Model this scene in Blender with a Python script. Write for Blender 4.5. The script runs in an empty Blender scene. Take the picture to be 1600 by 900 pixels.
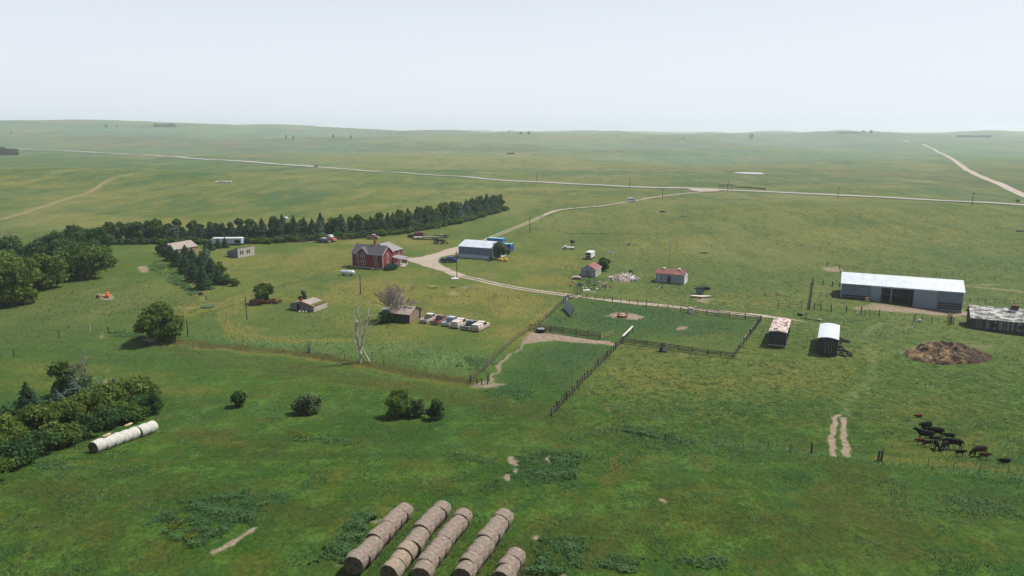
import bpy, math, random
import numpy as np
from mathutils import Vector, Matrix
R = math.radians
random.seed(7)
SC = bpy.context.scene
COL = SC.collection

# ------------------------------------------------------------ camera, sky, sun, exposure
CAM_Z = 40.0
FPX = 1142.0
PITCH = math.atan(243.0 / FPX)
cam = bpy.data.cameras.new('camera')
cam.sensor_width = 36.0
cam.lens = 36.0 * FPX / 1600.0
cam.clip_start = 0.5
cam.clip_end = 60000.0
camo = bpy.data.objects.new('camera', cam)
COL.objects.link(camo)
camo.location = (0, 0, CAM_Z)
camo.rotation_euler = (math.pi / 2 - PITCH, 0, 0)
SC.camera = camo

SUN_EL = 57.0
SUN_AZ = 66.0          # degrees from +Y towards +X: behind the farm, to the right
world = bpy.data.worlds.new('World')
SC.world = world
world.use_nodes = True
nt = world.node_tree
bg = nt.nodes['Background']
sky = nt.nodes.new('ShaderNodeTexSky')
sky.sky_type = 'NISHITA'
sky.sun_disc = False
sky.sun_elevation = R(SUN_EL)
sky.sun_rotation = R(SUN_AZ)
sky.altitude = 600
sky.air_density = 1.0
sky.dust_density = 6.0
sky.ozone_density = 1.0
mixw = nt.nodes.new('ShaderNodeMixRGB')
mixw.inputs[2].default_value = (8.5, 9.05, 9.75, 1)     # white summer haze, thick towards the horizon and thin overhead
tcw = nt.nodes.new('ShaderNodeTexCoord'); sxw = nt.nodes.new('ShaderNodeSeparateXYZ'); rpw = nt.nodes.new('ShaderNodeMapRange')
nt.links.new(tcw.outputs['Generated'], sxw.inputs[0]); nt.links.new(sxw.outputs[2], rpw.inputs['Value'])
rpw.interpolation_type = 'SMOOTHSTEP'
rpw.inputs['From Min'].default_value = 0.05; rpw.inputs['From Max'].default_value = 0.50
rpw.inputs['To Min'].default_value = 0.93; rpw.inputs['To Max'].default_value = 0.0
nt.links.new(rpw.outputs[0], mixw.inputs[0])
nt.links.new(sky.outputs[0], mixw.inputs[1])
nt.links.new(mixw.outputs[0], bg.inputs[0])
bg.inputs[1].default_value = 0.095
sun = bpy.data.lights.new('sun', 'SUN')
sun.energy = 5.0
sun.angle = R(1.0)
sun.color = (1.0, 0.955, 0.88)
suno = bpy.data.objects.new('sun', sun)
COL.objects.link(suno)
sd = Vector((math.sin(R(SUN_AZ)) * math.cos(R(SUN_EL)), math.cos(R(SUN_AZ)) * math.cos(R(SUN_EL)), math.sin(R(SUN_EL))))
suno.rotation_euler = sd.to_track_quat('Z', 'Y').to_euler()
suno.location = (60, 80, 200)
SC.view_settings.view_transform = 'Standard'
SC.view_settings.look = 'None'
SC.view_settings.exposure = 0.12
SC.view_settings.gamma = 1.0
SC.view_settings.use_curve_mapping = False
SC.render.engine = 'CYCLES'
SC.cycles.max_bounces = 5
SC.cycles.diffuse_bounces = 2
SC.cycles.glossy_bounces = 2
SC.cycles.transparent_max_bounces = 8
SC.cycles.volume_bounces = 1
SC.cycles.use_denoising = True

# ------------------------------------------------------------ noise and terrain height
def _hash(ix, iy, s):
    n = (ix.astype(np.int64) * 374761393 + iy.astype(np.int64) * 668265263 + s * 982451653) & 0x7fffffff
    n = ((n ^ (n >> 13)) * 1274126177) & 0x7fffffff
    n = (n ^ (n >> 16)) & 0xffff
    return n / 65535.0

def vnoise(x, y, s=0):
    x = np.asarray(x, float); y = np.asarray(y, float)
    ix = np.floor(x); iy = np.floor(y)
    fx = x - ix; fy = y - iy
    fx = fx * fx * fx * (fx * (fx * 6 - 15) + 10); fy = fy * fy * fy * (fy * (fy * 6 - 15) + 10)
    a = _hash(ix, iy, s); b = _hash(ix + 1, iy, s); c = _hash(ix, iy + 1, s); d = _hash(ix + 1, iy + 1, s)
    return (a + (b - a) * fx) * (1 - fy) + (c + (d - c) * fx) * fy

def fbm(x, y, s=0, o=3):
    t = 0; a = 1; n = 0
    for k in range(o):
        t = t + a * (vnoise(x, y, s + k * 17) - 0.5); n += a
        x = x * 2.03 + 5.2; y = y * 2.03 + 1.7; a *= 0.5
    return t / n * 2

def sm(v, a, b):
    t = np.clip((v - a) / (b - a), 0, 1)
    return t * t * (3 - 2 * t)

def gs(x, y, cx, cy, sx, sy):
    return np.exp(-((x - cx) / sx) ** 2 - ((y - cy) / sy) ** 2)

def fold(x, y):
    return fbm(x / 620 + 9.3, y / 560 + 4.1, 11, 3)

def height0(x, y):
    x = np.asarray(x, float); y = np.asarray(y, float)
    r = np.hypot(x, y)
    z = 5.0 * (1 - sm(y, 52, 112))
    z = z + fbm(x / 70, y / 70, 3, 2) * 0.9 * sm(r, 60, 160)
    z = z + 10.0 * gs(x, y, -480, 635, 300, 100) + 2.0 * gs(x, y, -150, 500, 120, 70)
    z = z + 5.2 * gs(x, y, 190, 355, 190, 58)
    z = z - 1.4 * sm(x, 84, 108) * sm(y, 110, 150) * (1 - sm(y, 185, 240))
    beh = (y - 406 + (x - 284) * 0.936) * 0.73           # metres beyond the gravel road
    sr = np.abs(x - 328 - (y - 468) * 0.54)              # keep the side road's valley open
    roll = fold(x, y)
    z = z + (roll - .05) * (26.0 * sm(beh, 60, 800) + 10.0 * sm(r, 1500, 3500)) * (.25 + .75 * sm(sr, 40, 420)) + 2.0 * fbm(x / 160, y / 140, 13, 2) * sm(beh, 10, 160) * sm(sr, 10, 200)
    z = z + .5 * fbm(x / 210 + 3, y / 150, 15, 2) * sm(r, 300, 420)
    az = np.clip(x / np.maximum(y, 1), -1.2, 1.2) * FPX + 800
    e = np.interp(az, [-300, 0, 200, 400, 600, 800, 1000], [21, 19, 16, 10, 5, 0.5, 0]) / FPX
    z = z + (34 + 3400 * e) * sm(y, 1700, 3600)
    z = z + 5.0 * fbm(x / 900, y / 700, 31, 2) * sm(y, 1800, 3200)
    return z

def unproj(px, py):
    dx = (px - 800) / FPX; dy = -(py - 450) / FPX
    c, s = math.cos(PITCH), math.sin(PITCH)
    return Vector((dx, c + dy * s, -s + dy * c))

def _march(px, py, hf):
    d = unproj(px, py)
    t = np.geomspace(20, 16000, 2600)
    X = d.x * t; Y = d.y * t; Z = CAM_Z + d.z * t
    below = Z < hf(X, Y)
    if not below.any():
        i = len(t) - 1
    else:
        i = int(np.argmax(below))
    a, b = t[max(i - 1, 0)], t[i]
    for _ in range(24):
        m = (a + b) / 2
        if CAM_Z + d.z * m < float(hf(d.x * m, d.y * m)): b = m
        else: a = m
    return Vector((d.x * b, d.y * b, float(hf(d.x * b, d.y * b))))

POND = _march(1172, 271, height0)
def height(x, y):
    z = height0(x, y)
    w = gs(x, y, POND.x, POND.y, 34, 40)
    w = np.clip(w * 2.0, 0, 1)
    return z * (1 - w) + (POND.z - 0.3) * w

def G(px, py):
    return _march(px, py, height)

def hz(x, y):
    return float(height(x, y))

def ppm(p):           # photo pixels per metre at a world point
    c, s = math.cos(PITCH), math.sin(PITCH)
    return FPX / (p.y * c - (p.z - CAM_Z) * s)

# ------------------------------------------------------------ object helpers
def tag(o, label=None, cat=None, group=None, kind=None):
    if label: o['label'] = label
    if cat: o['category'] = cat
    if group: o['group'] = group
    if kind: o['kind'] = kind
    return o

def thing(name, label, cat, loc=(0, 0, 0), rz=0.0, group=None):
    o = bpy.data.objects.new(name, None)
    o.empty_display_size = 0.3
    COL.objects.link(o)
    o.location = loc
    o.rotation_euler = (0, 0, rz)
    return tag(o, label, cat, group)

def kids(o):
    return [c for c in KIDS.get(o.name, [])]
KIDS = {}

def link(name, me, parent=None):
    o = bpy.data.objects.new(name, me)
    COL.objects.link(o)
    if parent is not None:
        o.parent = parent
        KIDS.setdefault(parent.name, []).append(o)
    return o

def copy_tree(o, parent=None):
    c = o.copy()
    COL.objects.link(c)
    if parent is not None:
        c.parent = parent
        KIDS.setdefault(parent.name, []).append(c)
    for ch in list(KIDS.get(o.name, [])):
        copy_tree(ch, c)
    return c

class MB:
    """collects simple solids into one mesh"""
    def __init__(s):
        s.v = []; s.f = []
    def add(s, vs, fs, M=None):
        b = len(s.v)
        for p in vs:
            p = Vector(p)
            s.v.append(M @ p if M is not None else p)
        s.f += [tuple(b + i for i in f) for f in fs]
        return s
    def box(s, x0, x1, y0, y1, z0, z1, M=None):
        v = [(x0, y0, z0), (x1, y0, z0), (x1, y1, z0), (x0, y1, z0), (x0, y0, z1), (x1, y0, z1), (x1, y1, z1), (x0, y1, z1)]
        f = [(3, 2, 1, 0), (4, 5, 6, 7), (0, 1, 5, 4), (1, 2, 6, 5), (2, 3, 7, 6), (3, 0, 4, 7)]
        return s.add(v, f, M)
    def tube(s, pts, rad, n=8, caps=True):
        pts = [Vector(p) for p in pts]
        if not hasattr(rad, '__len__'): rad = [rad] * len(pts)
        rings = []
        for i, p in enumerate(pts):
            d = (pts[min(i + 1, len(pts) - 1)] - pts[max(i - 1, 0)])
            d = d.normalized() if d.length > 1e-9 else Vector((0, 0, 1))
            a = d.cross(Vector((0, 0, 1)))
            if a.length < 1e-3: a = Vector((1, 0, 0))
            a.normalize(); b = d.cross(a)
            rings.append([p + (a * math.cos(t) + b * math.sin(t)) * rad[i] for t in [2 * math.pi * k / n for k in range(n)]])
        v = [q for r in rings for q in r]; f = []
        for i in range(len(pts) - 1):
            for k in range(n):
                f.append((i * n + k, i * n + (k + 1) % n, (i + 1) * n + (k + 1) % n, (i + 1) * n + k))
        if caps:
            f.append(tuple(range(n))[::-1]); f.append(tuple((len(pts) - 1) * n + k for k in range(n)))
        return s.add(v, f)
    def extrude_y(s, prof, y0, y1, M=None):
        """profile in x,z extruded along y"""
        n = len(prof)
        v = [(x, y0, z) for x, z in prof] + [(x, y1, z) for x, z in prof]
        f = [tuple(range(n)), tuple(range(2 * n - 1, n - 1, -1))]
        f += [(i, i + n, (i + 1) % n + n, (i + 1) % n) for i in range(n)]
        return s.add(v, f, M)
    def mesh(s, name, m=None, smooth=False, bevel=0):
        me = bpy.data.meshes.new(name)
        me.from_pydata([tuple(p) for p in s.v], [], s.f)
        if m is not None: me.materials.append(m)
        import bmesh
        b = bmesh.new(); b.from_mesh(me)
        bmesh.ops.recalc_face_normals(b, faces=b.faces)
        if bevel:
            bmesh.ops.bevel(b, geom=[e for e in b.edges], offset=bevel, segments=1, affect='EDGES')
        b.to_mesh(me); b.free()
        if smooth:
            me.shade_smooth()
        me.update()
        return me
    def build_each(s, name, m=None, parent=None):
        """every separate piece becomes a mesh of its own"""
        root = list(range(len(s.v)))
        def fd(i):
            while root[i] != i: root[i] = root[root[i]]; i = root[i]
            return i
        for f in s.f:
            for i in f[1:]: root[fd(i)] = fd(f[0])
        gr = {}
        for f in s.f: gr.setdefault(fd(f[0]), []).append(f)
        for fs in gr.values():
            ids = sorted({i for f in fs for i in f}); mp = {i: k for k, i in enumerate(ids)}
            q = MB(); q.add([s.v[i] for i in ids], [tuple(mp[i] for i in f) for f in fs]); q.build(name, m, parent)
    def build(s, name, m=None, parent=None, smooth=False, bevel=0):
        return link(name, s.mesh(name, m, smooth, bevel), parent)

def np_mesh(name, V, F, m=None, smooth=False, attrs=None):
    """V (n,3), F (m,k) numpy"""
    me = bpy.data.meshes.new(name)
    V = np.asarray(V, np.float32); F = np.asarray(F, np.int32)
    k = F.shape[1]
    me.vertices.add(len(V)); me.vertices.foreach_set('co', V.ravel())
    me.loops.add(F.size); me.loops.foreach_set('vertex_index', F.ravel())
    me.polygons.add(len(F))
    me.polygons.foreach_set('loop_start', np.arange(0, F.size, k, dtype=np.int32))
    me.polygons.foreach_set('loop_total', np.full(len(F), k, np.int32))
    if smooth: me.polygons.foreach_set('use_smooth', np.ones(len(F), bool))
    me.update(calc_edges=True)
    for an, arr in (attrs or {}).items():
        a = me.color_attributes.new(an, 'FLOAT_COLOR', 'POINT')
        arr = np.asarray(arr, np.float32)
        if arr.shape[1] == 3: arr = np.concatenate([arr, np.ones((len(arr), 1), np.float32)], 1)
        a.data.foreach_set('color', arr.ravel())
    if m is not None: me.materials.append(m)
    return me

# ------------------------------------------------------------ materials
MATS = {}
def new_mat(name, rough=0.9, metal=0.0, spec=0.3):
    m = bpy.data.materials.new(name); m.use_nodes = True
    b = m.node_tree.nodes['Principled BSDF']
    b.inputs['Roughness'].default_value = rough
    b.inputs['Metallic'].default_value = metal
    b.inputs['Specular IOR Level'].default_value = spec
    MATS[name] = m
    return m, m.node_tree, b

def N(t, kind, **kw):
    n = t.nodes.new('ShaderNode' + kind)
    for k, v in kw.items(): setattr(n, k, v)
    return n

def ramp(t, src, stops):
    r = N(t, 'ValToRGB')
    e = r.color_ramp.elements
    while len(e) < len(stops): e.new(0.5)
    for q, (p, c) in zip(e, stops):
        q.position = p; q.color = (c[0], c[1], c[2], 1) if hasattr(c, '__len__') else (c, c, c, 1)
    t.links.new(src, r.inputs[0])
    return r.outputs[0]

def tex(t, coord='Object', scale=(1, 1, 1), rot=(0, 0, 0), nscale=5.0, detail=4.0, kind='TexNoise', rough=0.6, out=0):
    c = N(t, 'TexCoord'); mp = N(t, 'Mapping')
    mp.inputs['Scale'].default_value = scale
    mp.inputs['Rotation'].default_value = rot
    t.links.new(c.outputs[coord], mp.inputs[0])
    n = N(t, kind)
    t.links.new(mp.outputs[0], n.inputs['Vector'])
    n.inputs['Scale'].default_value = nscale
    if kind == 'TexNoise':
        n.inputs['Detail'].default_value = detail
        n.inputs['Roughness'].default_value = rough
    return n.outputs[out]

def mottled(name, c1, c2, nscale=1.5, stretch=(1, 1, 1), rough=0.9, metal=0.0, lo=0.35, hi=0.65, c3=None, spec=0.3, bump=0.0):
    """two (or three) tones of worn paint, timber or earth"""
    m, t, b = new_mat(name, rough, metal, spec)
    s = tex(t, scale=stretch, nscale=nscale, detail=6, rough=0.7)
    stops = [(lo, c1), (hi, c2)]
    if c3: stops = [(lo, c1), ((lo + hi) / 2, c2), (hi, c3)]
    col = ramp(t, s, stops)
    t.links.new(col, b.inputs['Base Color'])
    if bump:
        bp = N(t, 'Bump'); bp.inputs['Strength'].default_value = bump; bp.inputs['Distance'].default_value = 0.05
        t.links.new(s, bp.inputs['Height']); t.links.new(bp.outputs[0], b.inputs['Normal'])
    return m

def ribbed(name, c1, c2, axis='X', pitch=0.25, rough=0.5, metal=0.2, nscale=0.6, bump=0.6):
    """sheet metal with ribs, faintly uneven"""
    m, t, b = new_mat(name, rough, metal, 0.4)
    col = ramp(t, tex(t, scale=(1, 1, 1), nscale=nscale, detail=5), [(0.3, c1), (0.7, c2)])
    t.links.new(col, b.inputs['Base Color'])
    c = N(t, 'TexCoord'); w = N(t, 'TexWave', bands_direction=axis)
    w.inputs['Scale'].default_value = 0.314 / pitch
    t.links.new(c.outputs['Object'], w.inputs['Vector'])
    bp = N(t, 'Bump'); bp.inputs['Strength'].default_value = bump; bp.inputs['Distance'].default_value = 0.03
    t.links.new(w.outputs['Fac'], bp.inputs['Height']); t.links.new(bp.outputs[0], b.inputs['Normal'])
    return m

def leafmat(name, c1, c2, c3, up=0.0):
    m, t, b = new_mat(name, 0.75, 0, 0.25)
    a = N(t, 'VertexColor'); a.layer_name = 'tint'
    sx = N(t, 'SeparateColor'); t.links.new(a.outputs[0], sx.inputs[0])
    col = ramp(t, sx.outputs[0], [(0.0, c1), (0.5, c2), (1.0, c3)])
    t.links.new(col, b.inputs['Base Color'])
    b.inputs['Specular IOR Level'].default_value = 0.12
    tr = N(t, 'BsdfTranslucent'); t.links.new(col, tr.inputs[0])
    if up:      # short blades take the light of the sward they stand in
        g = N(t, 'NewGeometry'); v = N(t, 'VectorMath', operation='SCALE'); v.inputs['Scale'].default_value = 1 - up
        w = N(t, 'VectorMath', operation='ADD'); w.inputs[1].default_value = (0, 0, up)
        q = N(t, 'VectorMath', operation='NORMALIZE')
        t.links.new(g.outputs['Normal'], v.inputs[0]); t.links.new(v.outputs[0], w.inputs[0]); t.links.new(w.outputs[0], q.inputs[0])
        t.links.new(q.outputs[0], b.inputs['Normal'])
    mx = N(t, 'MixShader'); mx.inputs[0].default_value = 0.5 if up else 0.45
    t.links.new(b.outputs[0], mx.inputs[1]); t.links.new(tr.outputs[0], mx.inputs[2])
    t.links.new(mx.outputs[0], t.nodes['Material Output'].inputs[0])
    return m
# ------------------------------------------------------------ ground: one polar sheet, with masks of what grows where
def catmull(P, step):
    P = [np.array(p[:2], float) for p in P]
    if len(P) == 2:
        n = max(2, int(np.linalg.norm(P[1] - P[0]) / step)); return np.array([P[0] + (P[1] - P[0]) * i / n for i in range(n + 1)])
    Q = [2 * P[0] - P[1]] + P + [2 * P[-1] - P[-2]]
    out = []
    for i in range(1, len(Q) - 2):
        a, b, c, d = Q[i - 1:i + 3]
        n = max(1, int(np.linalg.norm(c - b) / step))
        for k in range(n):
            t = k / n
            out.append(0.5 * (2 * b + (c - a) * t + (2 * a - 5 * b + 4 * c - d) * t * t + (3 * b - a - 3 * c + d) * t ** 3))
    out.append(P[-1])
    return np.array(out)

def W(pts):            # pixel list -> world points
    return [G(*p) for p in pts]

rr = np.concatenate([[0.0], np.geomspace(2, 45, 40)[:-1], np.geomspace(45, 9300, 900)])
aa = np.concatenate([np.linspace(-180, -46, 50)[:-1], np.linspace(-46, 46, 900), np.linspace(46, 180, 50)[1:]])
aa = aa[:-1]          # wraps round
th = np.radians(aa)
RRm, TH = np.meshgrid(rr[1:], th, indexing='ij')
GX = (RRm * np.sin(TH)).ravel(); GY = (RRm * np.cos(TH)).ravel()
GX = np.concatenate([[0.0], GX]); GY = np.concatenate([[0.0], GY])
GZ = height(GX, GY)
nr, na = len(rr) - 1, len(th)
idx = 1 + np.arange(nr * na).reshape(nr, na)
nx = np.roll(idx, -1, axis=1)
F4 = np.stack([idx[:-1], idx[1:], nx[1:], nx[:-1]], -1).reshape(-1, 4)[:, ::-1]
WX = GX + 1.3 * fbm(GX / 3.0, GY / 3.0, 51, 3); WY = GY + 1.3 * fbm(GX / 3.0, GY / 3.0, 71, 3)
MASK = {k: np.zeros(len(GX)) for k in ('dirt', 'yellow', 'lush', 'pale', 'brown', 'tuft')}

def put(key, sel, val):
    MASK[key][sel] = np.maximum(MASK[key][sel], val)

def blob(key, cx, cy, rx, ry, v=1.0, soft=0.5, warp=1.0):
    c = G(cx, cy); a = G(cx + rx, cy); u = G(cx, cy - ry); d = G(cx, cy + ry)
    sx = abs(a.x - c.x); sy = max(abs(u.y - d.y) / 2, 0.3)
    yc = (u.y + d.y) / 2
    g = c.x / max(c.y, 1)                       # patches lean along the line of sight
    sel = np.nonzero((np.abs(GY - yc) < sy * 2 + 4) & (np.abs(GX - c.x) < (sx + abs(g) * sy) * 2 + 6))[0]
    x = WX[sel] if warp else GX[sel]; y = WY[sel] if warp else GY[sel]
    n = 0.45 * fbm(x / max(sx, .8) * 1.7, y / max(sy, .8) * 1.7, 91, 3)
    q = np.hypot((x - c.x - g * (y - yc)) / sx, (y - yc) / sy) + n
    put(key, sel, v * (1 - sm(q, 1 - soft, 1 + soft * 0.6)))

def polydist(x, y, P):
    d = np.full(len(x), 1e9)
    for a, b in zip(P[:-1], P[1:]):
        ab = b - a; L = max(ab @ ab, 1e-9)
        t = np.clip(((x - a[0]) * ab[0] + (y - a[1]) * ab[1]) / L, 0, 1)
        d = np.minimum(d, np.hypot(x - a[0] - t * ab[0], y - a[1] - t * ab[1]))
    return d

def streak(key, pts, w, v=1.0, soft=0.6, step=6, warp=1):
    P = catmull(W(pts), step)
    lo = P.min(0) - w - 4; hi = P.max(0) + w + 4
    sel = np.nonzero((GX > lo[0]) & (GX < hi[0]) & (GY > lo[1]) & (GY < hi[1]))[0]
    x = WX[sel] * warp + GX[sel] * (1 - warp); y = WY[sel] * warp + GY[sel] * (1 - warp)
    d = polydist(x, y, P)
    put(key, sel, v * (1 - sm(d / w, 1 - soft, 1 + soft)))

def area(key, pts, v=1.0, soft=1.5):
    P = np.array([list(p[:2]) for p in W(pts)])
    lo = P.min(0) - 6; hi = P.max(0) + 6
    sel = np.nonzero((GX > lo[0]) & (GX < hi[0]) & (GY > lo[1]) & (GY < hi[1]))[0]
    x = WX[sel]; y = WY[sel]
    ins = np.zeros(len(sel), bool)
    for i in range(len(P)):
        a, b = P[i], P[(i + 1) % len(P)]
        c = ((a[1] > y) != (b[1] > y))
        with np.errstate(divide='ignore', invalid='ignore'):
            ins ^= c & (x < (b[0] - a[0]) * (y - a[1]) / (b[1] - a[1]) + a[0])
    d = polydist(x, y, np.vstack([P, P[:1]])) * np.where(ins, 1, -1)
    put(key, sel, v * sm(d, -soft, soft))

# dry, sunburnt grass of the farmyard
for b in [(300, 392, 60, 5, .4), (430, 405, 110, 14, .75), (500, 392, 40, 7, .45), (480, 420, 60, 10, .8), (430, 440, 60, 14, .3),
          (540, 395, 40, 9, .35), (380, 425, 45, 12, .25), (640, 432, 50, 14, .25), (600, 460, 110, 16, .7), (570, 445, 60, 9, .55), (500, 462, 70, 9, .5),
          (740, 465, 90, 20, .75), (800, 480, 70, 22, .6), (700, 500, 90, 18, .45), (640, 500, 100, 26, .35), (855, 438, 45, 10, .7), (850, 455, 60, 8, .25),
          (850, 410, 70, 14, .45), (830, 475, 50, 16, .55), (800, 520, 60, 20, .4), (750, 430, 60, 8, .2), (560, 378, 50, 5, .5), (640, 378, 60, 8, .5), (690, 388, 60, 7, .35),
          (380, 520, 30, 16, .45), (620, 525, 60, 15, .3), (330, 480, 60, 7, .3), (90, 312, 200, 18, .4), (300, 300, 220, 14, .3),
          (50, 285, 120, 10, .75), (230, 350, 160, 9, .7), (430, 276, 130, 5, .5), (560, 325, 240, 8, .35), (640, 300, 160, 10, .3), (120, 345, 90, 14, .45),
          (420, 350, 190, 8, .55), (760, 300, 130, 10, .35), (900, 282, 220, 9, .3), (1150, 312, 330, 9, .45), (1300, 330, 300, 12, .35),
          (1100, 545, 120, 26, .35), (1000, 590, 110, 30, .4), (1250, 590, 90, 30, .35), (1450, 640, 110, 22, .3), (1500, 700, 100, 14, .55), (1120, 605, 90, 20, .3),
          (1100, 528, 50, 7, .6), (960, 350, 160, 22, .3), (1050, 385, 200, 18, .3), (1350, 375, 230, 22, .35), (1190, 470, 80, 14, .3), (1330, 555, 60, 14, .25),
          (80, 575, 90, 10, .35), (60, 600, 60, 12, .35), (230, 590, 60, 12, .2), (300, 610, 70, 10, .3), (1000, 560, 60, 14, .25)]:
    blob('yellow', *b[:4], v=b[4], soft=0.8)
# foreground meadow: duller, browner patches between the rich green
for b in [(1180, 815, 80, 20, .55), (1330, 820, 130, 50, .5), (1400, 870, 90, 24, .5), (1100, 770, 90, 24, .3), (860, 860, 120, 20, .5), (700, 760, 90, 14, .35),
          (400, 700, 70, 22, .4), (330, 685, 50, 12, .4), (120, 830, 110, 45, .4), (60, 760, 60, 18, .35), (260, 760, 90, 22, .35), (480, 810, 70, 30, .35),
          (940, 820, 120, 24, .35), (560, 690, 70, 10, .3), (90, 770, 100, 12, .5), (1520, 800, 80, 30, .3), (960, 745, 12, 26, .6), (520, 880, 60, 14, .3), (1200, 870, 90, 12, .3)]:
    blob('brown', *b[:4], v=b[4], soft=0.9)
for b in [(720, 242, 230, 6, .9), (1000, 258, 200, 5, .8), (1150, 250, 90, 2.5, .6), (1250, 292, 260, 3, .7), (900, 296, 150, 4, .6), (330, 244, 200, 3, .5), (1560, 262, 70, 10, .6), (1450, 262, 60, 8, .4), (600, 262, 200, 3, .5), (200, 228, 160, 3, .5), (1050, 222, 140, 2.5, .5), (820, 209, 160, 1.2, .8), (300, 204, 70, 1.2, .8), (1300, 218, 160, 2, .4)]:
    blob('yellow', *b[:4], v=b[4], soft=.9)
for b in [(980, 240, 110, 3, .8), (840, 230, 130, 3, .7), (1180, 236, 110, 3, .7), (1330, 252, 120, 3, .7), (1270, 262, 150, 3, .8), (1430, 286, 90, 3, .8), (560, 232, 160, 3, .6), (250, 234, 120, 2, .5), (420, 222, 200, 3, .4), (1080, 268, 70, 2, .8), (660, 222, 120, 2, .5), (1530, 238, 70, 5, .5), (700, 212, 160, 2, .5), (100, 214, 120, 2.5, .4)]:
    blob('lush', *b[:4], v=b[4], soft=.9)
blob('brown', 1165, 269, 36, 3.0, v=1.0, soft=.5); blob('lush', 1180, 274, 60, 2.5, v=.8)
for b in [(960, 735, 11, 28, .75), (600, 800, 30, 8, .3), (340, 690, 32, 9, .35), (125, 722, 40, 5, .3)]:
    blob('yellow', *b[:4], v=b[4], soft=0.6)
# lush, bluish green growth
for b in [(165, 470, 200, 50, .7), (60, 500, 120, 40, .6), (260, 475, 60, 30, .5), (110, 290, 70, 14, .75), (140, 300, 40, 9, .8), (700, 372, 60, 6, .4),
          (1000, 500, 110, 24, .85), (1100, 515, 90, 18, .6), (900, 560, 90, 26, .7), (860, 590, 70, 25, .5), (800, 610, 40, 15, .5),
          (350, 540, 120, 14, .5), (600, 560, 200, 26, .45), (700, 545, 90, 22, .35), (470, 500, 120, 20, .45), (520, 520, 90, 16, .5), (870, 500, 40, 10, .4), (1305, 470, 30, 9, .7), (1340, 500, 80, 5, .5), (1380, 520, 60, 10, .6),
          (960, 390, 40, 10, .5), (900, 385, 60, 10, .4), (780, 345, 60, 12, .35), (700, 461, 50, 4, .8), (790, 463, 60, 3, .7), (670, 462, 30, 4, .7), (570, 460, 30, 5, .4), (500, 437, 60, 3, .5),
          (1100, 272, 200, 5, .5), (1250, 245, 200, 8, .35), (1300, 285, 260, 8, .3), (1000, 245, 250, 8, .3), (400, 302, 160, 8, .7), (60, 282, 50, 6, .5), (300, 325, 140, 7, .5), (560, 290, 120, 7, .6), (120, 352, 110, 6, .5), (500, 345, 160, 5, .55), (220, 255, 200, 4, .5), (560, 225, 240, 8, .3), (520, 300, 60, 10, .35),
          (850, 735, 70, 42, .4), (330, 800, 130, 45, .4), (560, 870, 80, 30, .5), (900, 870, 60, 30, .55), (1560, 770, 70, 50, .45), (1130, 700, 80, 18, .4), (1240, 745, 60, 14, .5), (150, 740, 90, 12, .35),
          (620, 680, 110, 18, .4), (500, 685, 70, 8, .4), (650, 710, 90, 14, .35), (30, 640, 50, 24, .5), (230, 560, 120, 16, .35), (1150, 640, 200, 16, .4), (1560, 490, 40, 40, .2), (700, 640, 140, 14, .3), (1050, 690, 90, 9, .6)]:
    blob('lush', *b[:4], v=b[4], soft=0.9)
# light, wind-combed grass
for b in [(700, 562, 80, 20, .8), (560, 548, 120, 16, .7), (430, 535, 100, 10, .7), (350, 528, 60, 7, .6), (640, 585, 120, 8, .5), (170, 440, 90, 10, .2), (700, 700, 90, 12, .3), (1150, 730, 120, 10, .3), (1420, 790, 90, 26, .3),
          (110, 730, 70, 10, .3), (1000, 265, 300, 5, .4), (850, 245, 330, 6, .35), (500, 255, 330, 7, .4), (300, 215, 300, 4, .35), (1350, 235, 250, 5, .3), (740, 255, 200, 6, .4), (1200, 295, 200, 4, .35), (820, 213, 330, 2, .3),
          (1560, 250, 80, 20, .3), (60, 300, 90, 12, .25), (760, 345, 50, 10, .25), (300, 660, 70, 16, .25), (460, 640, 160, 8, .25), (850, 345, 60, 6, .3)]:
    blob('pale', *b[:4], v=b[4], soft=0.9)
# worn, bare and trodden places
for b in [(1063, 513, 12, 3.6, .9), (223, 420, 12, 6, .8), (165, 464, 15, 5, .8), (160, 524, 6, 5, .6), (1100, 470, 14, 5, .7), (768, 601, 20, 5, .8), (1303, 421, 14, 4, .75),
          (1440, 487, 90, 6, .85), (1400, 481, 50, 5, .7), (1525, 499, 25, 4, .5), (242, 533, 24, 3, .9), (299, 481, 14, 1.5, .6), (970, 493, 20, 5.5, .95), (990, 496, 17, 4.5, .95), (1043, 781, 7, 4, .8), (1420, 512, 10, 2, .6), (1397, 513, 7, 1.4, .4),
          (810, 864, 6, 6, .8), (593, 812, 10, 4, .7), (524, 882, 9, 6, .5), (836, 840, 8, 3, .8), (855, 720, 5, 6, .9), (804, 720, 6, 8, .9), (790, 748, 6, 6, .9), (797, 735, 5, 5, .7), (915, 846, 7, 2, .4), (870, 896, 10, 5, .6),
          (711, 458, 10, 3, .6), (1240, 480, 14, 2, .3), (1188, 453, 10, 2, .3), (163, 597, 5, 9, .75), (178, 592, 4, 7, .6), (165, 580, 6, 4, .4), (1540, 540, 14, 3, .5), (10, 240, 60, 1.2, .3), (30, 241, 40, 1.5, .4), (1480, 545, 75, 14, .5), (1550, 445, 60, 1.3, .6)]:
    blob('dirt', *b[:4], v=b[4], soft=0.35)
streak('dirt', [(335, 862), (352, 856), (378, 842), (395, 830)], .35, .9)
area('dirt', [(826, 518), (846, 519), (890, 524), (938, 532), (975, 536), (962, 542), (930, 538), (895, 536), (860, 533), (815, 537)], .95, 1.0)
streak('dirt', [(828, 531), (800, 553), (778, 575), (764, 592), (748, 602)], .42, .8)
streak('dirt', [(757, 601), (772, 603)], 1.5, .7)
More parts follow.
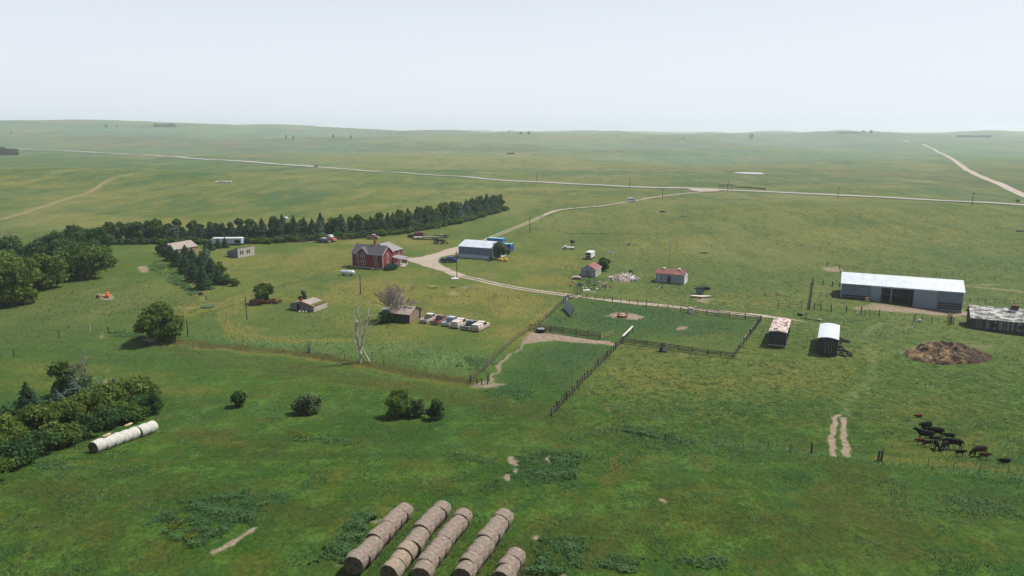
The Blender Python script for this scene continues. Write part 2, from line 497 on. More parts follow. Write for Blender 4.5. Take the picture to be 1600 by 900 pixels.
streak('dirt', [(1310, 648), (1303, 665), (1299, 690), (1306, 712)], .38, 1, step=2, warp=.4)
streak('dirt', [(1321, 652), (1318, 672), (1318, 695), (1328, 714)], .38, 1, step=2, warp=.4)
streak('dirt', [(1352, 530), (1366, 555), (1360, 590), (1335, 615), (1316, 645)], .6, .42, step=3)
streak('dirt', [(1345, 528), (1360, 560), (1350, 592), (1325, 622), (1310, 648)], .6, .38, step=3)
streak('dirt', [(1352, 530), (1362, 512), (1400, 500), (1430, 494)], .8, .45, step=3)
streak('brown', [(1335, 730), (1390, 770), (1400, 830)], 2.5, .5)
streak('brown', [(1306, 720), (1345, 780), (1330, 830)], 1.5, .4)
streak('dirt', [(0, 343), (60, 325), (135, 302), (165, 284), (182, 276), (204, 272)], 1.7, .75, step=12)
streak('yellow', [(0, 343), (60, 325), (135, 302), (165, 284), (182, 276), (204, 272)], 4, .5, step=12)
streak('dirt', [(1503, 447), (1550, 451), (1600, 456), (1680, 462)], 1.2, .7)
streak('brown', [(1190, 449), (1250, 440), (1290, 428), (1310, 421)], .6, .9)
streak('brown', [(1312, 420), (1350, 412), (1420, 401), (1600, 380)], .6, .6)
streak('brown', [(1110, 385), (1190, 403), (1300, 416), (1420, 425), (1600, 440)], .6, .9)
# edge of the mown yard and the wheel tracks round it
streak('brown', [(250, 530), (330, 540), (420, 548), (520, 560), (620, 578), (700, 592), (740, 598)], 1.6, .95)
streak('yellow', [(250, 534), (330, 544), (420, 553), (520, 565), (620, 583), (700, 596), (740, 602)], 1.0, .5)
streak('yellow', [(398, 458), (370, 478), (352, 498), (358, 514), (390, 525), (450, 532), (560, 532)], .9, .9)
streak('yellow', [(386, 458), (362, 476), (345, 498), (350, 514), (372, 527)], .7, .6)
streak('yellow', [(270, 500), (310, 478), (350, 472), (400, 450), (470, 436), (550, 410)], .8, .7)
streak('brown', [(280, 515), (330, 488), (370, 477), (410, 452)], .4, .5)
streak('lush', [(420, 451), (470, 440), (500, 432)], .9, .9)
streak('brown', [(430, 450), (470, 438), (550, 409)], .35, .8)
streak('lush', [(812, 386), (830, 387), (845, 391)], .6, 1); streak('lush', [(810, 416), (860, 422), (905, 424)], .5, 1)
streak('yellow', [(870, 475), (845, 500), (825, 520)], 1.0, .8); streak('yellow', [(858, 478), (835, 500), (815, 522)], .6, .6)
streak('brown', [(290, 408), (330, 440), (372, 444)], .3, .3)
streak('yellow', [(250, 412), (275, 432), (300, 455), (316, 470)], .7, .8); streak('lush', [(258, 412), (285, 435), (310, 460)], 1.0, .7)
streak('yellow', [(290, 495), (320, 485), (345, 478), (420, 470)], .8, .4)
for q in range(5):
    streak('brown', [(250 + q * 20, 545 + q * 9), (420 + q * 30, 562 + q * 9), (640 + q * 20, 598 + q * 8), (900, 640 + q * 6)], .45, .55)
streak('pale', [(960, 668), (1040, 684), (1100, 692), (1268, 708), (1373, 722), (1600, 745)], 1.2, .6)
streak('lush', [(965, 670), (1010, 680), (1060, 688)], 1.2, 1)
streak('yellow', [(1373, 716), (1480, 724), (1600, 734)], 1.4, .5)
streak('brown', [(0, 190), (1600, 212)], 5, .0)
# field boundaries and far strips
for pts, w, k, v in [([(0, 235), (190, 245), (500, 258)], 6, 'brown', .5), ([(1430, 228), (1500, 268), (1590, 320)], 6, 'brown', .3),
                     ([(160, 200), (400, 205), (700, 208)], 30, 'pale', .5), ([(230, 197), (330, 204), (500, 207)], 15, 'pale', .5), ([(300, 218), (600, 232)], 12, 'lush', .3),
                     ([(700, 236), (1000, 232), (1200, 240)], 15, 'lush', .35), ([(1150, 262), (1350, 282), (1500, 285)], 5, 'lush', .8), ([(1060, 262), (1160, 268)], 4, 'lush', .8),
                     ([(1400, 300), (1540, 312)], 8, 'lush', .6), ([(1180, 300), (1290, 306)], 6, 'lush', .6), ([(1120, 294), (1240, 300)], 4, 'lush', .8), ([(800, 335), (880, 322), (960, 317), (1020, 310)], 3, 'lush', .7),
                     ([(830, 360), (870, 343), (900, 335)], 2, 'lush', .9), ([(1000, 323), (1040, 318), (1100, 310)], 1.2, 'lush', .5), ([(740, 305), (900, 300), (1000, 298)], 14, 'brown', .25)]:
    streak(k, pts, w, v, step=30)
yard = sm(GX / np.maximum(GY, 1) * FPX + 800, 250, 420) * sm(GY, 118, 150)
MASK['yellow'] = np.clip(MASK['yellow'] + .05 * yard + .13 * sm(GY, 112, 160) * (1 - .8 * sm(GY, 420, 800)), 0, 1)
MASK['tuft'] = sm(GX / np.maximum(GY, 1) * FPX + 800, 800, 980) * sm(GY, 70, 100) * (1 - sm(GY, 900, 1800))
# let dryness and lushness drift; beyond the road they also paint hill shading
far = sm((GY - 406 + (GX - 284) * .936) * .73, 20, 260)
big = fbm(GX / 90, GY / 60, 131, 4)
fo = fold(GX, GY); fa = fbm(GX / 420, GY / 520, 171, 4); fb = fbm(GX / 260, GY / 330, 191, 4); fc = fbm(GX / 900, GY / 1100, 211, 3)
MASK['yellow'] = np.clip(MASK['yellow'] + 0.35 * np.clip(big, 0, 1) * (GY > 110) * (1 - .6 * far) + far * 3.0 * np.clip(.7 * fa + .8 * fo - .03, 0, .28), 0, 1)
MASK['lush'] = np.clip(MASK['lush'] + 0.4 * np.clip(-big, 0, 1) + far * 4.5 * np.clip(.7 * fb - .9 * fo - .05, 0, .22), 0, 1)
MASK['pale'] = np.clip(MASK['pale'] + far * (.75 + 1.3 * np.clip(fc + .4 * fb, -.4, .5)), 0, 1)
MASK['brown'] = np.clip(MASK['brown'] + far * 1.3 * np.clip(fbm(GX / 700, GY / 600, 251, 4), 0, .5), 0, 1)
_k = dict(MASK); MASK['pen'] = np.zeros(len(GX))
area('pen', [(880, 470), (903, 463), (1189, 502), (1146, 559), (974, 535), (864, 648), (762, 605), (826, 516)], 1.0, 1.2)
MASK['tuft'] *= 1 - MASK['pen']; MASK['lush'] = np.clip(MASK['lush'] + .2 * MASK['pen'], 0, 1); MASK['yellow'] *= 1 - .6 * MASK['pen']

def ground_material():
    m, t, b = new_mat('meadow_grass', 0.95, 0, 0.1)
    L = t.links.new
    a = N(t, 'VertexColor'); a.layer_name = 'm1'
    a2 = N(t, 'VertexColor'); a2.layer_name = 'm2'
    s1 = N(t, 'SeparateColor'); L(a.outputs[0], s1.inputs[0])
    s2 = N(t, 'SeparateColor'); L(a2.outputs[0], s2.inputs[0])
    def n(sc, det=3, st=(1, 1, 1), rough=.6): return tex(t, scale=st, nscale=sc, detail=det, rough=rough)
    fine, mid, wide = n(2.2, 5, (1, .8, 1), .75), n(.33, 5, (1, .6, 1), .65), n(.035, 5, (1, .5, 1), .6)
    def mix(fac, c1, c2, typ='MIX'):
        x = N(t, 'MixRGB', blend_type=typ)
        if isinstance(fac, float): x.inputs[0].default_value = fac
        else: L(fac, x.inputs[0])
        for i, c in ((1, c1), (2, c2)):
            if isinstance(c, tuple): x.inputs[i].default_value = (*c, 1)
            else: L(c, x.inputs[i])
        return x.outputs[0]
    def mth(op, p, q):
        x = N(t, 'Math', operation=op, use_clamp=True)
        for i, c in enumerate((p, q)):
            if isinstance(c, (int, float)): x.inputs[i].default_value = c
            else: L(c, x.inputs[i])
        return x.outputs[0]
    patch = n(.12, 4, (1, .55, 1), .6)
    fine2 = n(5.5, 4, (1, 1, 1), .8)
    base = ramp(t, mth('ADD', mth('MULTIPLY', fine, .6), mth('MULTIPLY', fine2, .4)), [(.38, (.024, .062, .011)), (.5, (.048, .104, .016)), (.62, (.086, .155, .030))])
    base = mix(ramp(t, wide, [(.45, 0.0), (.62, .42)]), base, ramp(t, fine, [(.35, (.060, .082, .018)), (.65, (.115, .135, .036))]))
    base = mix(ramp(t, patch, [(.46, 0.0), (.62, .7)]), base, ramp(t, fine, [(.35, (.020, .060, .014)), (.65, (.050, .118, .030))]))
    base = mix(ramp(t, mid, [(.50, 0.0), (.66, .5)]), base, (.085, .125, .036))
    # the lie of the grass: long soft swaths left by mowing, wind and hooves
    def lay(rot, sx, sy, sc): return tex(t, scale=(sx, sy, 1), rot=(0, 0, rot), nscale=sc, detail=4, rough=.55)
    base = mix(ramp(t, lay(.95, .16, 1.3, .5), [(.49, 0.0), (.64, .38)]), base, (.092, .155, .040))
    base = mix(ramp(t, lay(-.75, .16, 1.2, .45), [(.51, 0.0), (.66, .36)]), base, (.022, .066, .014))
    base = mix(ramp(t, lay(.9, .2, 2.2, .35), [(.52, 0.0), (.64, .45)]), base, (.085, .098, .026))
    rich = N(t, 'VertexColor'); rich.layer_name = 'm3'
    sr_ = N(t, 'SeparateColor'); L(rich.outputs[0], sr_.inputs[0])
    def fore(src, stops, col):
        return mix(mth('MULTIPLY', ramp(t, src, stops), sr_.outputs[0]), base, ramp(t, fine, [(.38, tuple(v * .72 for v in col)), (.62, tuple(v * 1.25 for v in col))]))
    base = fore(tex(t, scale=(1, .7, 1), nscale=.28, detail=6, rough=.75), [(.49, 0.0), (.60, .8)], (.105, .190, .052))
    base = fore(tex(t, scale=(1, .7, 1), rot=(0, 0, .7), nscale=.22, detail=6, rough=.7), [(.51, 0.0), (.62, .75)], (.110, .118, .034))
    base = fore(tex(t, scale=(1, .8, 1), rot=(0, 0, 1.9), nscale=.42, detail=6, rough=.75), [(.52, 0.0), (.62, .75)], (.038, .105, .040))
    base = fore(tex(t, scale=(1, .8, 1), rot=(0, 0, 2.9), nscale=1.5, detail=5, rough=.75), [(.54, 0.0), (.64, .6)], (.024, .056, .014))
    def soft(chan, gain=1.0):
        v = mth('MULTIPLY', ramp(t, mid, [(.36, .6), (.60, 1.0)]), chan)
        v2 = mth('MULTIPLY', ramp(t, patch, [(.36, .7), (.60, 1.0)]), v)
        return mth('MULTIPLY', v2, gain)
    lush = ramp(t, fine, [(.36, (.014, .044, .015)), (.64, (.046, .110, .040))])
    c = mix(soft(s1.outputs[2], 1.5), base, lush)
    pale = ramp(t, fine, [(.36, (.058, .120, .044)), (.64, (.125, .205, .090))])
    c = mix(soft(s2.outputs[0], 1.4), c, pale)
    yel = ramp(t, fine, [(.34, (.090, .102, .024)), (.5, (.155, .152, .042)), (.66, (.25, .215, .075))])
    c = mix(soft(s1.outputs[1], 1.9), c, yel)
    brn = ramp(t, fine, [(.36, (.042, .046, .014)), (.64, (.098, .086, .032))])
    c = mix(soft(s2.outputs[1], 1.4), c, brn)
    # grazed pasture: pale bents and dark dung spots
    tf = s2.outputs[2]
    v = tex(t, scale=(1, 1, 1), nscale=1.1, kind='TexVoronoi', out=0)
    sp = ramp(t, v, [(.10, 1.0), (.24, 0.0)])
    clump = tex(t, scale=(1, .75, 1), nscale=.75, detail=5, rough=.7)
    c = mix(mth('MULTIPLY', ramp(t, clump, [(.50, 0.0), (.60, .85)]), tf), c, ramp(t, fine, [(.35, (.018, .048, .012)), (.65, (.038, .085, .022))]))
    clump2 = tex(t, scale=(1, .75, 1), nscale=1.0, detail=5, rough=.75, rot=(0, 0, 1.1))
    c = mix(mth('MULTIPLY', ramp(t, clump2, [(.53, 0.0), (.62, .8)]), tf), c, ramp(t, fine, [(.35, (.105, .115, .040)), (.65, (.20, .19, .085))]))
    c = mix(mth('MULTIPLY', mth('MULTIPLY', sp, tf), ramp(t, mid, [(.45, 0.0), (.55, .9)])), c, (.26, .26, .15))
    v2 = tex(t, scale=(1, .8, 1), nscale=.55, kind='TexVoronoi', out=0)
    c = mix(mth('MULTIPLY', mth('MULTIPLY', ramp(t, v2, [(.1, .85), (.34, 0.0)]), tf), .75), c, (.022, .040, .014))
    # bare soil
    dirt = ramp(t, tex(t, nscale=1.3, detail=6, rough=.75), [(.3, (.13, .095, .07)), (.55, (.25, .19, .145)), (.75, (.38, .31, .235))])
    dm = ramp(t, mth('ADD', mth('MULTIPLY', s1.outputs[0], .75), mth('MULTIPLY', ramp(t, n(1.6, 6, (1, 1, 1), .8), [(.35, 0.0), (.65, 1.0)]), .30)), [(.46, 0.0), (.80, 1.0)])
    c = mix(mth('MULTIPLY', dm, mth('MULTIPLY', s1.outputs[0], 3.0)), c, dirt)
    # open range: crisp mottling of dry swells, wet hollows and cropped ground, at the scales seen from afar
    cur = c
    def rng_(src, stops, cc):
        return mix(mth('MULTIPLY', ramp(t, src, stops), sr_.outputs[2]), cur, cc)
    cur = rng_(tex(t, scale=(1, .4, 1), nscale=.045, detail=9, rough=.78), [(.50, 0.0), (.60, .65)], (.175, .180, .062))
    cur = rng_(tex(t, scale=(1, .4, 1), rot=(0, 0, .3), nscale=.06, detail=9, rough=.8), [(.51, 0.0), (.60, .7)], (.034, .085, .026))
    cur = rng_(tex(t, scale=(1, .35, 1), rot=(0, 0, -.2), nscale=.011, detail=12, rough=.75), [(.51, 0.0), (.61, .6)], (.19, .185, .085))
    cur = rng_(tex(t, scale=(1, .35, 1), rot=(0, 0, .2), nscale=.014, detail=12, rough=.78), [(.52, 0.0), (.60, .7)], (.036, .095, .034))
    cur = rng_(tex(t, scale=(1, .6, 1), nscale=.0032, detail=14, rough=.75), [(.52, 0.0), (.62, .5)], (.042, .098, .045))
    c = cur
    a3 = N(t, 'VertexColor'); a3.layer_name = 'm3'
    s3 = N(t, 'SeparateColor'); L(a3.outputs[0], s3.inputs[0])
    nd = mth('SUBTRACT', 1.0, mth('MULTIPLY', s1.outputs[0], 1.5))
    c = mix(nd, c, (.84, .86, .74), 'MULTIPLY')
    c = mix(mth('MULTIPLY', s3.outputs[0], nd), c, (.70, .76, .50), 'MULTIPLY')
    c = mix(mth('MULTIPLY', s3.outputs[1], nd), c, (.98, 1.08, 1.45), 'MULTIPLY')  # bluer with distance: aerial haze put into the ground colour
    L(c, b.inputs['Base Color'])
    bp = N(t, 'Bump'); bp.inputs['Strength'].default_value = 0.9; bp.inputs['Distance'].default_value = 0.35
    hgt = mth('ADD', mth('MULTIPLY', fine, .5), mth('MULTIPLY', n(1.0, 4), .5))
    L(hgt, bp.inputs['Height'])
    L(bp.outputs[0], b.inputs['Normal'])
    return m
GM = ground_material()
one = np.ones(len(GX))
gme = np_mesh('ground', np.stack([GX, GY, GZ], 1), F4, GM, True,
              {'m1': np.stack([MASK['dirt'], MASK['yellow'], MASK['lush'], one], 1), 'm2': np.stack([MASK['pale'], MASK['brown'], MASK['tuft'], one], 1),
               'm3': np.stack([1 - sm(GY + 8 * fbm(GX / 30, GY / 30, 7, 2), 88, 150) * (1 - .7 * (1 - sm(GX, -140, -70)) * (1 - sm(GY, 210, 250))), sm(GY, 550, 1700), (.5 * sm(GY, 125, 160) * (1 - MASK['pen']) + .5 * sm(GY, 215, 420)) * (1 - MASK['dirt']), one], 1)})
# (the innermost 2 m under the camera)
gob = link('ground', gme); tag(gob, kind='structure')
import bmesh as _bm
_b = _bm.new(); 
_c = [_b.verts.new((GX[i], GY[i], GZ[i])) for i in idx[0]]; _b.faces.new(_c[::-1])
_m = bpy.data.meshes.new('ground_patch'); _b.to_mesh(_m); _b.free(); _m.materials.append(GM)
tag(link('ground', _m), kind='structure')

def maskval(key, x, y):      # nearest grid value, for scattering plants
    r = np.hypot(x, y); a = np.degrees(np.arctan2(x, y))
    i = np.clip(np.searchsorted(rr[1:], r), 0, nr - 1); j = np.clip(np.searchsorted(aa, a), 0, na - 1)
    return MASK[key][1 + i * na + j]

# ------------------------------------------------------------ roads
def ribbon(name, pts, width, m, lift, step, jag=0.0, taper=False, world=False, off=0.0, parent=None, kind='structure', rows=5):
    P = catmull(pts if world else W(pts), step)
    T = np.gradient(P, axis=0); T /= np.linalg.norm(T, axis=1)[:, None] + 1e-9
    Nn = np.stack([-T[:, 1], T[:, 0]], 1)
    P = P + Nn * off
    n = len(P); V = []
    for k in range(rows):
        u = k / (rows - 1) - 0.5
        w = np.full(n, width)
        if jag and k in (0, rows - 1): w = w + jag * 2 * fbm(P[:, 0] * .8 + k * 9, P[:, 1] * .8, 5 + k, 3)
        if taper: w = w * np.clip(np.minimum(np.arange(n), np.arange(n)[::-1]) / 6 + .15, 0, 1)
        Q = P + Nn * (u * w)[:, None]
        V.append(np.stack([Q[:, 0], Q[:, 1], height(Q[:, 0], Q[:, 1]) + lift + 0.05 * (1 - abs(u) * 2) * lift], 1))
    V = np.concatenate(V); F = []
    for k in range(rows - 1):
        a = np.arange(n - 1) + k * n
        F.append(np.stack([a, a + n, a + n + 1, a + 1], 1))
    F = np.concatenate(F)[:, ::-1]
    return V, F

gravel = mottled('gravel', (.19, .155, .12), (.31, .26, .205), nscale=1.2, rough=.95, c3=(.42, .365, .30), lo=.3, hi=.72, bump=.4)
gravel_far = mottled('gravel_far', (.25, .24, .215), (.34, .33, .30), nscale=.08, rough=.95, lo=.3, hi=.7)
Va, Fa = ribbon('gravel_road', [(494, 261), (640, 271), (800, 283), (960, 291), (1125, 297), (1300, 305), (1450, 313), (1600, 321.5), (1780, 332)], 9, gravel_far, .4, 6)
Vb, Fb = ribbon('gravel_road', [(-160, 225), (0, 231), (140, 238), (300, 248), (494, 261)], 15, gravel_far, .7, 8)
V = np.concatenate([Va, Vb]); F = np.concatenate([Fa, Fb + len(Va)])
tag(link('gravel_road', np_mesh('gravel_road', V, F, gravel_far)), kind='structure')
V, F = ribbon('side_road', [(1700, 344), (1600, 306), (1560, 287), (1520, 270), (1485, 247), (1462, 235), (1443, 225)], 6.5, gravel_far, .3, 8)
dirtroad = mottled('dirt_road', (.28, .24, .19), (.37, .325, .27), nscale=.06, rough=.95)
tag(link('side_road', np_mesh('side_road', V, F, dirtroad)), kind='structure')
V, F = ribbon('side_road', [(1421, 222), (1412, 219.5)], 12, gravel_far, .5, 8)
tag(link('side_road', np_mesh('side_road_far', V, F, dirtroad)), kind='structure')
V1, F1 = ribbon('x', [(1118, 296), (1100, 299), (1090, 296)], 14, gravel, .42, 3, jag=2)
V2, F2 = ribbon('x', [(1105, 299), (1070, 303), (1040, 306.5), (1010, 311), (975, 317), (945, 322), (905, 325.5), (880, 328), (862, 332), (848, 338)], 2.6, gravel, .3, 3, jag=.8)
def merge(parts):
    Vs, Fs, b = [], [], 0
    for V, F in parts: Vs.append(V); Fs.append(F + b); b += len(V)
    return np.concatenate(Vs), np.concatenate(Fs)
lane = [(848, 338), (826, 347.5), (800, 358), (778, 367), (760, 375), (742, 384), (722, 390)]
V3, F3 = ribbon('x', lane, .8, gravel, .06, 2, jag=.3, off=.9)
V4, F4b = ribbon('x', lane, .8, gravel, .06, 2, jag=.3, off=-.9)
lane2 = [(700, 425), (716, 431), (740, 435.5), (780, 445), (822, 452.5), (870, 459), (905, 464)]
V5, F5 = ribbon('x', lane2, .95, gravel, .05, 2, jag=.25, off=.85)
V6, F6 = ribbon('x', lane2, .95, gravel, .05, 2, jag=.25, off=-.85)
lane3 = [(895, 463), (930, 467), (985, 473), (1040, 478), (1095, 484), (1140, 489), (1195, 494), (1240, 500), (1262, 504)]
V7, F7 = ribbon('x', lane3, 2.3, gravel, .05, 2, jag=.7, taper=True)
V, F = merge([(V1, F1), (V2, F2), (V3, F3), (V4, F4b), (V5, F5), (V6, F6), (V7, F7)])
tag(link('driveway', np_mesh('driveway', V, F, gravel)), kind='structure')
# gravel forecourt, a filled outline with ragged edges
def apron(name, pts, m, lift, jag=.5, step=1.0):
    P = catmull(W(pts + [pts[0]]), step)[:-1]
    lo = P.min(0) - 1; hi = P.max(0) + 1; st = .3
    gx, gy = np.meshgrid(np.arange(lo[0], hi[0], st), np.arange(lo[1], hi[1], st))
    x = gx.ravel() + jag * fbm(gx.ravel(), gy.ravel(), 8, 3); y = gy.ravel() + jag * fbm(gx.ravel(), gy.ravel(), 9, 3)
    ins = np.zeros(len(x), bool)
    for k in range(len(P)):
        p, q = P[k], P[(k + 1) % len(P)]
        with np.errstate(divide='ignore', invalid='ignore'):
            ins ^= ((p[1] > y) != (q[1] > y)) & (x < (q[0] - p[0]) * (y - p[1]) / (q[1] - p[1]) + p[0])
    I = np.arange(gx.size).reshape(gx.shape); ins = ins.reshape(gx.shape)
    sel = ins[:-1, :-1]
    F = np.stack([I[:-1, :-1], I[:-1, 1:], I[1:, 1:], I[1:, :-1]], -1)[sel]
    used, inv = np.unique(F, return_inverse=True)
    X, Y = gx.ravel()[used], gy.ravel()[used]
    return tag(link(name, np_mesh(name, np.stack([X, Y, height(X, Y) + lift], 1), inv.reshape(-1, 4), m)), kind='structure')
apron('gravel_yard', [(724, 384), (700, 389), (680, 396), (655, 402), (634, 403.5), (622, 406), (640, 409), (662, 416.5), (685, 423), (705, 429.5), (722, 433), (728, 431), (706, 422.5), (692, 416), (684, 409), (687, 403), (697, 400), (715, 397), (723, 392)], gravel, .07)
pond_m, pt, pb = new_mat('pond_water', .12, 0, .5)
pb.inputs['Base Color'].default_value = (.16, .165, .17, 1)
b = MB(); n = 26
pc = G(1172, 271); sc_ = ppm(pc)
ring = [(pc.x + math.cos(a) * 20 / sc_ * 1.0 * (1 + .15 * math.sin(3 * a)), pc.y + math.sin(a) * 2.0 / sc_ / .06 * (1 + .2 * math.cos(2 * a + 1)), POND.z + .05) for a in [2 * math.pi * k / n for k in range(n)]]
b.add(ring, [tuple(range(n))])
tag(b.build('pond_water', pond_m), kind='structure')

# ------------------------------------------------------------ air: one even haze
hm = bpy.data.materials.new('haze'); hm.use_nodes = True
ht = hm.node_tree
ht.nodes.remove(ht.nodes['Principled BSDF'])
pv = N(ht, 'VolumePrincipled')
pv.inputs['Density Attribute'].default_value = ''
pv.inputs['Color Attribute'].default_value = ''
pv.inputs['Temperature Attribute'].default_value = ''
pv.inputs['Density'].default_value = 0.000155
pv.inputs['Color'].default_value = (.84, .93, 1.0, 1)
pv.inputs['Anisotropy'].default_value = 0.25
ht.links.new(pv.outputs[0], ht.nodes['Material Output'].inputs['Volume'])
zmin = float(GZ.min()) - 1.5; zmax = max(float(GZ.max()) + 15, 60)
hb = MB().box(-9400, 9400, -9400, 9400, zmin, zmax).build('haze', hm)
tag(hb, kind='stuff')
# ------------------------------------------------------------ palettes
wood_grey = mottled('weathered_boards', (.06, .058, .06), (.20, .19, .19), nscale=2.2, stretch=(3.5, 3.5, .35), c3=(.36, .34, .33), lo=.3, hi=.75, bump=.4)
wood_dark = mottled('dark_boards', (.018, .017, .018), (.05, .047, .048), nscale=2.0, stretch=(5, 5, .3), c3=(.12, .11, .105), lo=.3, hi=.8, bump=.4)
wood_brown = mottled('brown_boards', (.10, .07, .045), (.24, .18, .12), nscale=2.0, stretch=(.6, .6, 6), c3=(.36, .29, .20), lo=.3, hi=.75, bump=.4)
wood_pale = mottled('bleached_wood', (.26, .24, .21), (.46, .43, .39), nscale=2.5, stretch=(2, 2, .5), lo=.3, hi=.7)
shingle_tan = mottled('worn_shingles', (.12, .10, .085), (.27, .23, .20), nscale=2.6, stretch=(1, 1.6, 2), c3=(.42, .37, .33), lo=.3, hi=.72, bump=.6)
shingle_pink = mottled('patched_shingles', (.05, .045, .045), (.40, .30, .26), nscale=1.5, stretch=(1.4, .5, 1), c3=(.55, .46, .42), lo=.40, hi=.58, bump=.6)
shingle_white = mottled('flaking_roofing', (.075, .09, .085), (.22, .22, .20), nscale=1.05, stretch=(.55, 1.6, 1.6), c3=(.62, .60, .56), lo=.40, hi=.56, bump=.5)
shingle_grey = mottled('grey_shingles', (.055, .058, .066), (.105, .108, .118), nscale=6, stretch=(1, 2, 2), lo=.3, hi=.7, bump=.3)
shingle_light = mottled('light_grey_shingles', (.16, .155, .16), (.25, .245, .25), nscale=5, stretch=(1, 2, 2), lo=.3, hi=.7, bump=.3)
shingle_red = mottled('rusty_red_roofing', (.12, .05, .045), (.22, .09, .08), nscale=1.6, stretch=(1, 1.2, 1), c3=(.34, .19, .17), lo=.3, hi=.75, bump=.3)
white_paint = mottled('white_paint', (.48, .48, .47), (.68, .68, .67), nscale=1.2, rough=.6)
chipped = mottled('chipped_grey_paint', (.10, .11, .13), (.22, .24, .28), nscale=2.4, stretch=(1, 1, 2.2), c3=(.55, .56, .58), lo=.38, hi=.62, bump=.3)
siding_red = mottled('red_siding', (.15, .020, .024), (.22, .036, .038), nscale=3, stretch=(.4, .4, 9), lo=.3, hi=.7, bump=.3)
brick = mottled('brick', (.20, .04, .03), (.30, .08, .06), nscale=8)
white_metal = ribbed('white_roof_metal', (.40, .45, .52), (.55, .60, .66), 'X', .3, .45, .0)
blue_metal = ribbed('slate_blue_metal', (.10, .135, .19), (.14, .175, .235), 'X', .3, .5, .1)
pale_metal = ribbed('pale_blue_metal', (.36, .45, .56), (.44, .53, .63), 'X', .3, .5, .1)
door_metal = ribbed('grey_blue_door', (.17, .215, .27), (.21, .255, .31), 'X', .25, .5, .1)
cont_blue = ribbed('container_blue', (.02, .09, .32), (.03, .13, .42), 'X', .3, .5, .1)
cont_teal = mottled('container_top', (.10, .36, .44), (.22, .46, .52), nscale=.8, rough=.5)
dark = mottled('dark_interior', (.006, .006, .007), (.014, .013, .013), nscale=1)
glass_m, gt, gb_ = new_mat('window_glass', .08, 0, .6); gb_.inputs['Base Color'].default_value = (.02, .025, .03, 1)
concrete = mottled('concrete', (.32, .31, .29), (.44, .43, .40), nscale=2)
rust = mottled('rust', (.10, .03, .015), (.20, .07, .035), nscale=3, c3=(.32, .14, .08))
rustlight = mottled('light_rust', (.22, .11, .07), (.36, .22, .15), nscale=3)
black_rub = mottled('rubber', (.008, .008, .009), (.022, .022, .022), nscale=4, rough=.8)
iron = mottled('dark_iron', (.015, .015, .017), (.05, .047, .045), nscale=4, rough=.6, metal=.3)
steel = mottled('galvanised_steel', (.32, .34, .36), (.50, .52, .54), nscale=3, rough=.4, metal=.6)
silver = mottled('silver_paint', (.50, .53, .58), (.66, .69, .73), nscale=2, rough=.35, metal=.2)
orange = mottled('orange_paint', (.50, .10, .025), (.68, .17, .04), nscale=2.5, rough=.5)
redp = mottled('red_paint', (.40, .03, .02), (.55, .06, .04), nscale=3, rough=.5)
yellowp = mottled('yellow_paint', (.55, .30, .04), (.70, .42, .08), nscale=3, rough=.5)
straw = mottled('straw', (.22, .16, .08), (.42, .32, .17), nscale=3, stretch=(1, 1, 1), c3=(.55, .45, .28))
rock_m = mottled('rubble_stone', (.20, .17, .155), (.40, .35, .32), nscale=1.2, c3=(.62, .58, .54))
post_m = mottled('post_wood', (.035, .030, .026), (.10, .085, .07), nscale=3, stretch=(4, 4, .5))
post_tan = mottled('tan_post_wood', (.18, .13, .09), (.32, .24, .17), nscale=3, stretch=(4, 4, .5))

def roof_mesh(W_, D, h, rise, over, th, ridge, x0=0, y0=0):
    """a gable roof slab pair; ridge along x or along y"""
    b = MB()
    if ridge == 'x':
        m_ = D / 2; k = rise / m_
        lo = h - over * k
        prof = [(-over, lo), (m_, h + rise), (D + over, lo), (D + over, lo + th), (m_, h + rise + th), (-over, lo + th)]
        v = [(x0 - over, y0 + a, z) for a, z in prof] + [(x0 + W_ + over, y0 + a, z) for a, z in prof]
    else:
        m_ = W_ / 2; k = rise / m_
        lo = h - over * k
        prof = [(-over, lo), (m_, h + rise), (W_ + over, lo), (W_ + over, lo + th), (m_, h + rise + th), (-over, lo + th)]
        v = [(x0 + a, y0 - over, z) for a, z in prof] + [(x0 + a, y0 + D + over, z) for a, z in prof]
    f = [(0, 1, 4, 5), (1, 2, 3, 4), (6, 11, 10, 7), (7, 10, 9, 8)] + [(i, (i + 1) % 6, (i + 1) % 6 + 6, i + 6) for i in range(6)]
    return b.add(v, f)

def wall_mesh(W_, D, h, rise, ridge, x0=0, y0=0, base=-.8, t=0.0):
    """closed walls with gable tops"""
    b = MB()
    x1, y1 = x0 + W_, y0 + D
    if ridge == 'x':
        v = [(x0, y0, base), (x1, y0, base), (x1, y1, base), (x0, y1, base), (x0, y0, h), (x1, y0, h), (x1, y1, h), (x0, y1, h), (x0, (y0 + y1) / 2, h + rise - .02), (x1, (y0 + y1) / 2, h + rise - .02)]
        f = [(3, 2, 1, 0), (0, 1, 5, 4), (1, 2, 6, 9, 5), (2, 3, 7, 6), (3, 0, 4, 8, 7), (4, 5, 9, 8), (8, 9, 6, 7)]
    else:
        v = [(x0, y0, base), (x1, y0, base), (x1, y1, base), (x0, y1, base), (x0, y0, h), (x1, y0, h), (x1, y1, h), (x0, y1, h), ((x0 + x1) / 2, y0, h + rise - .02), ((x0 + x1) / 2, y1, h + rise - .02)]
        f = [(3, 2, 1, 0), (0, 1, 5, 8, 4), (1, 2, 6, 5), (2, 3, 7, 9, 6), (3, 0, 4, 7), (4, 8, 9, 7), (8, 5, 6, 9)]
    return b.add(v, f)

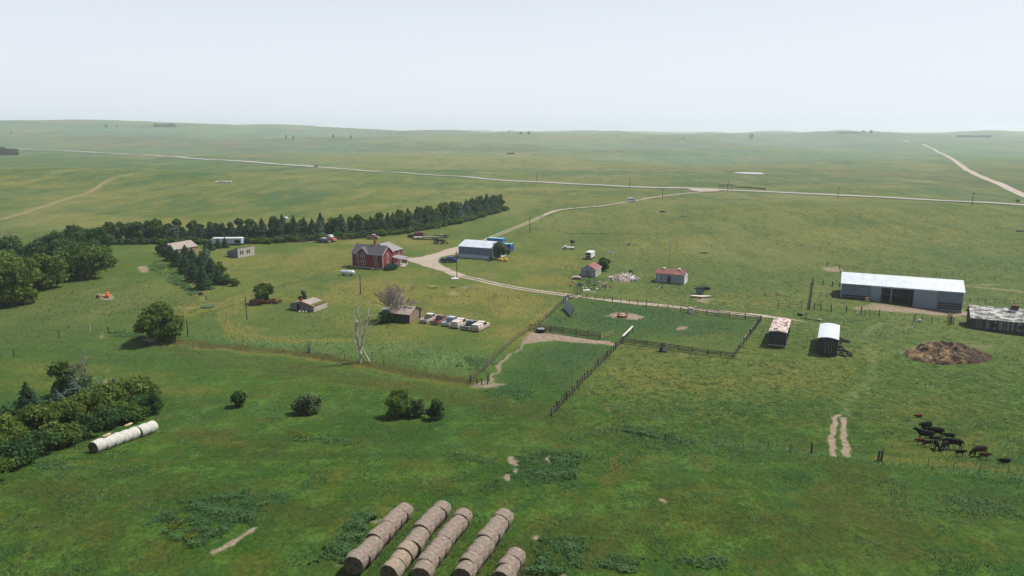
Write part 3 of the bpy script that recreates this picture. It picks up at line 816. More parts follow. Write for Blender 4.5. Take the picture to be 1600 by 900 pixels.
def face_M(face, u, z, W_, D, x0=0, y0=0):
    """frame on a wall: local x along the wall, y out of the wall, z up"""
    if face == 'f': return Matrix.Translation((x0 + u, y0, z)) @ Matrix.Rotation(math.pi, 4, 'Z') @ Matrix.Diagonal((-1, 1, 1, 1)) if False else Matrix(((1, 0, 0, x0 + u), (0, -1, 0, y0), (0, 0, 1, z), (0, 0, 0, 1)))
    if face == 'r': return Matrix(((0, 1, 0, x0 + W_), (1, 0, 0, y0 + u), (0, 0, 1, z), (0, 0, 0, 1)))
    if face == 'l': return Matrix(((0, -1, 0, x0), (1, 0, 0, y0 + u), (0, 0, 1, z), (0, 0, 0, 1)))
    return Matrix(((1, 0, 0, x0 + u), (0, 1, 0, y0 + D), (0, 0, 1, z), (0, 0, 0, 1)))

def window(parent, M, w, h, frame_m=white_paint, sash=1, fw=.09, proud=.06, glass=glass_m):
    """frame with glass and glazing bar; centred on x, sill at z=0"""
    fr = MB()
    fr.box(-w / 2 - fw, w / 2 + fw, -.01, proud, -fw, 0, M).box(-w / 2 - fw, w / 2 + fw, -.01, proud, h, h + fw, M)
    fr.box(-w / 2 - fw, -w / 2, -.01, proud, 0, h, M).box(w / 2, w / 2 + fw, -.01, proud, 0, h, M)
    for k in range(1, sash):
        x = -w / 2 + w * k / sash
        fr.box(x - fw * .55, x + fw * .55, -.01, proud, 0, h, M)
    fr.box(-w / 2, w / 2, .012, proud * .7, h * .52, h * .52 + .06, M)
    o = fr.build('window', frame_m, parent)
    MB().box(-w / 2, w / 2, -.005, .008, 0, h, M).build('pane', glass, o)
    return o

def plate(parent, name, M, w, h, m, d=.05, z=0, dz=-.01):
    return MB().box(-w / 2, w / 2, dz, d, z, z + h, M).build(name, m, parent)

ROT = R(-24.5)
def at_corner(px, py, rot=ROT, W_=0, which='A'):
    p = G(px, py)
    if which == 'B':
        p = p - Vector((math.cos(rot), math.sin(rot), 0)) * W_
        p.z = hz(p.x, p.y)
    return p

def ground_z(p, W_, D, rot):
    c, s = math.cos(rot), math.sin(rot)
    return sum(hz(p.x + c * a - s * b, p.y + s * a + c * b) for a, b in ((0, 0), (W_, 0), (W_, D), (0, D))) / 4

def site(name, label, cat, px, py, W_, D, rot=ROT, which='A', group=None, dz=0):
    p = at_corner(px, py, rot, W_, which)
    p.z = ground_z(p, W_, D, rot) + dz
    return thing(name, label, cat, p, rot, group)

# ------------------------------------------------------------ red farmhouse
L_, D_ = 11.2, 5.4
h = site('farmhouse', 'red two-storey farmhouse with grey shingle roof and white-framed windows', 'house', 550.8, 417, L_, D_)
HW, HR = 4.55, 2.1
wall_mesh(L_, D_, HW, HR, 'x', base=.25).build('wall', siding_red, h)
MB().box(.04, L_ - .04, .04, D_ - .04, -.8, .24).build('foundation', concrete, h)
rf = roof_mesh(L_, D_, HW + .03, HR, .28, .12, 'x').build('roof', shingle_grey, h)
# cross gable on the front
cx = 3.95; gw = 4.3; gr = 1.62
MB().add([(cx - gw / 2, -.06, HW - .25), (cx + gw / 2, -.06, HW - .25), (cx, -.06, HW + gr), (cx - gw / 2, 1.8, HW - .25), (cx + gw / 2, 1.8, HW - .25), (cx, 2.2, HW + gr)],
         [(0, 1, 2), (0, 3, 4, 1), (3, 5, 4), (0, 2, 5, 3), (1, 4, 5, 2)]).build('gable', siding_red, h)
b = MB()
for s in (-1, 1):
    e = (cx + s * (gw / 2 + .25), HW - .42)
    b.add([(e[0], -.34, e[1]), (cx, -.34, HW + gr + .03), (cx, 2.35, HW + gr + .03), (e[0], .5, e[1]), (e[0], -.34, e[1] + .13), (cx, -.34, HW + gr + .16), (cx, 2.35, HW + gr + .16), (e[0], .5, e[1] + .13)],
          [(0, 1, 5, 4), (1, 2, 6, 5), (2, 3, 7, 6), (3, 0, 4, 7), (0, 3, 2, 1), (4, 5, 6, 7)])
b.build('gable_roof', shingle_grey, rf)
b = MB()     # white barge boards
for s in (-1, 1):
    e = (cx + s * (gw / 2 + .27), HW - .50)
    b.add([(e[0], -.39, e[1]), (cx, -.39, HW + gr - .06), (cx, -.39, HW + gr + .18), (e[0], -.39, e[1] + .2), (e[0], -.345, e[1]), (cx, -.345, HW + gr - .06), (cx, -.345, HW + gr + .18), (e[0], -.345, e[1] + .2)],
          [(0, 1, 2, 3), (7, 6, 5, 4), (0, 3, 7, 4), (1, 5, 6, 2), (0, 4, 5, 1), (3, 2, 6, 7)])
for s, y in ((0, -.28), (1, D_ + .28)):
    yy = y; ym = D_ / 2
    z0 = HW + .03 - .28 * HR / (D_ / 2) - .1
    for xx in (L_ + .285, -.325):
        b.add([(xx, yy, z0), (xx, ym, HW + HR - .06), (xx, ym, HW + HR + .17), (xx, yy, z0 + .22), (xx + .04, yy, z0), (xx + .04, ym, HW + HR - .06), (xx + .04, ym, HW + HR + .17), (xx + .04, yy, z0 + .22)],
              [(0, 1, 2, 3), (7, 6, 5, 4), (0, 3, 7, 4), (1, 5, 6, 2), (0, 4, 5, 1), (3, 2, 6, 7)])
b.box(-.28, cx - gw / 2 - .3, -.34, -.285, HW - .3, HW - .14).box(cx + gw / 2 + .3, L_ + .28, -.34, -.285, HW - .3, HW - .14)
b.build('trim', white_paint, rf)
b = MB()
for x in (-.03, L_ - .1):
    b.box(x, x + .13, -.03, .1, .25, HW - .25)
b.box(-.03, L_ + .03, -.025, .02, .18, .27)
b.build_each('corner_board', white_paint, h)
for u, z, w, hh, s in [(2.05, 2.95, .62, 1.15, 1), (cx + .1, 3.25, 1.35, 1.35, 2), (8.55, 2.95, .7, 1.15, 1), (2.15, .95, .68, 1.3, 1), (cx + .2, 1.0, 1.45, 1.35, 2), (8.75, .95, .72, 1.35, 1)]:
    window(h, face_M('f', u, z, L_, D_) if z != 3.25 else face_M('f', u, z, L_, D_) @ Matrix.Translation((0, .06, 0)), w, hh, sash=s)
for u, z in ((2.6, 3.1), (2.6, .95)):
    window(h, face_M('r', u, z, L_, D_), .75, 1.3)
window(h, face_M('l', 2.6, 3.1, L_, D_), .7, 1.2); window(h, face_M('l', 2.6, .9, L_, D_), .7, 1.2)
# rear wing with hipped roof
wx, wy, ww, wd, wh_ = 4.4, D_, 6.0, 6.6, 4.5
MB().box(wx, wx + ww, wy - .01, wy + wd, -.8, wh_).build('rear_wing', siding_red, h)
o_ = .3; cx2 = wx + ww / 2
MB().add([(wx - o_, wy - 1.6, wh_), (wx + ww + o_, wy - 1.6, wh_), (wx + ww + o_, wy + wd + o_, wh_), (wx - o_, wy + wd + o_, wh_), (cx2, wy - 1.5, wh_ + 2.5), (cx2, wy + wd - 3, wh_ + 2.5)],
         [(3, 2, 1, 0), (0, 1, 4), (1, 2, 5, 4), (2, 3, 5), (3, 0, 4, 5)]).build('wing_roof', shingle_light, rf)
window(h, face_M('b', 2.0, 2.9, ww, wd, wx, wy), .75, 1.2); window(h, face_M('r', 4.6, 2.8, ww, wd, wx, wy), .75, 1.2); window(h, face_M('b', 4.0, .9, ww, wd, wx, wy), .75, 1.2)
MB().box(6.1, 6.65, D_ / 2 + .2, D_ / 2 + .8, HW + HR - .4, HW + HR + 1.5).box(6.03, 6.72, D_ / 2 + .13, D_ / 2 + .87, HW + HR + 1.35, HW + HR + 1.5).build('chimney', brick, rf)
# side porch
p = MB(); px0, px1, py0, py1 = wx + ww, wx + ww + 3.6, D_ - .2, D_ + 3.9
MB().box(px0, px1, py0, py1, -.6, .42).build('porch_floor', wood_pale, h)
MB().add([(px0, py0 - .2, 2.95), (px1 + .3, py0 - .2, 2.45), (px1 + .3, py1 + .2, 2.45), (px0, py1 + .2, 2.95), (px0, py0 - .2, 3.07), (px1 + .3, py0 - .2, 2.57), (px1 + .3, py1 + .2, 2.57), (px0, py1 + .2, 3.07)],
         [(3, 2, 1, 0), (4, 5, 6, 7), (0, 1, 5, 4), (1, 2, 6, 5), (2, 3, 7, 6), (3, 0, 4, 7)]).build('porch_roof', shingle_light, h)
for a in (px0 + 1.4, px1 - .1):
    for c_ in (py0 + .05, py1 - .1):
        MB().box(a - .08, a + .08, c_ - .08, c_ + .08, .42, 2.6).build('porch_post', white_paint, h)
b = MB()
for z in (.75, 1.2): b.box(px0 + 1.5, px1 - .1, py0 + .02, py0 + .08, z, z + .07)
for k in range(9): b.box(px0 + 1.6 + k * .22, px0 + 1.66 + k * .22, py0 + .03, py0 + .07, .42, 1.2)
b.build('porch_railing', white_paint, h)
MB().box(px1, px1 + .9, py0 + .6, py0 + 2, -.5, .18).box(px1, px1 + .45, py0 + .6, py0 + 2, .18, .34).build('step', concrete, h)
MB().box(-.95, -.12, .1, .9, -.4, .22).build('step', concrete, h)
# small vent pipe leaning by the facade
vp = thing('vent_pipe', 'short white vent pipe leaning at the farmhouse front wall', 'pipe', G(582.5, 423))
MB().tube([(0, 0, 0), (-.12, .15, .75)], .11, 8).build('pipe', white_paint, vp); MB().tube([(.1, 0, 0), (.1, 0, .38)], .17, 8).build('drum', iron, vp)

# ------------------------------------------------------------ metal shop
L_, D_, HH, RR_ = 12.3, 10, 3.75, 1.45
h = site('machine_shop', 'slate blue metal shop with pale lower band and white metal roof', 'shed', 716.8, 402.4, L_, D_)
wall_mesh(L_, D_, HH, RR_, 'x').build('wall', blue_metal, h)
MB().box(-.03, L_ + .03, -.03, D_ + .03, -.5, 1.28).build('lower_band', pale_metal, h)
roof_mesh(L_, D_, HH + .02, RR_, .22, .1, 'x').build('roof', white_metal, h)
b = MB()
for x in (-.05, L_ - .1): b.box(x, x + .15, -.045, .12, 1.28, HH - .1)
b.box(L_ - .1, L_ + .05, -.045, .12, -.3, 1.28).build_each('corner_trim', white_paint, h)
plate(h, 'door', face_M('r', 6.6, 0, L_, D_), 3.6, 3.2, white_paint, .06)
plate(h, 'door', face_M('r', 2.6, 0, L_, D_), .95, 2.1, door_metal, .05)
# shipping containers behind it
L_, D_ = 6.1, 2.5
h = site('shipping_container', 'blue shipping container behind the green tree at the shop', 'container', 798, 393.5, L_, D_, which='B')
MB().box(0, L_, 0, D_, .12, 2.55).build('body', cont_blue, h)
b = MB()
for x in (0, L_): b.box(x - .06, x + .06, -.05, .07, .02, 2.62).box(x - .06, x + .06, D_ - .07, D_ + .05, .02, 2.62)
b.box(.06, L_ - .06, -.05, .03, 2.5, 2.62).box(.06, L_ - .06, -.05, .03, .02, .16).build('frame', cont_blue, h)
MB().box(.06, L_ - .06, .03, D_ - .03, 2.55, 2.6).build('top', cont_teal, h)
for k in range(2): plate(h, 'door', face_M('r', .65 + k * 1.22, .15, L_, D_), 1.12, 2.3, cont_blue, .05)
for k in range(4): MB().tube([(L_ + .09, .35 + k * .55, .2), (L_ + .09, .35 + k * .55, 2.45)], .03, 6).build('lock_bar', steel, h)
h = site('shipping_container', 'teal-topped container standing close behind the white shop roof', 'container', 785, 384.6, 6.1, 2.5, which='B')
MB().box(0, 6.1, 0, 2.5, .12, 2.55).build('body', cont_blue, h)
MB().box(.06, 6.04, .03, 2.47, 2.55, 2.6).build('top', cont_teal, h)
for k in range(2): plate(h, 'door', face_M('r', .65 + k * 1.22, .15, 6.1, 2.5), 1.12, 2.3, cont_blue, .05)

# ------------------------------------------------------------ small grey shed, red roof
L_, D_, HH, RR_ = 4.2, 5.4, 2.15, 1.15
h = site('garden_shed', 'small chipped grey gable shed with pinkish red roof by the junk', 'shed', 907.8, 431.3, L_, D_)
wall_mesh(L_, D_, HH, RR_, 'y').build('wall', chipped, h)
roof_mesh(L_, D_, HH + .02, RR_, .16, .07, 'y').build('roof', shingle_red, h)
MB().box(-.18, -.12, -.18, D_ + .18, HH - .15, HH).box(L_ + .12, L_ + .18, -.18, D_ + .18, HH - .15, HH).build_each('fascia', white_paint, h)
plate(h, 'door', face_M('f', 2.0, 0, L_, D_), 1.5, 1.85, wood_grey, .05)
plate(h, 'side_wall_tone', face_M('r', D_ / 2, -.1, L_, D_), D_ - .1, HH, wood_pale, .03)  # right wall paler than the other walls
window(h, face_M('r', 3.6, .9, L_, D_) @ Matrix.Translation((0, .03, 0)), .6, .6)

# ------------------------------------------------------------ long grey shed with two roof vents
L_, D_, HH, RR_ = 7.8, 4.2, 2.45, 1.1
h = site('long_shed', 'grey plank shed with rusty red roof and two white roof vents', 'shed', 1024.2, 440.6, L_, D_)
wall_mesh(L_, D_, HH, RR_, 'x').build('wall', chipped, h)
rf = roof_mesh(L_, D_, HH + .02, RR_, .12, .07, 'x').build('roof', shingle_red, h)
for x in (1.7, 5.9):
    MB().tube([(x, D_ / 2, HH + RR_), (x, D_ / 2, HH + RR_ + .2), (x, D_ / 2, HH + RR_ + .3)], [.42, .42, .3], 12).build('vent', white_paint, rf)
b = MB()
for x in (-.02, .75, L_ - .1): b.box(x, x + .12, -.025, .05, -.2, HH - .1)
b.build_each('corner_board', white_paint, h)
plate(h, 'door', face_M('f', 3.7, 0, L_, D_), .95, 2.0, wood_dark, .05)
plate(h, 'side_wall_tone', face_M('r', D_ / 2, -.1, L_, D_), D_ - .06, HH, white_paint, .03)  # right wall whiter than the rest
window(h, face_M('r', 2.6, 1.3, L_, D_) @ Matrix.Translation((0, .03, 0)), .6, .9)

# ------------------------------------------------------------ long white-roofed barn
L_, D_, HH, RR_ = 26.2, 10.4, 4.0, 1.85
h = site('pole_barn', 'long slate blue pole barn with white roof and wide open doorway', 'barn', 1313.3, 464.6, L_, D_, dz=.35)
o0, o1 = 8.9, 15.9      # doorway
b = MB()
t_ = .18
b.box(0, o0, 0, t_, -1.4, HH).box(o1, L_, 0, t_, -1.4, HH).box(o0, o1, 0, t_, HH - .35, HH)
b.box(0, L_, D_ - t_, D_, -1.4, HH).box(0, t_, t_, D_ - t_, -1.4, HH).box(L_ - t_, L_, t_, D_ - t_, -1.4, HH)
for x in (0, L_ - t_):
    b.add([(x, 0, HH), (x, D_, HH), (x, D_ / 2, HH + RR_ - .02), (x + t_, 0, HH), (x + t_, D_, HH), (x + t_, D_ / 2, HH + RR_ - .02)], [(0, 2, 1), (3, 4, 5), (0, 1, 4, 3), (1, 2, 5, 4), (2, 0, 3, 5)])
b.build('wall', blue_metal, h)
roof_mesh(L_, D_, HH + .02, RR_, .25, .1, 'x').build('roof', white_metal, h)
MB().box(o0 - 2.35, o0, -.12, -.04, -.3, HH - .3).build('door', door_metal, h)
MB().box(o1, o1 + 5.0, -.12, -.04, -.5, HH - .3).build('door', door_metal, h)
MB().box(o0 - 2.5, o1 + 5.2, -.2, -.02, HH - .28, HH - .12).build('door_track', pale_metal, h)
MB().box(o0 + 2.1, o0 + 2.4, .0, .25, -1, HH - .35).build('door_post', wood_grey, h)
for k in range(4): MB().box(3 + k * 6.2, 3.25 + k * 6.2, 4.8, 5.05, -1, HH + .8).build('inner_post', wood_grey, h)
b = MB()
for x0_, x1_ in ((.3, 6.2), (21.2, 26.0)):
    for k in range(3): b.box(x0_, x1_, -.06, .0, -.25 + k * .55, .12 + k * .55)
b.build_each('splash_board', wood_dark, h)
b = MB().box(-.04, .1, -.05, .05, -1.4, HH).box(L_ - .1, L_ + .04, -.05, .05, -1.4, HH); b.build_each('corner_trim', pale_metal, h)
fe = thing('mineral_feeder', 'small yellow feeder standing against the long pole barn wall', 'feeder', G(1354.5, 470.5), ROT)
MB().box(-.35, .35, -.3, .3, .25, .95).build('bin', yellowp, fe); MB().box(-.28, .28, -.34, .28, .35, .75).build('tray', straw, fe)
MB().box(-.55, .55, -.4, .4, 0, .22).build('base', wood_pale, fe)

# ------------------------------------------------------------ old long barn at the right edge
L_, D_, HH, RR_ = 23, 6.4, 2.5, 2.0
h = site('old_barn', 'long old grey plank barn with flaking whitish roof at right edge', 'barn', 1516, 512.5, L_, D_, dz=.1)
wall_mesh(L_, D_, HH, RR_, 'x', base=-1).build('wall', wood_dark, h)
rf = roof_mesh(L_, D_, HH + .02, RR_, .3, .1, 'x').build('roof', shingle_white, h)
MB().box(7.4, 8.7, D_ / 2 - .45, D_ / 2 + .45, HH + RR_ - .3, HH + RR_ + .75).box(7.3, 8.8, D_ / 2 - .55, D_ / 2 + .55, HH + RR_ + .7, HH + RR_ + .8).build('cupola', mottled('dull_brown', (.07, .035, .025), (.14, .07, .05)), rf)
plate(h, 'foundation', face_M('f', L_ / 2, -.8, L_, D_), L_ - .05, 1.15, wood_dark, .04)
b = MB()
rr_ = random.Random(5)
x = .1
while x < L_ - .3:
    w = rr_.uniform(.16, .34)
    if rr_.random() < .55: b.box(x, x + w - .03, -.035, 0.0, .35, HH - rr_.uniform(.05, .3))
    x += w
b.build_each('siding_board', wood_grey, h)
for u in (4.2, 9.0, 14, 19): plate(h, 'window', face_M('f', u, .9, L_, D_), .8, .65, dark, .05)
plate(h, 'door', face_M('l', 3.2, 0, L_, D_), 1.2, 2.1, wood_dark, .05)

# ------------------------------------------------------------ two bow-roofed sheds on skids
def bow_shed(label, px, py, W_, D, HH, arch, wall_m, roof_m):
    h = site('skid_shed', label, 'shed', px, py, W_, D, dz=.18)
    n = 8
    arc = [(W_ * k / n, HH + arch * math.sin(math.pi * k / n)) for k in range(n + 1)]
    MB().extrude_y([(0, .0), (W_, .0)] + arc[::-1], 0, D).build('wall', wall_m, h)
    up = [(-.12 + (W_ + .24) * k / n, HH + .02 + arch * math.sin(math.pi * k / n)) for k in range(n + 1)]
    b = MB()
    for i in range(n):
        (xa, za), (xb, zb) = up[i], up[i + 1]
        b.add([(xa, -.12, za), (xb, -.12, zb), (xb, D + .12, zb), (xa, D + .12, za), (xa, -.12, za + .08), (xb, -.12, zb + .08), (xb, D + .12, zb + .08), (xa, D + .12, za + .08)],
              [(3, 2, 1, 0), (4, 5, 6, 7), (0, 1, 5, 4), (2, 3, 7, 6)] + ([(0, 4, 7, 3)] if i == 0 else []) + ([(1, 2, 6, 5)] if i == n - 1 else []))
    b.build('roof', roof_m, h)
    for x in (.1, W_ - .35): MB().box(x, x + .25, -.25, D + .15, -.35, 0).build('skid', post_m, h)
    return h, D
h, D = bow_shed('dark board shed with patchy pinkish shingle roof by pen corner', 1200, 541, 3.15, 11, 2.65, .22, wood_dark, shingle_pink)
for u in (2.5, 6.3): plate(h, 'window', face_M('r', u, 1.3, 3.15, D), .8, .9, dark, .18)
MB().box(0, 3.15, -.05, 0, .02, .2).build('sill_board', wood_pale, h)
h, D = bow_shed('dark board shed with curved white metal roof beside scattered tyres', 1276.5, 553.5, 3.35, 11, 2.85, .3, wood_dark, white_metal)
b = MB()
for x in (1.25, 1.8, 2.3): b.box(x, x + .07, -.04, 0, .1, 2.6)
b.build('door', wood_grey, h)

# ------------------------------------------------------------ brown shed beside the bare tree
L_, D_, HH, RR_ = 5.2, 5.6, 1.95, 1.15
h = site('brown_shed', 'leaning brown board shed with holed shingle roof and dark doorway', 'shed', 640.2, 505.6, L_, D_, rot=R(-21), which='B')
wall_mesh(L_, D_, HH, RR_, 'x').build('wall', wood_brown, h)
plate(h, 'front_shade_boards', face_M('f', L_ / 2, -.2, L_, D_), L_ - .04, HH + .1, wood_dark, .03)  # brown boards too; the front's shade is put into this darker facing
rf = roof_mesh(L_, D_, HH + .02, RR_, .18, .07, 'x').build('roof', shingle_tan, h)
b = MB()
for k in range(9): b.box(2.4 + .28 * k, 2.55 + .28 * k, D_ / 2 - .9 + .05 * (k % 3), D_ / 2 - .3, HH + RR_ * (1 - .22) - .06, HH + RR_ * .9 - .0)
b.build_each('rafter', dark, rf)
for s in (0, 1):
    xx = L_ + .19
    ya, yb = (-.2, D_ / 2) if s == 0 else (D_ / 2, D_ + .2)
    za, zb = (HH - .1, HH + RR_ + .02) if s == 0 else (HH + RR_ + .02, HH - .1)
    MB().add([(xx, ya, za), (xx, yb, zb), (xx, yb, zb + .14), (xx, ya, za + .14), (xx + .05, ya, za), (xx + .05, yb, zb), (xx + .05, yb, zb + .14), (xx + .05, ya, za + .14)],
             [(0, 1, 2, 3), (7, 6, 5, 4), (0, 3, 7, 4), (1, 5, 6, 2), (0, 4, 5, 1), (3, 2, 6, 7)]).build('barge_board', rustlight if s == 0 else wood_dark, rf)
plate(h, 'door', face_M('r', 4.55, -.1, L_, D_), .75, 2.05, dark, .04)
b = MB()
for u in (4.05, 5.05): b.box(L_, L_ + .07, u - .08, u + .08, -.1, 2.0)
b.build_each('door_frame', wood_pale, h)

# ------------------------------------------------------------ collapsing low shed
L_, D_, HH, RR_ = 6.5, 5.2, 1.35, .85
h = site('collapsed_shed', 'low sagging dark shed with half its roof fallen in', 'shed', 453.8, 483.4, L_, D_, rot=R(-22))
wall_mesh(L_, .12, HH, RR_, 'y').build('wall', wood_grey, h)
MB().box(L_ - .1, L_, .12, D_, -.4, HH - .25).box(0, .1, .12, D_, -.4, HH).build('wall', wood_pale, h)
b = MB()
def slab(b, x0, x1, z0, z1, y0, y1, t=.07):
    b.add([(x0, y0, z0), (x1, y0, z1), (x1, y1, z1), (x0, y1, z0), (x0, y0, z0 + t), (x1, y0, z1 + t), (x1, y1, z1 + t), (x0, y1, z0 + t)],
          [(3, 2, 1, 0), (4, 5, 6, 7), (0, 1, 5, 4), (1, 2, 6, 5), (2, 3, 7, 6), (3, 0, 4, 7)])
slab(b, -.2, L_ / 2, HH - .02, HH + RR_, -.2, 2.6); slab(b, L_ / 2, L_ * .86, HH + RR_, HH + .3, -.2, 4.6)
rf = b.build('roof', shingle_tan, h)
b = MB(); slab(b, L_ / 2 - .3, L_ + .2, HH + RR_ + .13, HH + .02, -.28, .1, .1); slab(b, -.2, L_ / 2, HH + .1, HH + RR_ + .1, -.28, .0, .06)
b.build('roof_edge', rustlight, rf)
b = MB()
for k in range(7): b.box(L_ - .16, L_ + .02, .5 + k * .68, .66 + k * .68, HH - .25, HH + .12 + .1 * (k % 2))
b.build_each('broken_rafter', rust, h)
MB().box(L_ / 2 - .15, L_ / 2 + .15, .0, .3, HH + RR_ + .1, HH + RR_ + .75).build('chimney', brick, rf)
plate(h, 'door', face_M('f', 2.3, -.2, L_, D_), .7, 1.75, dark, .04)
for k, u in enumerate((2.6, 3.2, 3.9)):
    q = thing('boulder', ['round pale stone by the low sagging shed doorway', 'middle pale stone before the low sagging shed', 'pale stone right of two others by the sagging shed'][k], 'stone', G(468 + k * 5.2, 487.5 + k * .3), k)
    MB().tube([(0, 0, -.1), (0, 0, .2), (0, 0, .36)], [.3, .3, .14], 8).build('stone', rock_m, q, True)

# ------------------------------------------------------------ weathered mono-pitch building, upper left
L_, D_ = 5.0, 7.0
h = site('weathered_building', 'bleached grey plank building with row of dark window openings', 'shed', 372, 403.2, L_, D_, rot=R(-28), which='B')
b = MB()
b.add([(0, 0, -.5), (L_, 0, -.5), (L_, D_, -.5), (0, D_, -.5), (0, 0, 1.7), (L_, 0, 3.0), (L_, D_, 3.0), (0, D_, 1.7)],
      [(3, 2, 1, 0), (4, 5, 6, 7), (0, 1, 5, 4), (1, 2, 6, 5), (2, 3, 7, 6), (3, 0, 4, 7)])
b.build('wall', chipped, h)
plate(h, 'side_wall_tone', face_M('r', D_ / 2, -.1, L_, D_), D_, 3.05, wood_pale, .04)  # right wall paler: sunlight put into its colour
slabb = MB(); slab(slabb, -.15, L_ + .1, 1.72, 3.08, -.1, D_ + .1, .08); slabb.build('roof', wood_pale, h)
for k in range(4):
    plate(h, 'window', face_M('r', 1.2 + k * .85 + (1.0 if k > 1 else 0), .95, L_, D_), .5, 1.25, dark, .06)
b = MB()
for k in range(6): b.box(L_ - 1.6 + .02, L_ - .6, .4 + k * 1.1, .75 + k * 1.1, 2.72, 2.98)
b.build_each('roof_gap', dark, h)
b = MB()
for k in range(9): b.box(.1 + k * .52, .38 + k * .52, -.04, 0, -.2, 1.5 + k * .13)
b.build_each('siding_board', wood_grey, h)

# ------------------------------------------------------------ shed with shingle roof behind the spruces
L_, D_, HH, RR_ = 5.6, 9.2, 2.4, 1.7
h = site('shingle_shed', 'brown plank shed with worn shingle roof behind the spruce row', 'shed', 254, 399.5, L_, D_, rot=R(-24))
wall_mesh(L_, D_, HH, RR_, 'y').build('wall', wood_grey, h)
roof_mesh(L_, D_, HH + .02, RR_, .25, .08, 'y').build('roof', shingle_tan, h)
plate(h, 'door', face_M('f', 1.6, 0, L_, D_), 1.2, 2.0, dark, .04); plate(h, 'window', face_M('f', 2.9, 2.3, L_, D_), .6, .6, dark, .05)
plate(h, 'side_wall_tone', face_M('r', D_ / 2, -.2, L_, D_), D_ - .1, HH + .1, wood_brown, .03)

# ------------------------------------------------------------ white trailer
L_, D_ = 10.6, 2.5
h = site('stock_trailer', 'long white box trailer with side coloured bluish for shade parked before shelterbelt', 'trailer', 331, 383.6, L_, D_, rot=R(4))
MB().box(0, L_, 0, D_, .55, 2.35).build('body', pale_metal, h)  # white body; the bluish tone of its shaded side is painted in
MB().extrude_y([(-.05, 2.35), (L_ + .05, 2.35), (L_, 2.55), (L_ - .3, 2.62), (.3, 2.62), (0, 2.55)], -.05, D_ + .05).build('roof', white_paint, h)
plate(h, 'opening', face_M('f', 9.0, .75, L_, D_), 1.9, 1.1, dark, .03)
b = MB()
for x in (7.9, 10.45): b.box(x - .1, x + .1, -.06, 0, .55, 2.36)
b.build_each('corner_post', white_paint, h)
for x in (6.0, 7.1):
    for y in (.15, D_ - .15):
        w = MB(); w.tube([(x, y - .14, .42), (x, y + .14, .42)], .42, 14); w.build('wheel', black_rub, h)
MB().box(.8, .95, .4, .5, 0, .6).box(.8, .95, 2, 2.1, 0, .6).build('leg', iron, h)
# ------------------------------------------------------------ foliage builders
weedleaf = leafmat('weed_leaf', (.050, .112, .036), (.090, .180, .062), (.150, .250, .108), .6)
weed_yellow = leafmat('weed_yellow_leaf', (.070, .105, .020), (.12, .17, .028), (.22, .26, .045), .5)
leaf_green = leafmat('leaf_green', (0.033, 0.069, 0.015), (0.078, 0.141, 0.027), (0.177, 0.245, 0.054))
leaf_olive = leafmat('leaf_olive', (.048, .078, .015), (.110, .165, .032), (.200, .270, .070))
leaf_deep = leafmat('leaf_deep', (0.022, 0.057, 0.018), (0.052, 0.116, 0.034), (0.111, 0.200, 0.061))
leaf_grey = leafmat('leaf_grey_green', (0.055, 0.094, 0.043), (0.115, 0.166, 0.076), (0.205, 0.271, 0.129))
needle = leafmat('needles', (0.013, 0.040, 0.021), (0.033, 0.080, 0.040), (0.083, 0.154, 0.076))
needle_blue = leafmat('blue_needles', (0.033, 0.073, 0.058), (0.083, 0.145, 0.119), (0.168, 0.254, 0.206))
bark = mottled('bark', (.05, .04, .032), (.13, .11, .09), nscale=4, stretch=(3, 3, .6))
bark_pale = mottled('bleached_bark', (.30, .27, .24), (.50, .46, .42), nscale=3, stretch=(3, 3, .6))
twig_grey = mottled('grey_twig', (.17, .14, .13), (.30, .25, .23), nscale=3)

def leaves(C, nrm, size, rng, tint, spread=.7, m=None, name='crown', aspect=1.0):
    """one small four-sided leaf clump per centre, tilted near its outward normal"""
    n = len(C)
    d = nrm + rng.normal(0, spread, (n, 3)); d /= np.linalg.norm(d, axis=1)[:, None] + 1e-9
    a = np.cross(d, rng.normal(0, 1, (n, 3))); a /= np.linalg.norm(a, axis=1)[:, None] + 1e-9
    b = np.cross(d, a)
    s = (size * rng.uniform(.55, 1.25, n))[:, None]
    k = rng.uniform(-.35, .35, (n, 4, 1))
    V = np.stack([C - a * s * (1 + k[:, 0]), C - b * s * aspect * (1 + k[:, 1]), C + a * s * (1 + k[:, 2]), C + b * s * aspect * (1 + k[:, 3])], 1)
    V = V + d[:, None, :] * s[:, None, :] * rng.uniform(-.25, .25, (n, 4, 1))
    F = np.arange(4 * n).reshape(n, 4)
    T = np.repeat(np.clip(tint, 0, 1), 4)
    return np_mesh(name, V.reshape(-1, 3), F, m, False, {'tint': np.stack([T, T, T], 1)})

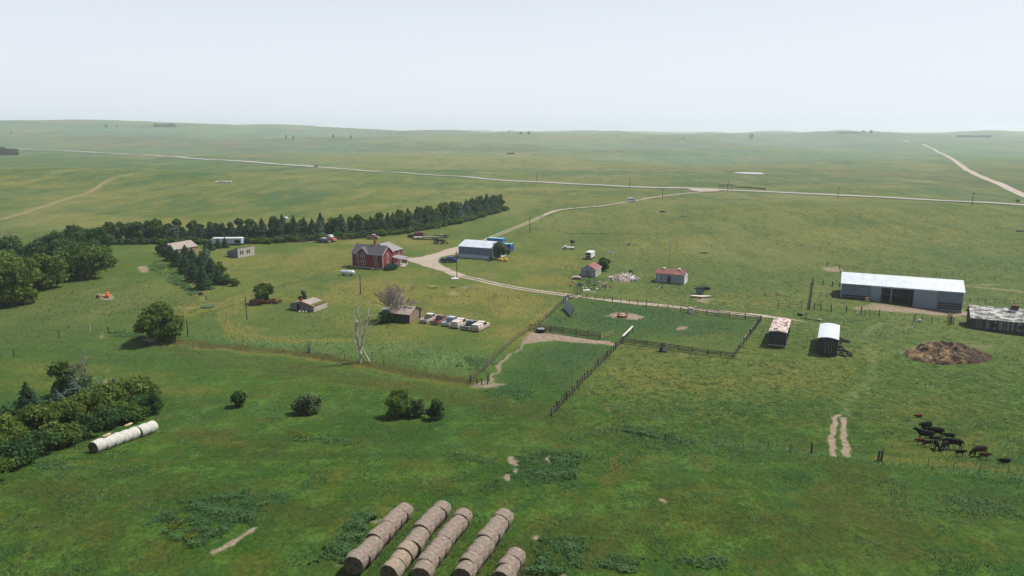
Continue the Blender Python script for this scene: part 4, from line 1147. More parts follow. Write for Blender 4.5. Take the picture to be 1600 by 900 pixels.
def crown_points(rng, w, h, z0, nl, n, squash=.8, lob=.42, flat=0.0):
    """leaf centres spread through and over a set of lobes: uneven outline, gaps between the lobes"""
    L = []
    for k in range(nl):
        a = rng.uniform(0, 2 * math.pi); u = rng.uniform(0, 1)
        zz = rng.uniform(0, 1)
        rad = w / 2 * math.sqrt(max(0.02, 1 - (abs(zz - .42) / .62) ** 2)) * (1 - lob * .75)
        rr_ = rad * math.sqrt(u) * 1.0
        lr = w * lob * rng.uniform(.32, .62)
        L.append((rr_ * math.cos(a), rr_ * math.sin(a), z0 + lr * squash * .72 + zz * (h - z0 - lr * squash * 1.72), lr))
    L = np.array(L)
    vol = L[:, 3] ** 2; pick = rng.choice(nl, n, p=vol / vol.sum())
    d = rng.normal(0, 1, (n, 3)); d /= np.linalg.norm(d, axis=1)[:, None]
    sh = rng.uniform(.5, 1.06, n) ** .6
    wob = 1 + .22 * np.sin(d[:, 0] * 6 + pick) * np.sin(d[:, 1] * 7 + pick * 2) + .1 * np.sin(d[:, 2] * 11 + pick)
    C = L[pick, :3] + d * (L[pick, 3] * sh * wob)[:, None] * np.array([1, 1, squash])
    keep = C[:, 2] > min(z0 * .5, .1)
    tint = .5 + .18 * rng.normal(0, 1, n) + .16 * np.sin(pick * 2.4)
    return C[keep], d[keep], tint[keep], L

def limb(b, p0, p1, r0, r1, rng, n=4, wob=.12, sides=6):
    p0 = np.array(p0, float); p1 = np.array(p1, float); Ln = np.linalg.norm(p1 - p0)
    pts = [p0 + (p1 - p0) * t + (rng.normal(0, wob * Ln * .3, 3) if 0 < t < 1 else 0) for t in np.linspace(0, 1, n + 1)]
    b.tube([tuple(p) for p in pts], [r0 + (r1 - r0) * t for t in np.linspace(0, 1, n + 1)], sides)

def broadleaf(name, label, cat, loc, w, h, seed, m=leaf_green, leaf=.34, n=5200, nl=16, group=None, z0=None, squash=.8, lob=.42, rz=0):
    rng = np.random.default_rng(seed)
    t = thing(name, label, cat, loc, rz, group)
    z0 = .05 if z0 is None else z0
    C, d, ti, L = crown_points(rng, w, h, z0, nl, n, squash, lob)
    link('crown', leaves(C, d, leaf, rng, ti, .75, m), t)
    b = MB()
    limb(b, (0, 0, -.3), (0, 0, max(z0, h * .25)), w * .045 + .06, w * .03 + .04, rng, 3, .05, 7)
    for q in L[:7]:
        limb(b, (0, 0, max(z0, h * .18)), (q[0] * .8, q[1] * .8, q[2]), w * .022 + .02, .02, rng, 3, .12, 5)
    b.build('trunk', bark, t)
    return t

def conifer(name, label, cat, loc, w, h, seed, m=needle, group=None, n=2600, leaf=.3):
    rng = np.random.default_rng(seed)
    t = thing(name, label, cat, loc, rng.uniform(0, 6), group)
    Cs, Ns, Ti = [], [], []
    lev = int(8 + h * 1.2)
    for k in range(lev):
        u = k / (lev - 1)
        z = h * (.05 + .9 * u); rad = (w / 2) * (1 - u) ** .72 * (1 + .12 * rng.normal()) + .08
        nb = int(5 + 7 * (1 - u))
        for j in range(nb):
            a = 2 * math.pi * (j + .5 * (k % 2)) / nb + rng.normal(0, .15); rl = rad * rng.uniform(.8, 1.12)
            cnt = max(4, int(n / lev / nb * (1.7 - 1.4 * u)))
            s = rng.uniform(.15, 1, cnt) ** .7
            wd = (.10 + .2 * s) * rl
            side = rng.uniform(-1, 1, cnt) * wd
            zz = z - .30 * rl * s * s + .10 * rl * s ** 4 + rng.normal(0, .05, cnt)
            x = np.cos(a) * rl * s - np.sin(a) * side; y = np.sin(a) * rl * s + np.cos(a) * side
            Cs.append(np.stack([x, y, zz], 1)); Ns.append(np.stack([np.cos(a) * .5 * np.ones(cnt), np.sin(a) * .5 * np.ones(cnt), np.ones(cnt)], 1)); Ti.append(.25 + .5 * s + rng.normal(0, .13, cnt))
    zt = rng.uniform(.86, 1.0, 24); Cs.append(np.stack([rng.normal(0, .06, 24), rng.normal(0, .06, 24), h * zt], 1)); Ns.append(np.tile([0, 0, 1.], (24, 1))); Ti.append(np.full(24, .7))
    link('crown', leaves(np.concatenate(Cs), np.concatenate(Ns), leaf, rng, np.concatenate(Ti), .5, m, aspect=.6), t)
    b = MB(); b.tube([(0, 0, -.3), (0, 0, h * .5), (0, 0, h * .97)], [w * .04 + .05, w * .025, .02], 6); b.build('trunk', bark, t)
    return t

def put_copy(src, label, loc, s=(1, 1, 1), rz=0, group=None):
    c = copy_tree(src); c.location = loc; c.scale = s; c.rotation_euler = (0, 0, rz)
    if label: c['label'] = label
    if group: c['group'] = group
    return c
rnd = random.Random(11)

# ------------------------------------------------------------ single trees and bushes
p = G(251, 533); s_ = ppm(p)
broadleaf('round_tree', 'large round olive green tree standing alone in the left pasture', 'tree', p, 9.4, 7.6, 21, leaf_olive, .24, 14000, 24, z0=.35, lob=.36)
p = G(411, 476)
broadleaf('young_tree', 'bright green round tree growing over the orange truck wreck', 'tree', p + Vector((0, 1.5, 0)), 5.4, 5.0, 22, leaf_green, .24, 4200, 13)
p = G(781, 405)
broadleaf('yard_tree', 'grey green tree growing at the machine shop corner', 'tree', p, 5.0, 6.0, 23, leaf_grey, .24, 4200, 14)
p = G(767, 408); broadleaf('shrub', 'small dark shrub at the machine shop front corner', 'shrub', p, 1.7, 1.7, 24, leaf_deep, .16, 700, 6)
p = G(795, 398); broadleaf('shrub', 'small shrub behind the yellow implement', 'shrub', p, 1.9, 1.8, 25, leaf_grey, .18, 600, 6)
p = G(943, 424); broadleaf('shrub', 'dark green bush tight behind the small red-roofed shed', 'shrub', p + Vector((0, 1, 0)), 4.4, 4.4, 26, leaf_deep, .24, 2600, 11)
p = G(608, 421); broadleaf('evergreen_shrub', 'wide dark evergreen shrub at the red farmhouse corner', 'shrub', p, 5.0, 1.9, 27, needle, .17, 2800, 11, squash=.6)
p = G(470, 475); broadleaf('shrub', 'small dark tree sprouting behind the low sagging shed', 'shrub', p + Vector((0, 2, 0)), 2.0, 2.9, 28, leaf_deep, .2, 600, 7)
p = G(601, 502); broadleaf('shrub', 'dark leafy bush hiding the white cab by the brown shed', 'shrub', p, 5.2, 2.6, 29, leaf_deep, .22, 3200, 12)
p = G(619, 502); broadleaf('shrub', 'low bush against the brown shed front wall', 'shrub', p, 2.6, 1.6, 30, leaf_deep, .18, 900, 6)
for px, py, w, h, lab, sd, mm in [(374, 635, 2.5, 2.5, 'leftmost small bush in the open meadow near a bleached stick', 31, leaf_deep), (483, 645, 3.9, 3.2, 'rounded bush alone in mid meadow with a shadow to its left', 32, leaf_grey),
                               (626, 650, 4.4, 4.0, 'largest bush of the meadow trio', 33, leaf_green), (654, 652, 2.2, 2.8, 'middle slim bush of the meadow trio', 34, leaf_grey),
                               (683, 655, 2.5, 3.0, 'right dark upright bush of the meadow trio', 35, leaf_deep)]:
    broadleaf('bush', lab, 'bush', G(px, py), w * 1.12, h, sd, mm, .16, int(650 * w), 20, z0=.0, group='bushes in the meadow' , lob=.38)
broadleaf('bush', 'yellow green bush between spruce row and weathered grey building', 'bush', G(321, 401), 4.2, 2.8, 36, leaf_olive, .24, 1500, 8)
broadleaf('bush', 'green bush against the left end of the shingle-roofed shed', 'bush', G(253, 396), 3.8, 4.2, 37, leaf_green, .26, 1700, 9)

# left woods: separate crowns
for i, (px, py, w, h, m, lab) in enumerate([
    (132, 434, 15.5, 10.5, leaf_green, 'broad dark round tree at the right end of the left wood'), (98, 424, 12, 10, leaf_deep, 'dark tree tucked behind the broad round one'),
    (30, 474, 14, 12.5, leaf_olive, 'big olive green tree at the left edge, nearest the camera'), (68, 452, 11, 10, leaf_olive, 'olive tree right of the big left edge tree'),
    (4, 478, 10, 10, leaf_olive, 'olive tree cut by the left picture edge'), (20, 440, 11, 9.5, leaf_deep, 'dark tree behind the olive edge trees'),
    (55, 424, 12, 8.5, leaf_deep, 'blue green tree in the middle of the left wood'), (20, 406, 10, 7.5, leaf_deep, 'bluish tree at the far left rear of the wood'),
    (92, 402, 12, 8.5, leaf_deep, 'rear tree above the dark hollow of the wood'), (128, 396, 12, 10, leaf_deep, 'tall rear tree at the start of the shelterbelt'),
    (155, 390, 10, 8, leaf_deep, 'rear tree nearest the shelterbelt end'), (70, 392, 8, 5.5, leaf_grey, 'paler low tree at the rear skyline of the wood'),
    (160, 418, 8, 6.5, leaf_green, 'smaller crown on the right flank of the broad round tree')]):
    broadleaf('broadleaf_tree', lab, 'tree', G(px, py), w, h, 100 + i, m, .36, 5600, 18, group='trees of the left wood', lob=.38)
# bare twiggy tree at the left edge
def bare_tree(name, label, loc, h, spread, seed, m, trunks=3, depth=4, r0=.16, lean=(0, 0), cat='tree'):
    rng = np.random.default_rng(seed); t = thing(name, label, cat, loc)
    bt, bw = MB(), MB()
    def grow(p, d, L, r, k):
        n = 3; pts = [p]
        for i in range(n):
            d = d + rng.normal(0, .13, 3); d /= np.linalg.norm(d); pts.append(pts[-1] + d * L / n)
        r = max(r, .028); (bt if k < 2 else bw).tube([tuple(q) for q in pts], [r, r * .85, r * .7, r * .55], 5 if k < 2 else 3, False)
        if k >= depth: return
        for _ in range(3 if k else 4):
            nd = d + rng.normal(0, .5, 3) * np.array([spread, spread, .5]) + np.array([0, 0, .25]); nd /= np.linalg.norm(nd)
            grow(pts[rng.integers(1, 4)], nd, L * rng.uniform(.55, .82), r * .6, k + 1)
    for i in range(trunks):
        a = 2 * math.pi * i / trunks; d = np.array([math.cos(a) * .25 + lean[0], math.sin(a) * .25 + lean[1], 1.]); d /= np.linalg.norm(d)
        grow(np.array([math.cos(a) * .15, math.sin(a) * .15, -.2]), d, h * .38, r0, 0)
    bt.build('trunk', m, t); bw.build('branches', m, t)
    return t
bare_tree('bare_tree', 'bare grey twiggy tree above the wood at the left edge', G(2, 404), 11, 1.0, 3, twig_grey, 3, 5, .12)
bare_tree('bare_tree', 'leafless greyish bush-like tree rising behind the brown shed', G(617, 499), 9.0, 1.0, 5, twig_grey, 6, 5, .09)
# big bleached dead tree: crooked limbs
t = thing('dead_tree', 'tall bleached dead tree with crooked bare limbs in the tall grass', 'tree', G(563, 566))
rng = np.random.default_rng(8); b = MB(); k_ = 1 / ppm(G(563, 566))
def dp(x, y, yy=0): return ((x - 563) * k_, yy, (566 - y) * k_ * 1.02)
b2 = MB()
for pts, r0, r1 in [([(563, 567), (564, 552), (562, 540), (560, 526), (559, 512), (561, 500)], .3, .14), ([(563, 545), (568, 535), (571, 522), (573, 512), (577, 502), (579, 492), (580, 480)], .2, .05),
                    ([(569, 533), (566, 518), (566, 500), (563, 488), (564, 478)], .15, .04)]:
    b2.tube([dp(x, y, .15 * i * (-1) ** i * .5) for i, (x, y) in enumerate(pts)], list(np.linspace(r0, r1 * 1.5, len(pts))), 7)
for pts, r0, r1 in [([(562, 540), (557, 535), (552, 530)], .09, .04), ([(573, 512), (583, 508), (590, 503), (596, 499)], .07, .02), ([(596, 499), (594, 496), (598, 492), (596, 490)], .03, .02), ([(570, 524), (579, 519), (586, 515)], .06, .02),
                    ([(560, 520), (556, 512), (557, 503)], .07, .03), ([(577, 502), (574, 494), (575, 485)], .06, .02), ([(566, 500), (569, 490), (570, 482)], .05, .015), ([(563, 488), (559, 480), (560, 472)], .05, .015), ([(580, 490), (584, 484), (583, 478)], .04, .015),
                    ([(556, 512), (553, 505), (554, 498)], .03, .01), ([(586, 509), (588, 514), (585, 519)], .03, .01), ([(561, 500), (556, 492), (557, 484), (555, 477)], .06, .015), ([(579, 492), (586, 492), (590, 487)], .03, .01)]:
    b.tube([dp(x, y, rng.uniform(-.5, .5)) for x, y in pts], list(np.linspace(r0 * 1.5, r1 * 1.8, len(pts))), 5)
b2.build('trunk', bark_pale, t); b.build('branches', bark_pale, t)
t = thing('fallen_limb', 'bleached broken limb propped against the dead tree foot', 'branch', G(566, 563)); MB().tube([(.0, 0, 2.4), (.9, -.6, 1.1), (1.6, -1.3, .05)], [.07, .12, .14], 6).build('limb', bark_pale, t)

# ------------------------------------------------------------ spruces in a slanting row
sp = [(318, 452, 5.2, 6.2), (303, 440, 5.0, 6.2), (290, 427, 4.8, 6.0), (278, 416, 4.6, 5.8), (268, 407, 4.6, 5.6), (262, 399, 4.2, 5.2), (329, 436, 4.8, 6.0), (314, 424, 4.6, 5.6), (301, 412, 4.4, 5.4), (290, 404, 4.2, 5.0), (342, 444, 4.2, 4.6), (331, 424, 4.0, 4.6)]
for i, (px, py, w, h) in enumerate(sp):
    if i == 0:
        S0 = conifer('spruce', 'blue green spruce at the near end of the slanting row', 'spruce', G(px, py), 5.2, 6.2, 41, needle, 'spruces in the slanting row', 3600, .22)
    else:
        put_copy(S0, f"spruce {['', 'second', 'third', 'fourth', 'fifth', 'last'][i % 6]} from the near end, {'left' if i < 6 else 'right'} line of slanting row" if i % 6 else 'nearest spruce in the right line of the slanting row', G(px, py), (w / 4.5, w / 4.5, h / 6.8), rnd.uniform(0, 6))
S1 = conifer('spruce', 'pale bluish spruce within the slanting row', 'spruce', G(322, 413), 4.0, 5.4, 42, needle_blue, 'spruces in the slanting row', 3000, .22)
for i, (px, py, w, h) in enumerate([(356, 444, 3.6, 2.8), (366, 447, 2.8, 2.0), (349, 434, 3.6, 3.0), (340, 424, 3.4, 3.4)]):
    broadleaf('bush', ['low bush at the tail of the spruce row, second from its end', 'lowest bush ending the spruce row', 'low bush third from the end of the spruce row', 'bush among the right spruces, fourth from the row end'][i], 'bush', G(px, py), w, h, 50 + i, leaf_green, .2, 1100, 7, group='bushes ending the spruce row')
for i, (px, py, w, h) in enumerate([(330, 391, 3.2, 3.4), (341, 388, 3.2, 3.6), (352, 387, 3.4, 3.8), (322, 388, 2.6, 2.6)]):
    put_copy(S0, ['small spruce left of the trailer pair', 'small spruce before the white trailer, second from left', 'spruce before the white trailer middle', 'smallest spruce at the far left before the white trailer'][i], G(px, py), (w / 5.2, w / 5.2, h / 6.2), rnd.uniform(0, 6), group='small spruces before the white trailer')
# ------------------------------------------------------------ shelterbelt: rows of spruces with a hedge of shrubs in front
back = [(172, 374), (250, 374), (330, 373), (400, 371.5), (470, 368), (540, 364.5), (600, 360), (650, 353.5), (700, 344), (745, 334), (782, 325.5)]
front = [(172, 381.5), (250, 381), (330, 381), (400, 380), (470, 376.5), (540, 372.5), (600, 368), (650, 361), (700, 352), (745, 341), (788, 329)]
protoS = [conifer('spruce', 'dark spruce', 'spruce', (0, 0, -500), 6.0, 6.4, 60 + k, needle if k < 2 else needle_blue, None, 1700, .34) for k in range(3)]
protoB = [broadleaf('shrub', 'shrub', 'shrub', (0, 0, -500), 5.2, 3.0, 70 + k, leaf_deep if k else leaf_green, .3, 900, 9) for k in range(2)]
protoD = [broadleaf('deciduous_tree', 'tree', 'tree', (0, 0, -500), 6.0, 6.2, 80 + k, leaf_deep if k else leaf_green, .34, 1500, 11) for k in range(2)]
def along(pts, step, jit=.35):
    P = catmull(W(pts), .5); acc = 0; out = [P[0]]
    for a, b in zip(P[:-1], P[1:]):
        acc += np.linalg.norm(b - a)
        if acc >= step: acc = 0; out.append(b + np.array([rnd.uniform(-jit, jit), rnd.uniform(-jit, jit)]))
    return out
def pxof(x, y, z):
    c, s = math.cos(PITCH), math.sin(PITCH); yy = y; zz = z - CAM_Z
    dep = yy * c - zz * s; up = yy * s + zz * c
    return 800 + FPX * x / dep, 450 - FPX * up / dep
def belt_label(kind, i, q):
    px = pxof(q[0], q[1], hz(*q))[0]
    spots = [(200, 'by the left wood'), (262, 'left of the shingle-roofed shed'), (310, 'behind the shingle-roofed shed'), (330, 'left of the white trailer'), (376, 'behind the white trailer'), (462, 'right of the white trailer'),
             (532, 'behind the parked wrecks'), (575, 'behind the brush heap'), (640, 'behind the farmhouse'), (700, 'behind the flatbed trucks'), (745, 'beyond the tractor'), (900, 'near the belt tip')]
    w = next(s for a, s in spots if px < a); key = (kind, w); BL[key] = BL.get(key, 0) + 1
    return f'{kind} {w}, {ORD[BL[key] - 1]} there from the left'
BL = {}
ORD = ['first', 'second', 'third', 'fourth', 'fifth', 'sixth', 'seventh', 'eighth', 'ninth', 'tenth', 'eleventh', 'twelfth', 'thirteenth', 'fourteenth', 'fifteenth', 'sixteenth', 'seventeenth', 'eighteenth', 'nineteenth', 'twentieth'] + ['later'] * 60
cntS = along(back, 2.7, .6)
firstS, firstB = True, True
for i, q in enumerate(cntS):
    pr = protoS[2] if rnd.random() < .13 else protoS[rnd.randrange(2)]
    if rnd.random() < .16 or i < 5: pr = protoD[rnd.randrange(2)]
    isd = pr in protoD
    f = rnd.uniform(.82, 1.12)
    put_copy(pr, belt_label('leafy back row tree' if isd else 'bluish back row spruce' if pr is protoS[2] else 'dark back row spruce', i, q), (q[0], q[1], hz(*q)), (f * 1.1, f * 1.1, f * rnd.uniform(.85, 1.0)), rnd.uniform(0, 6), 'back row trees of the shelterbelt')
for i, q in enumerate(along([(x, y - 7) for x, y in back], 3.6, .8)):
    pr = protoD[rnd.randrange(2)] if rnd.random() < .5 or i < 14 else protoS[rnd.randrange(2)]; f = rnd.uniform(.65, 1.12)
    put_copy(pr, belt_label(('rearmost leafy tree' if pr in protoD else 'rearmost spruce'), i, q), (q[0], q[1], hz(*q)), (f, f, f), rnd.uniform(0, 6), 'rear fill trees of the shelterbelt')
for i, q in enumerate(along(front, 2.3, .4)):
    pr = protoB[rnd.randrange(2)]; f = rnd.uniform(.85, 1.15)
    put_copy(pr, belt_label('low front row shrub', i, q), (q[0], q[1], hz(*q)), (f, f, f * rnd.uniform(.75, 1)), rnd.uniform(0, 6), 'front row shrubs of the shelterbelt')

# ------------------------------------------------------------ lower left hedge and its trees
hb_ = [(-30, 722), (10, 704), (55, 687), (100, 670), (140, 655), (178, 641), (208, 630), (222, 625)]
hf_ = [(-20, 752), (20, 728), (60, 712), (98, 697), (135, 681), (168, 668), (200, 657), (226, 646)]
for i, (px, py) in enumerate(hb_):
    broadleaf('hedge_shrub', f'olive hedge shrub, rear line, {["cut by the picture edge", "second from the left edge", "third from the left edge", "fourth from the left", "fifth, above the nearest white bale", "sixth, above mid bale row", "seventh, near the hedge end", "eighth, ending the hedge"][i]}', 'shrub',
              G(px, py), 6.4, 4.6 - .12 * i, 200 + i, leaf_olive, .17, 5200, 15, group='rear line of the lower left hedge', lob=.36)
for i, (px, py) in enumerate(hf_):
    broadleaf('hedge_shrub', f'darker hedge shrub, front line, {["cut by the picture edge", "second from the left edge", "third from the left edge", "fourth from the left", "fifth, left of the nearest white bale", "sixth, above the white bales", "seventh, near the hedge end", "eighth, ending the hedge"][i]}', 'shrub',
              G(px, py), 5.4, 2.9 if i < 7 else 3.2, 220 + i, leaf_deep if i % 3 else leaf_green, .15, 4200, 13, group='front line of the lower left hedge', lob=.36)
broadleaf('hedge_shrub', 'spiky dark shrub sticking out at the right hedge end', 'shrub', G(240, 647), 2.6, 3.4, 240, leaf_deep, .13, 1100, 8)
broadleaf('leafy_tree', 'sparse green tree standing above the lower left hedge', 'tree', G(103, 617), 5.0, 5.6, 241, leaf_green, .22, 2600, 12)
broadleaf('leafy_tree', 'greyish half-bare tree right of the sparse green one', 'tree', G(124, 618), 4.6, 5.4, 242, leaf_grey, .18, 1100, 11)
bare_tree('bare_tree', 'bare twigs rising from the half-bare tree above the hedge', G(122, 617), 6.8, .9, 9, twig_grey, 3, 4, .07)
conifer('spruce', 'dark spruce at the left of the lower hedge', 'spruce', G(46, 644), 4.6, 4.6, 243, needle, None, 3200, .18)
conifer('spruce', 'silvery blue spruce behind the middle of the lower hedge', 'spruce', G(116, 628), 3.9, 4.0, 244, needle_blue, None, 2800, .17)
conifer('spruce', 'small silvery spruce left of the larger silvery one', 'spruce', G(90, 634), 3.0, 2.6, 245, needle_blue, None, 1800, .16)
conifer('spruce', 'pale spruce top showing behind the right half of the hedge', 'spruce', G(180, 618), 2.6, 2.8, 246, needle_blue, None, 1600, .15)
broadleaf('shrub', 'low dark shrub at the far left edge above the hedge', 'shrub', G(6, 660), 5, 2.8, 247, leaf_deep, .2, 2600, 9)
broadleaf('shrub', 'low dark bush between dark spruce and silvery spruces', 'shrub', G(76, 646), 4, 2.0, 248, leaf_deep, .2, 1600, 8)
broadleaf('shrub', 'green undergrowth bush below the half-bare tree', 'shrub', G(142, 626), 4.2, 2.4, 249, leaf_green, .2, 1700, 8)

# ------------------------------------------------------------ far trees on the plains
far_pts = [(166, 200, 7, 6, 'lone hazy tree on the far left skyline'), (183, 199, 4, 3, 'smaller hazy tree right of the lone skyline tree'), (447, 218, 4, 7, 'left of two hazy trees on the far plain'), (458, 218, 5, 6, 'right of two hazy trees on the far plain'),
           (521, 216, 5, 6, 'single hazy tree on the far plain left of centre'), (548, 218, 5, 6, 'hazy tree on the far plain right of the single one'), (1174, 218, 8, 9, 'large lone hazy tree on the far right plain'),
           (814, 210, 6, 4, 'left hazy tree of the far pair at centre'), (826, 210, 7, 5, 'right hazy tree of the far pair at centre'), (796, 206.6, 4, 3, 'tiny tree breaking the centre skyline'), (1361, 209, 6, 6, 'far tree beside the hazy farmstead'),
           (18, 209, 4, 3, 'tiny tree at the far left plain'), (1068, 217, 4, 1.6, 'faint bush on the far plain right of centre'), (1590, 316, 10, 4, 'green bush beside the side road at right edge')]
for i, (px, py, w, h, lab) in enumerate(far_pts):
    q = G(px, py); k = ppm(q)
    wm, hm_ = w / k, h / k
    c = put_copy(protoD[i % 2], lab, q, (wm / 6, wm / 6, hm_ / 6.2), rnd.uniform(0, 6), 'lone trees on the far plain')
def grove(px0, px1, py, hpx, n, label, group, proto, rows=2):
    for r_ in range(rows):
        for i in range(n):
            q = G(px0 + (px1 - px0) * (i + .5 * r_) / n, py - r_ * .4); k = ppm(q)
            w = (px1 - px0) / n / k * 1.9; hh = hpx / k * rnd.uniform(.75, 1.1)
            put_copy(proto, f'{label}, {ORD[i]} from left, {"front" if r_ == 0 else "rear"} line', q, (w / 6, w / 6, hh / 6.2), rnd.uniform(0, 6), group)
grove(242, 273, 198.5, 5, 7, 'dark tree of the left skyline grove', 'grove on the left skyline', protoD[1])
grove(-30, 30, 243, 12, 14, 'dark tree of the planted block at left edge', 'planted block at the far left', protoD[1])
grove(1497, 1548, 214.5, 3.2, 10, 'faint tree in the hazy belt at far right', 'hazy belt at far right', protoD[0])
grove(1312, 1345, 208.6, 3.0, 6, 'faint tree of the hazy skyline farmstead', 'hazy farmstead trees', protoD[0], 1)
grove(612, 648, 202.6, 2.2, 6, 'faint tree in the line on the centre skyline', 'skyline tree line', protoD[0], 1)
for pr in protoS + protoB + protoD:
    for ch in KIDS.get(pr.name, []): bpy.data.objects.remove(ch)
    bpy.data.objects.remove(pr)

# ------------------------------------------------------------ tall grass, weeds and pasture bents (uncountable)
def in_view(x, y, z=0, marg=40):
    c, s = math.cos(PITCH), math.sin(PITCH)
    zz = height(x, y) - CAM_Z
    dep = y * c - zz * s; up = y * s + zz * c
    X = 800 + FPX * x / dep; Y = 450 - FPX * up / dep
    return (dep > 5) & (X > -marg * 4) & (X < 1600 + marg * 4) & (Y < 900 + marg * 3)
def scatter(name, n, ylo, yhi, dens_key, thr, h, wd, m, seed, blades=2, tint0=.5, dens=None, powr=1.0, lean=.35):
    rng = np.random.default_rng(seed)
    y = ylo + (yhi - ylo) * rng.uniform(0, 1, n) ** powr; x = rng.uniform(-.82, .82, n) * y
    ok = in_view(x, y); x, y = x[ok], y[ok]
    if dens_key:
        mv = maskval(dens_key, x, y); ok = (mv > thr * rng.uniform(.4, 1.6, len(x))); x, y = x[ok], y[ok]
    dv = maskval('dirt', x, y); ok = dv < .25; x, y = x[ok], y[ok]
    if dens is not None:
        ok = dens(x, y, rng); x, y = x[ok], y[ok]
    n = len(x); z = height(x, y)
    big_ = 1 + .5 * fbm(x / 4, y / 4, seed, 2)
    V = []; T = []
    for b_ in range(blades):
        a = rng.uniform(0, 2 * math.pi, n); hh = h * rng.uniform(.5, 1.3, n) * big_; w = wd * rng.uniform(.6, 1.4, n)
        lx = rng.normal(0, lean, n) * hh - .25 * hh; ly = rng.normal(0, lean, n) * hh
        ox = rng.normal(0, wd * .6, n); oy = rng.normal(0, wd * .6, n)
        p0 = np.stack([x + ox - np.cos(a) * w, y + oy - np.sin(a) * w, z - .03], 1)
        p1 = np.stack([x + ox + np.cos(a) * w, y + oy + np.sin(a) * w, z - .03], 1)
        p2 = np.stack([x + ox + lx, y + oy + ly, z + hh], 1)
        V.append(np.stack([p0, p1, p2], 1)); T.append(tint0 + .22 * rng.normal(0, 1, n) + .3 * fbm(x / 9, y / 9, seed + 3, 2))
    V = np.concatenate(V).reshape(-1, 3); T = np.repeat(np.clip(np.concatenate(T), 0, 1), 3)
    ob = link(name, np_mesh(name, V, np.arange(len(V)).reshape(-1, 3), m, False, {'tint': np.stack([T, T, T], 1)}))
    return tag(ob, kind='stuff')
grass_m = leafmat('grass_blade', (.034, .066, .016), (.064, .112, .026), (.115, .165, .050), .8)
grass_blue = leafmat('tall_grass_blade', (.046, .105, .038), (.095, .185, .072), (.17, .28, .13), .75)
grass_dry = leafmat('dry_grass_blade', (.085, .092, .026), (.155, .155, .05), (.28, .26, .12), .8)
fade = lambda lo, hi: (lambda x, y, r: r.uniform(0, 1, len(x)) > sm(y, lo, hi))
scatter('meadow_grass', 170000, 46, 135, None, 0, .12, .03, grass_m, 301, 2, .5, powr=.85, dens=lambda x, y, r: (r.uniform(0, 1, len(x)) > sm(y, 65, 130)) & (fbm(x / 5, y / 5, 77, 3) > r.uniform(-.5, .4, len(x))))
scatter('grass_clumps', 110000, 46, 130, None, 0, .24, .045, grass_blue, 308, 2, .45, powr=.85, dens=lambda x, y, r: (r.uniform(0, 1, len(x)) > sm(y, 80, 125)) & (fbm(x / 2.6, y / 2.6, 177, 3) + .6 * fbm(x / 14, y / 14, 178, 2) > r.uniform(.15, .4, len(x))))
scatter('tall_grass', 120000, 60, 240, 'pale', .35, .30, .06, grass_blue, 302, 2, .60)
scatter('tall_grass', 110000, 60, 240, 'lush', .6, .26, .07, grass_blue, 303, 2, .22)
scatter('dry_grass', 90000, 100, 240, 'yellow', .55, .16, .07, grass_dry, 304, 2, .30)
scatter('pasture_tussocks', 90000, 80, 330, 'tuft', .5, .15, .12, grass_m, 305, 2, .25, dens=lambda x, y, r: fbm(x / 2.2, y / 2.2, 88, 2) > r.uniform(0, .5, len(x)), powr=.8)
scatter('pasture_bents', 30000, 80, 420, 'tuft', .5, .20, .09, grass_dry, 306, 2, .85, dens=lambda x, y, r: fbm(x / 3, y / 3, 98, 2) > r.uniform(0, .6, len(x)))
# leafy weed clumps of the old garden plots
def weeds(name, quads, n, h, leaf, m, seed, rows=None, thr=0.0):
    rng = np.random.default_rng(seed); P = np.array([list(p[:2]) for p in W(quads)])
    u, v = rng.uniform(0, 1, n), rng.uniform(0, 1, n)
    xy = (P[0] * ((1 - u) * (1 - v))[:, None] + P[1] * (u * (1 - v))[:, None] + P[2] * (u * v)[:, None] + P[3] * ((1 - u) * v)[:, None])
    f = fbm(xy[:, 0] / 1.3, xy[:, 1] / 1.3, seed, 3)
    edge = np.minimum(np.minimum(u, 1 - u), np.minimum(v, 1 - v))
    rw = np.cos(u * 2 * math.pi * rows) * .35 if rows else 0
    ok = (f + rw + np.clip(edge * 5, 0, 1) * .7 - .55 > thr - .35 + 0 * f) & (rng.uniform(0, 1, n) < np.clip(edge * 2.6 + f * 1.2 - .05, 0, 1)) & (maskval('dirt', xy[:, 0], xy[:, 1]) < .3)
    xy, f, u = xy[ok], f[ok], u[ok]
    rwk = (np.cos(u * 2 * math.pi * rows) * .5 + .6) if rows else 1.0
    hh = .7 * h * np.clip(.45 + f, .1, 1.3) * rwk * np.sqrt(rng.uniform(.05, 1, len(f)))
    C = np.stack([xy[:, 0], xy[:, 1], height(xy[:, 0], xy[:, 1]) + hh], 1)
    d = np.tile([0., 0., 1.], (len(C), 1))
    return tag(link(name, leaves(C, d, leaf, rng, .2 + .65 * hh / h + rng.normal(0, .12, len(hh)), .7, m)), kind='stuff')
weeds('garden_weeds', [(205, 822), (335, 757), (470, 775), (330, 868)], 26000, .75, .085, weedleaf, 311, rows=4)
weeds('yellow_weeds', [(258, 826), (288, 805), (300, 810), (268, 832)], 1800, .5, .08, weed_yellow, 312)
weeds('yellow_weeds', [(280, 842), (325, 818), (336, 826), (292, 848)], 2200, .5, .08, weed_yellow, 313)
weeds('garden_weeds', [(772, 752), (812, 704), (912, 706), (898, 772)], 19000, .7, .085, weedleaf, 314, rows=3)
weeds('dark_weeds', [(876, 745), (892, 708), (912, 708), (900, 762)], 2600, 1.0, .10, weedleaf, 315)
weeds('garden_weeds', [(480, 885), (560, 800), (600, 800), (540, 880)], 9000, .7, .09, weedleaf, 316)
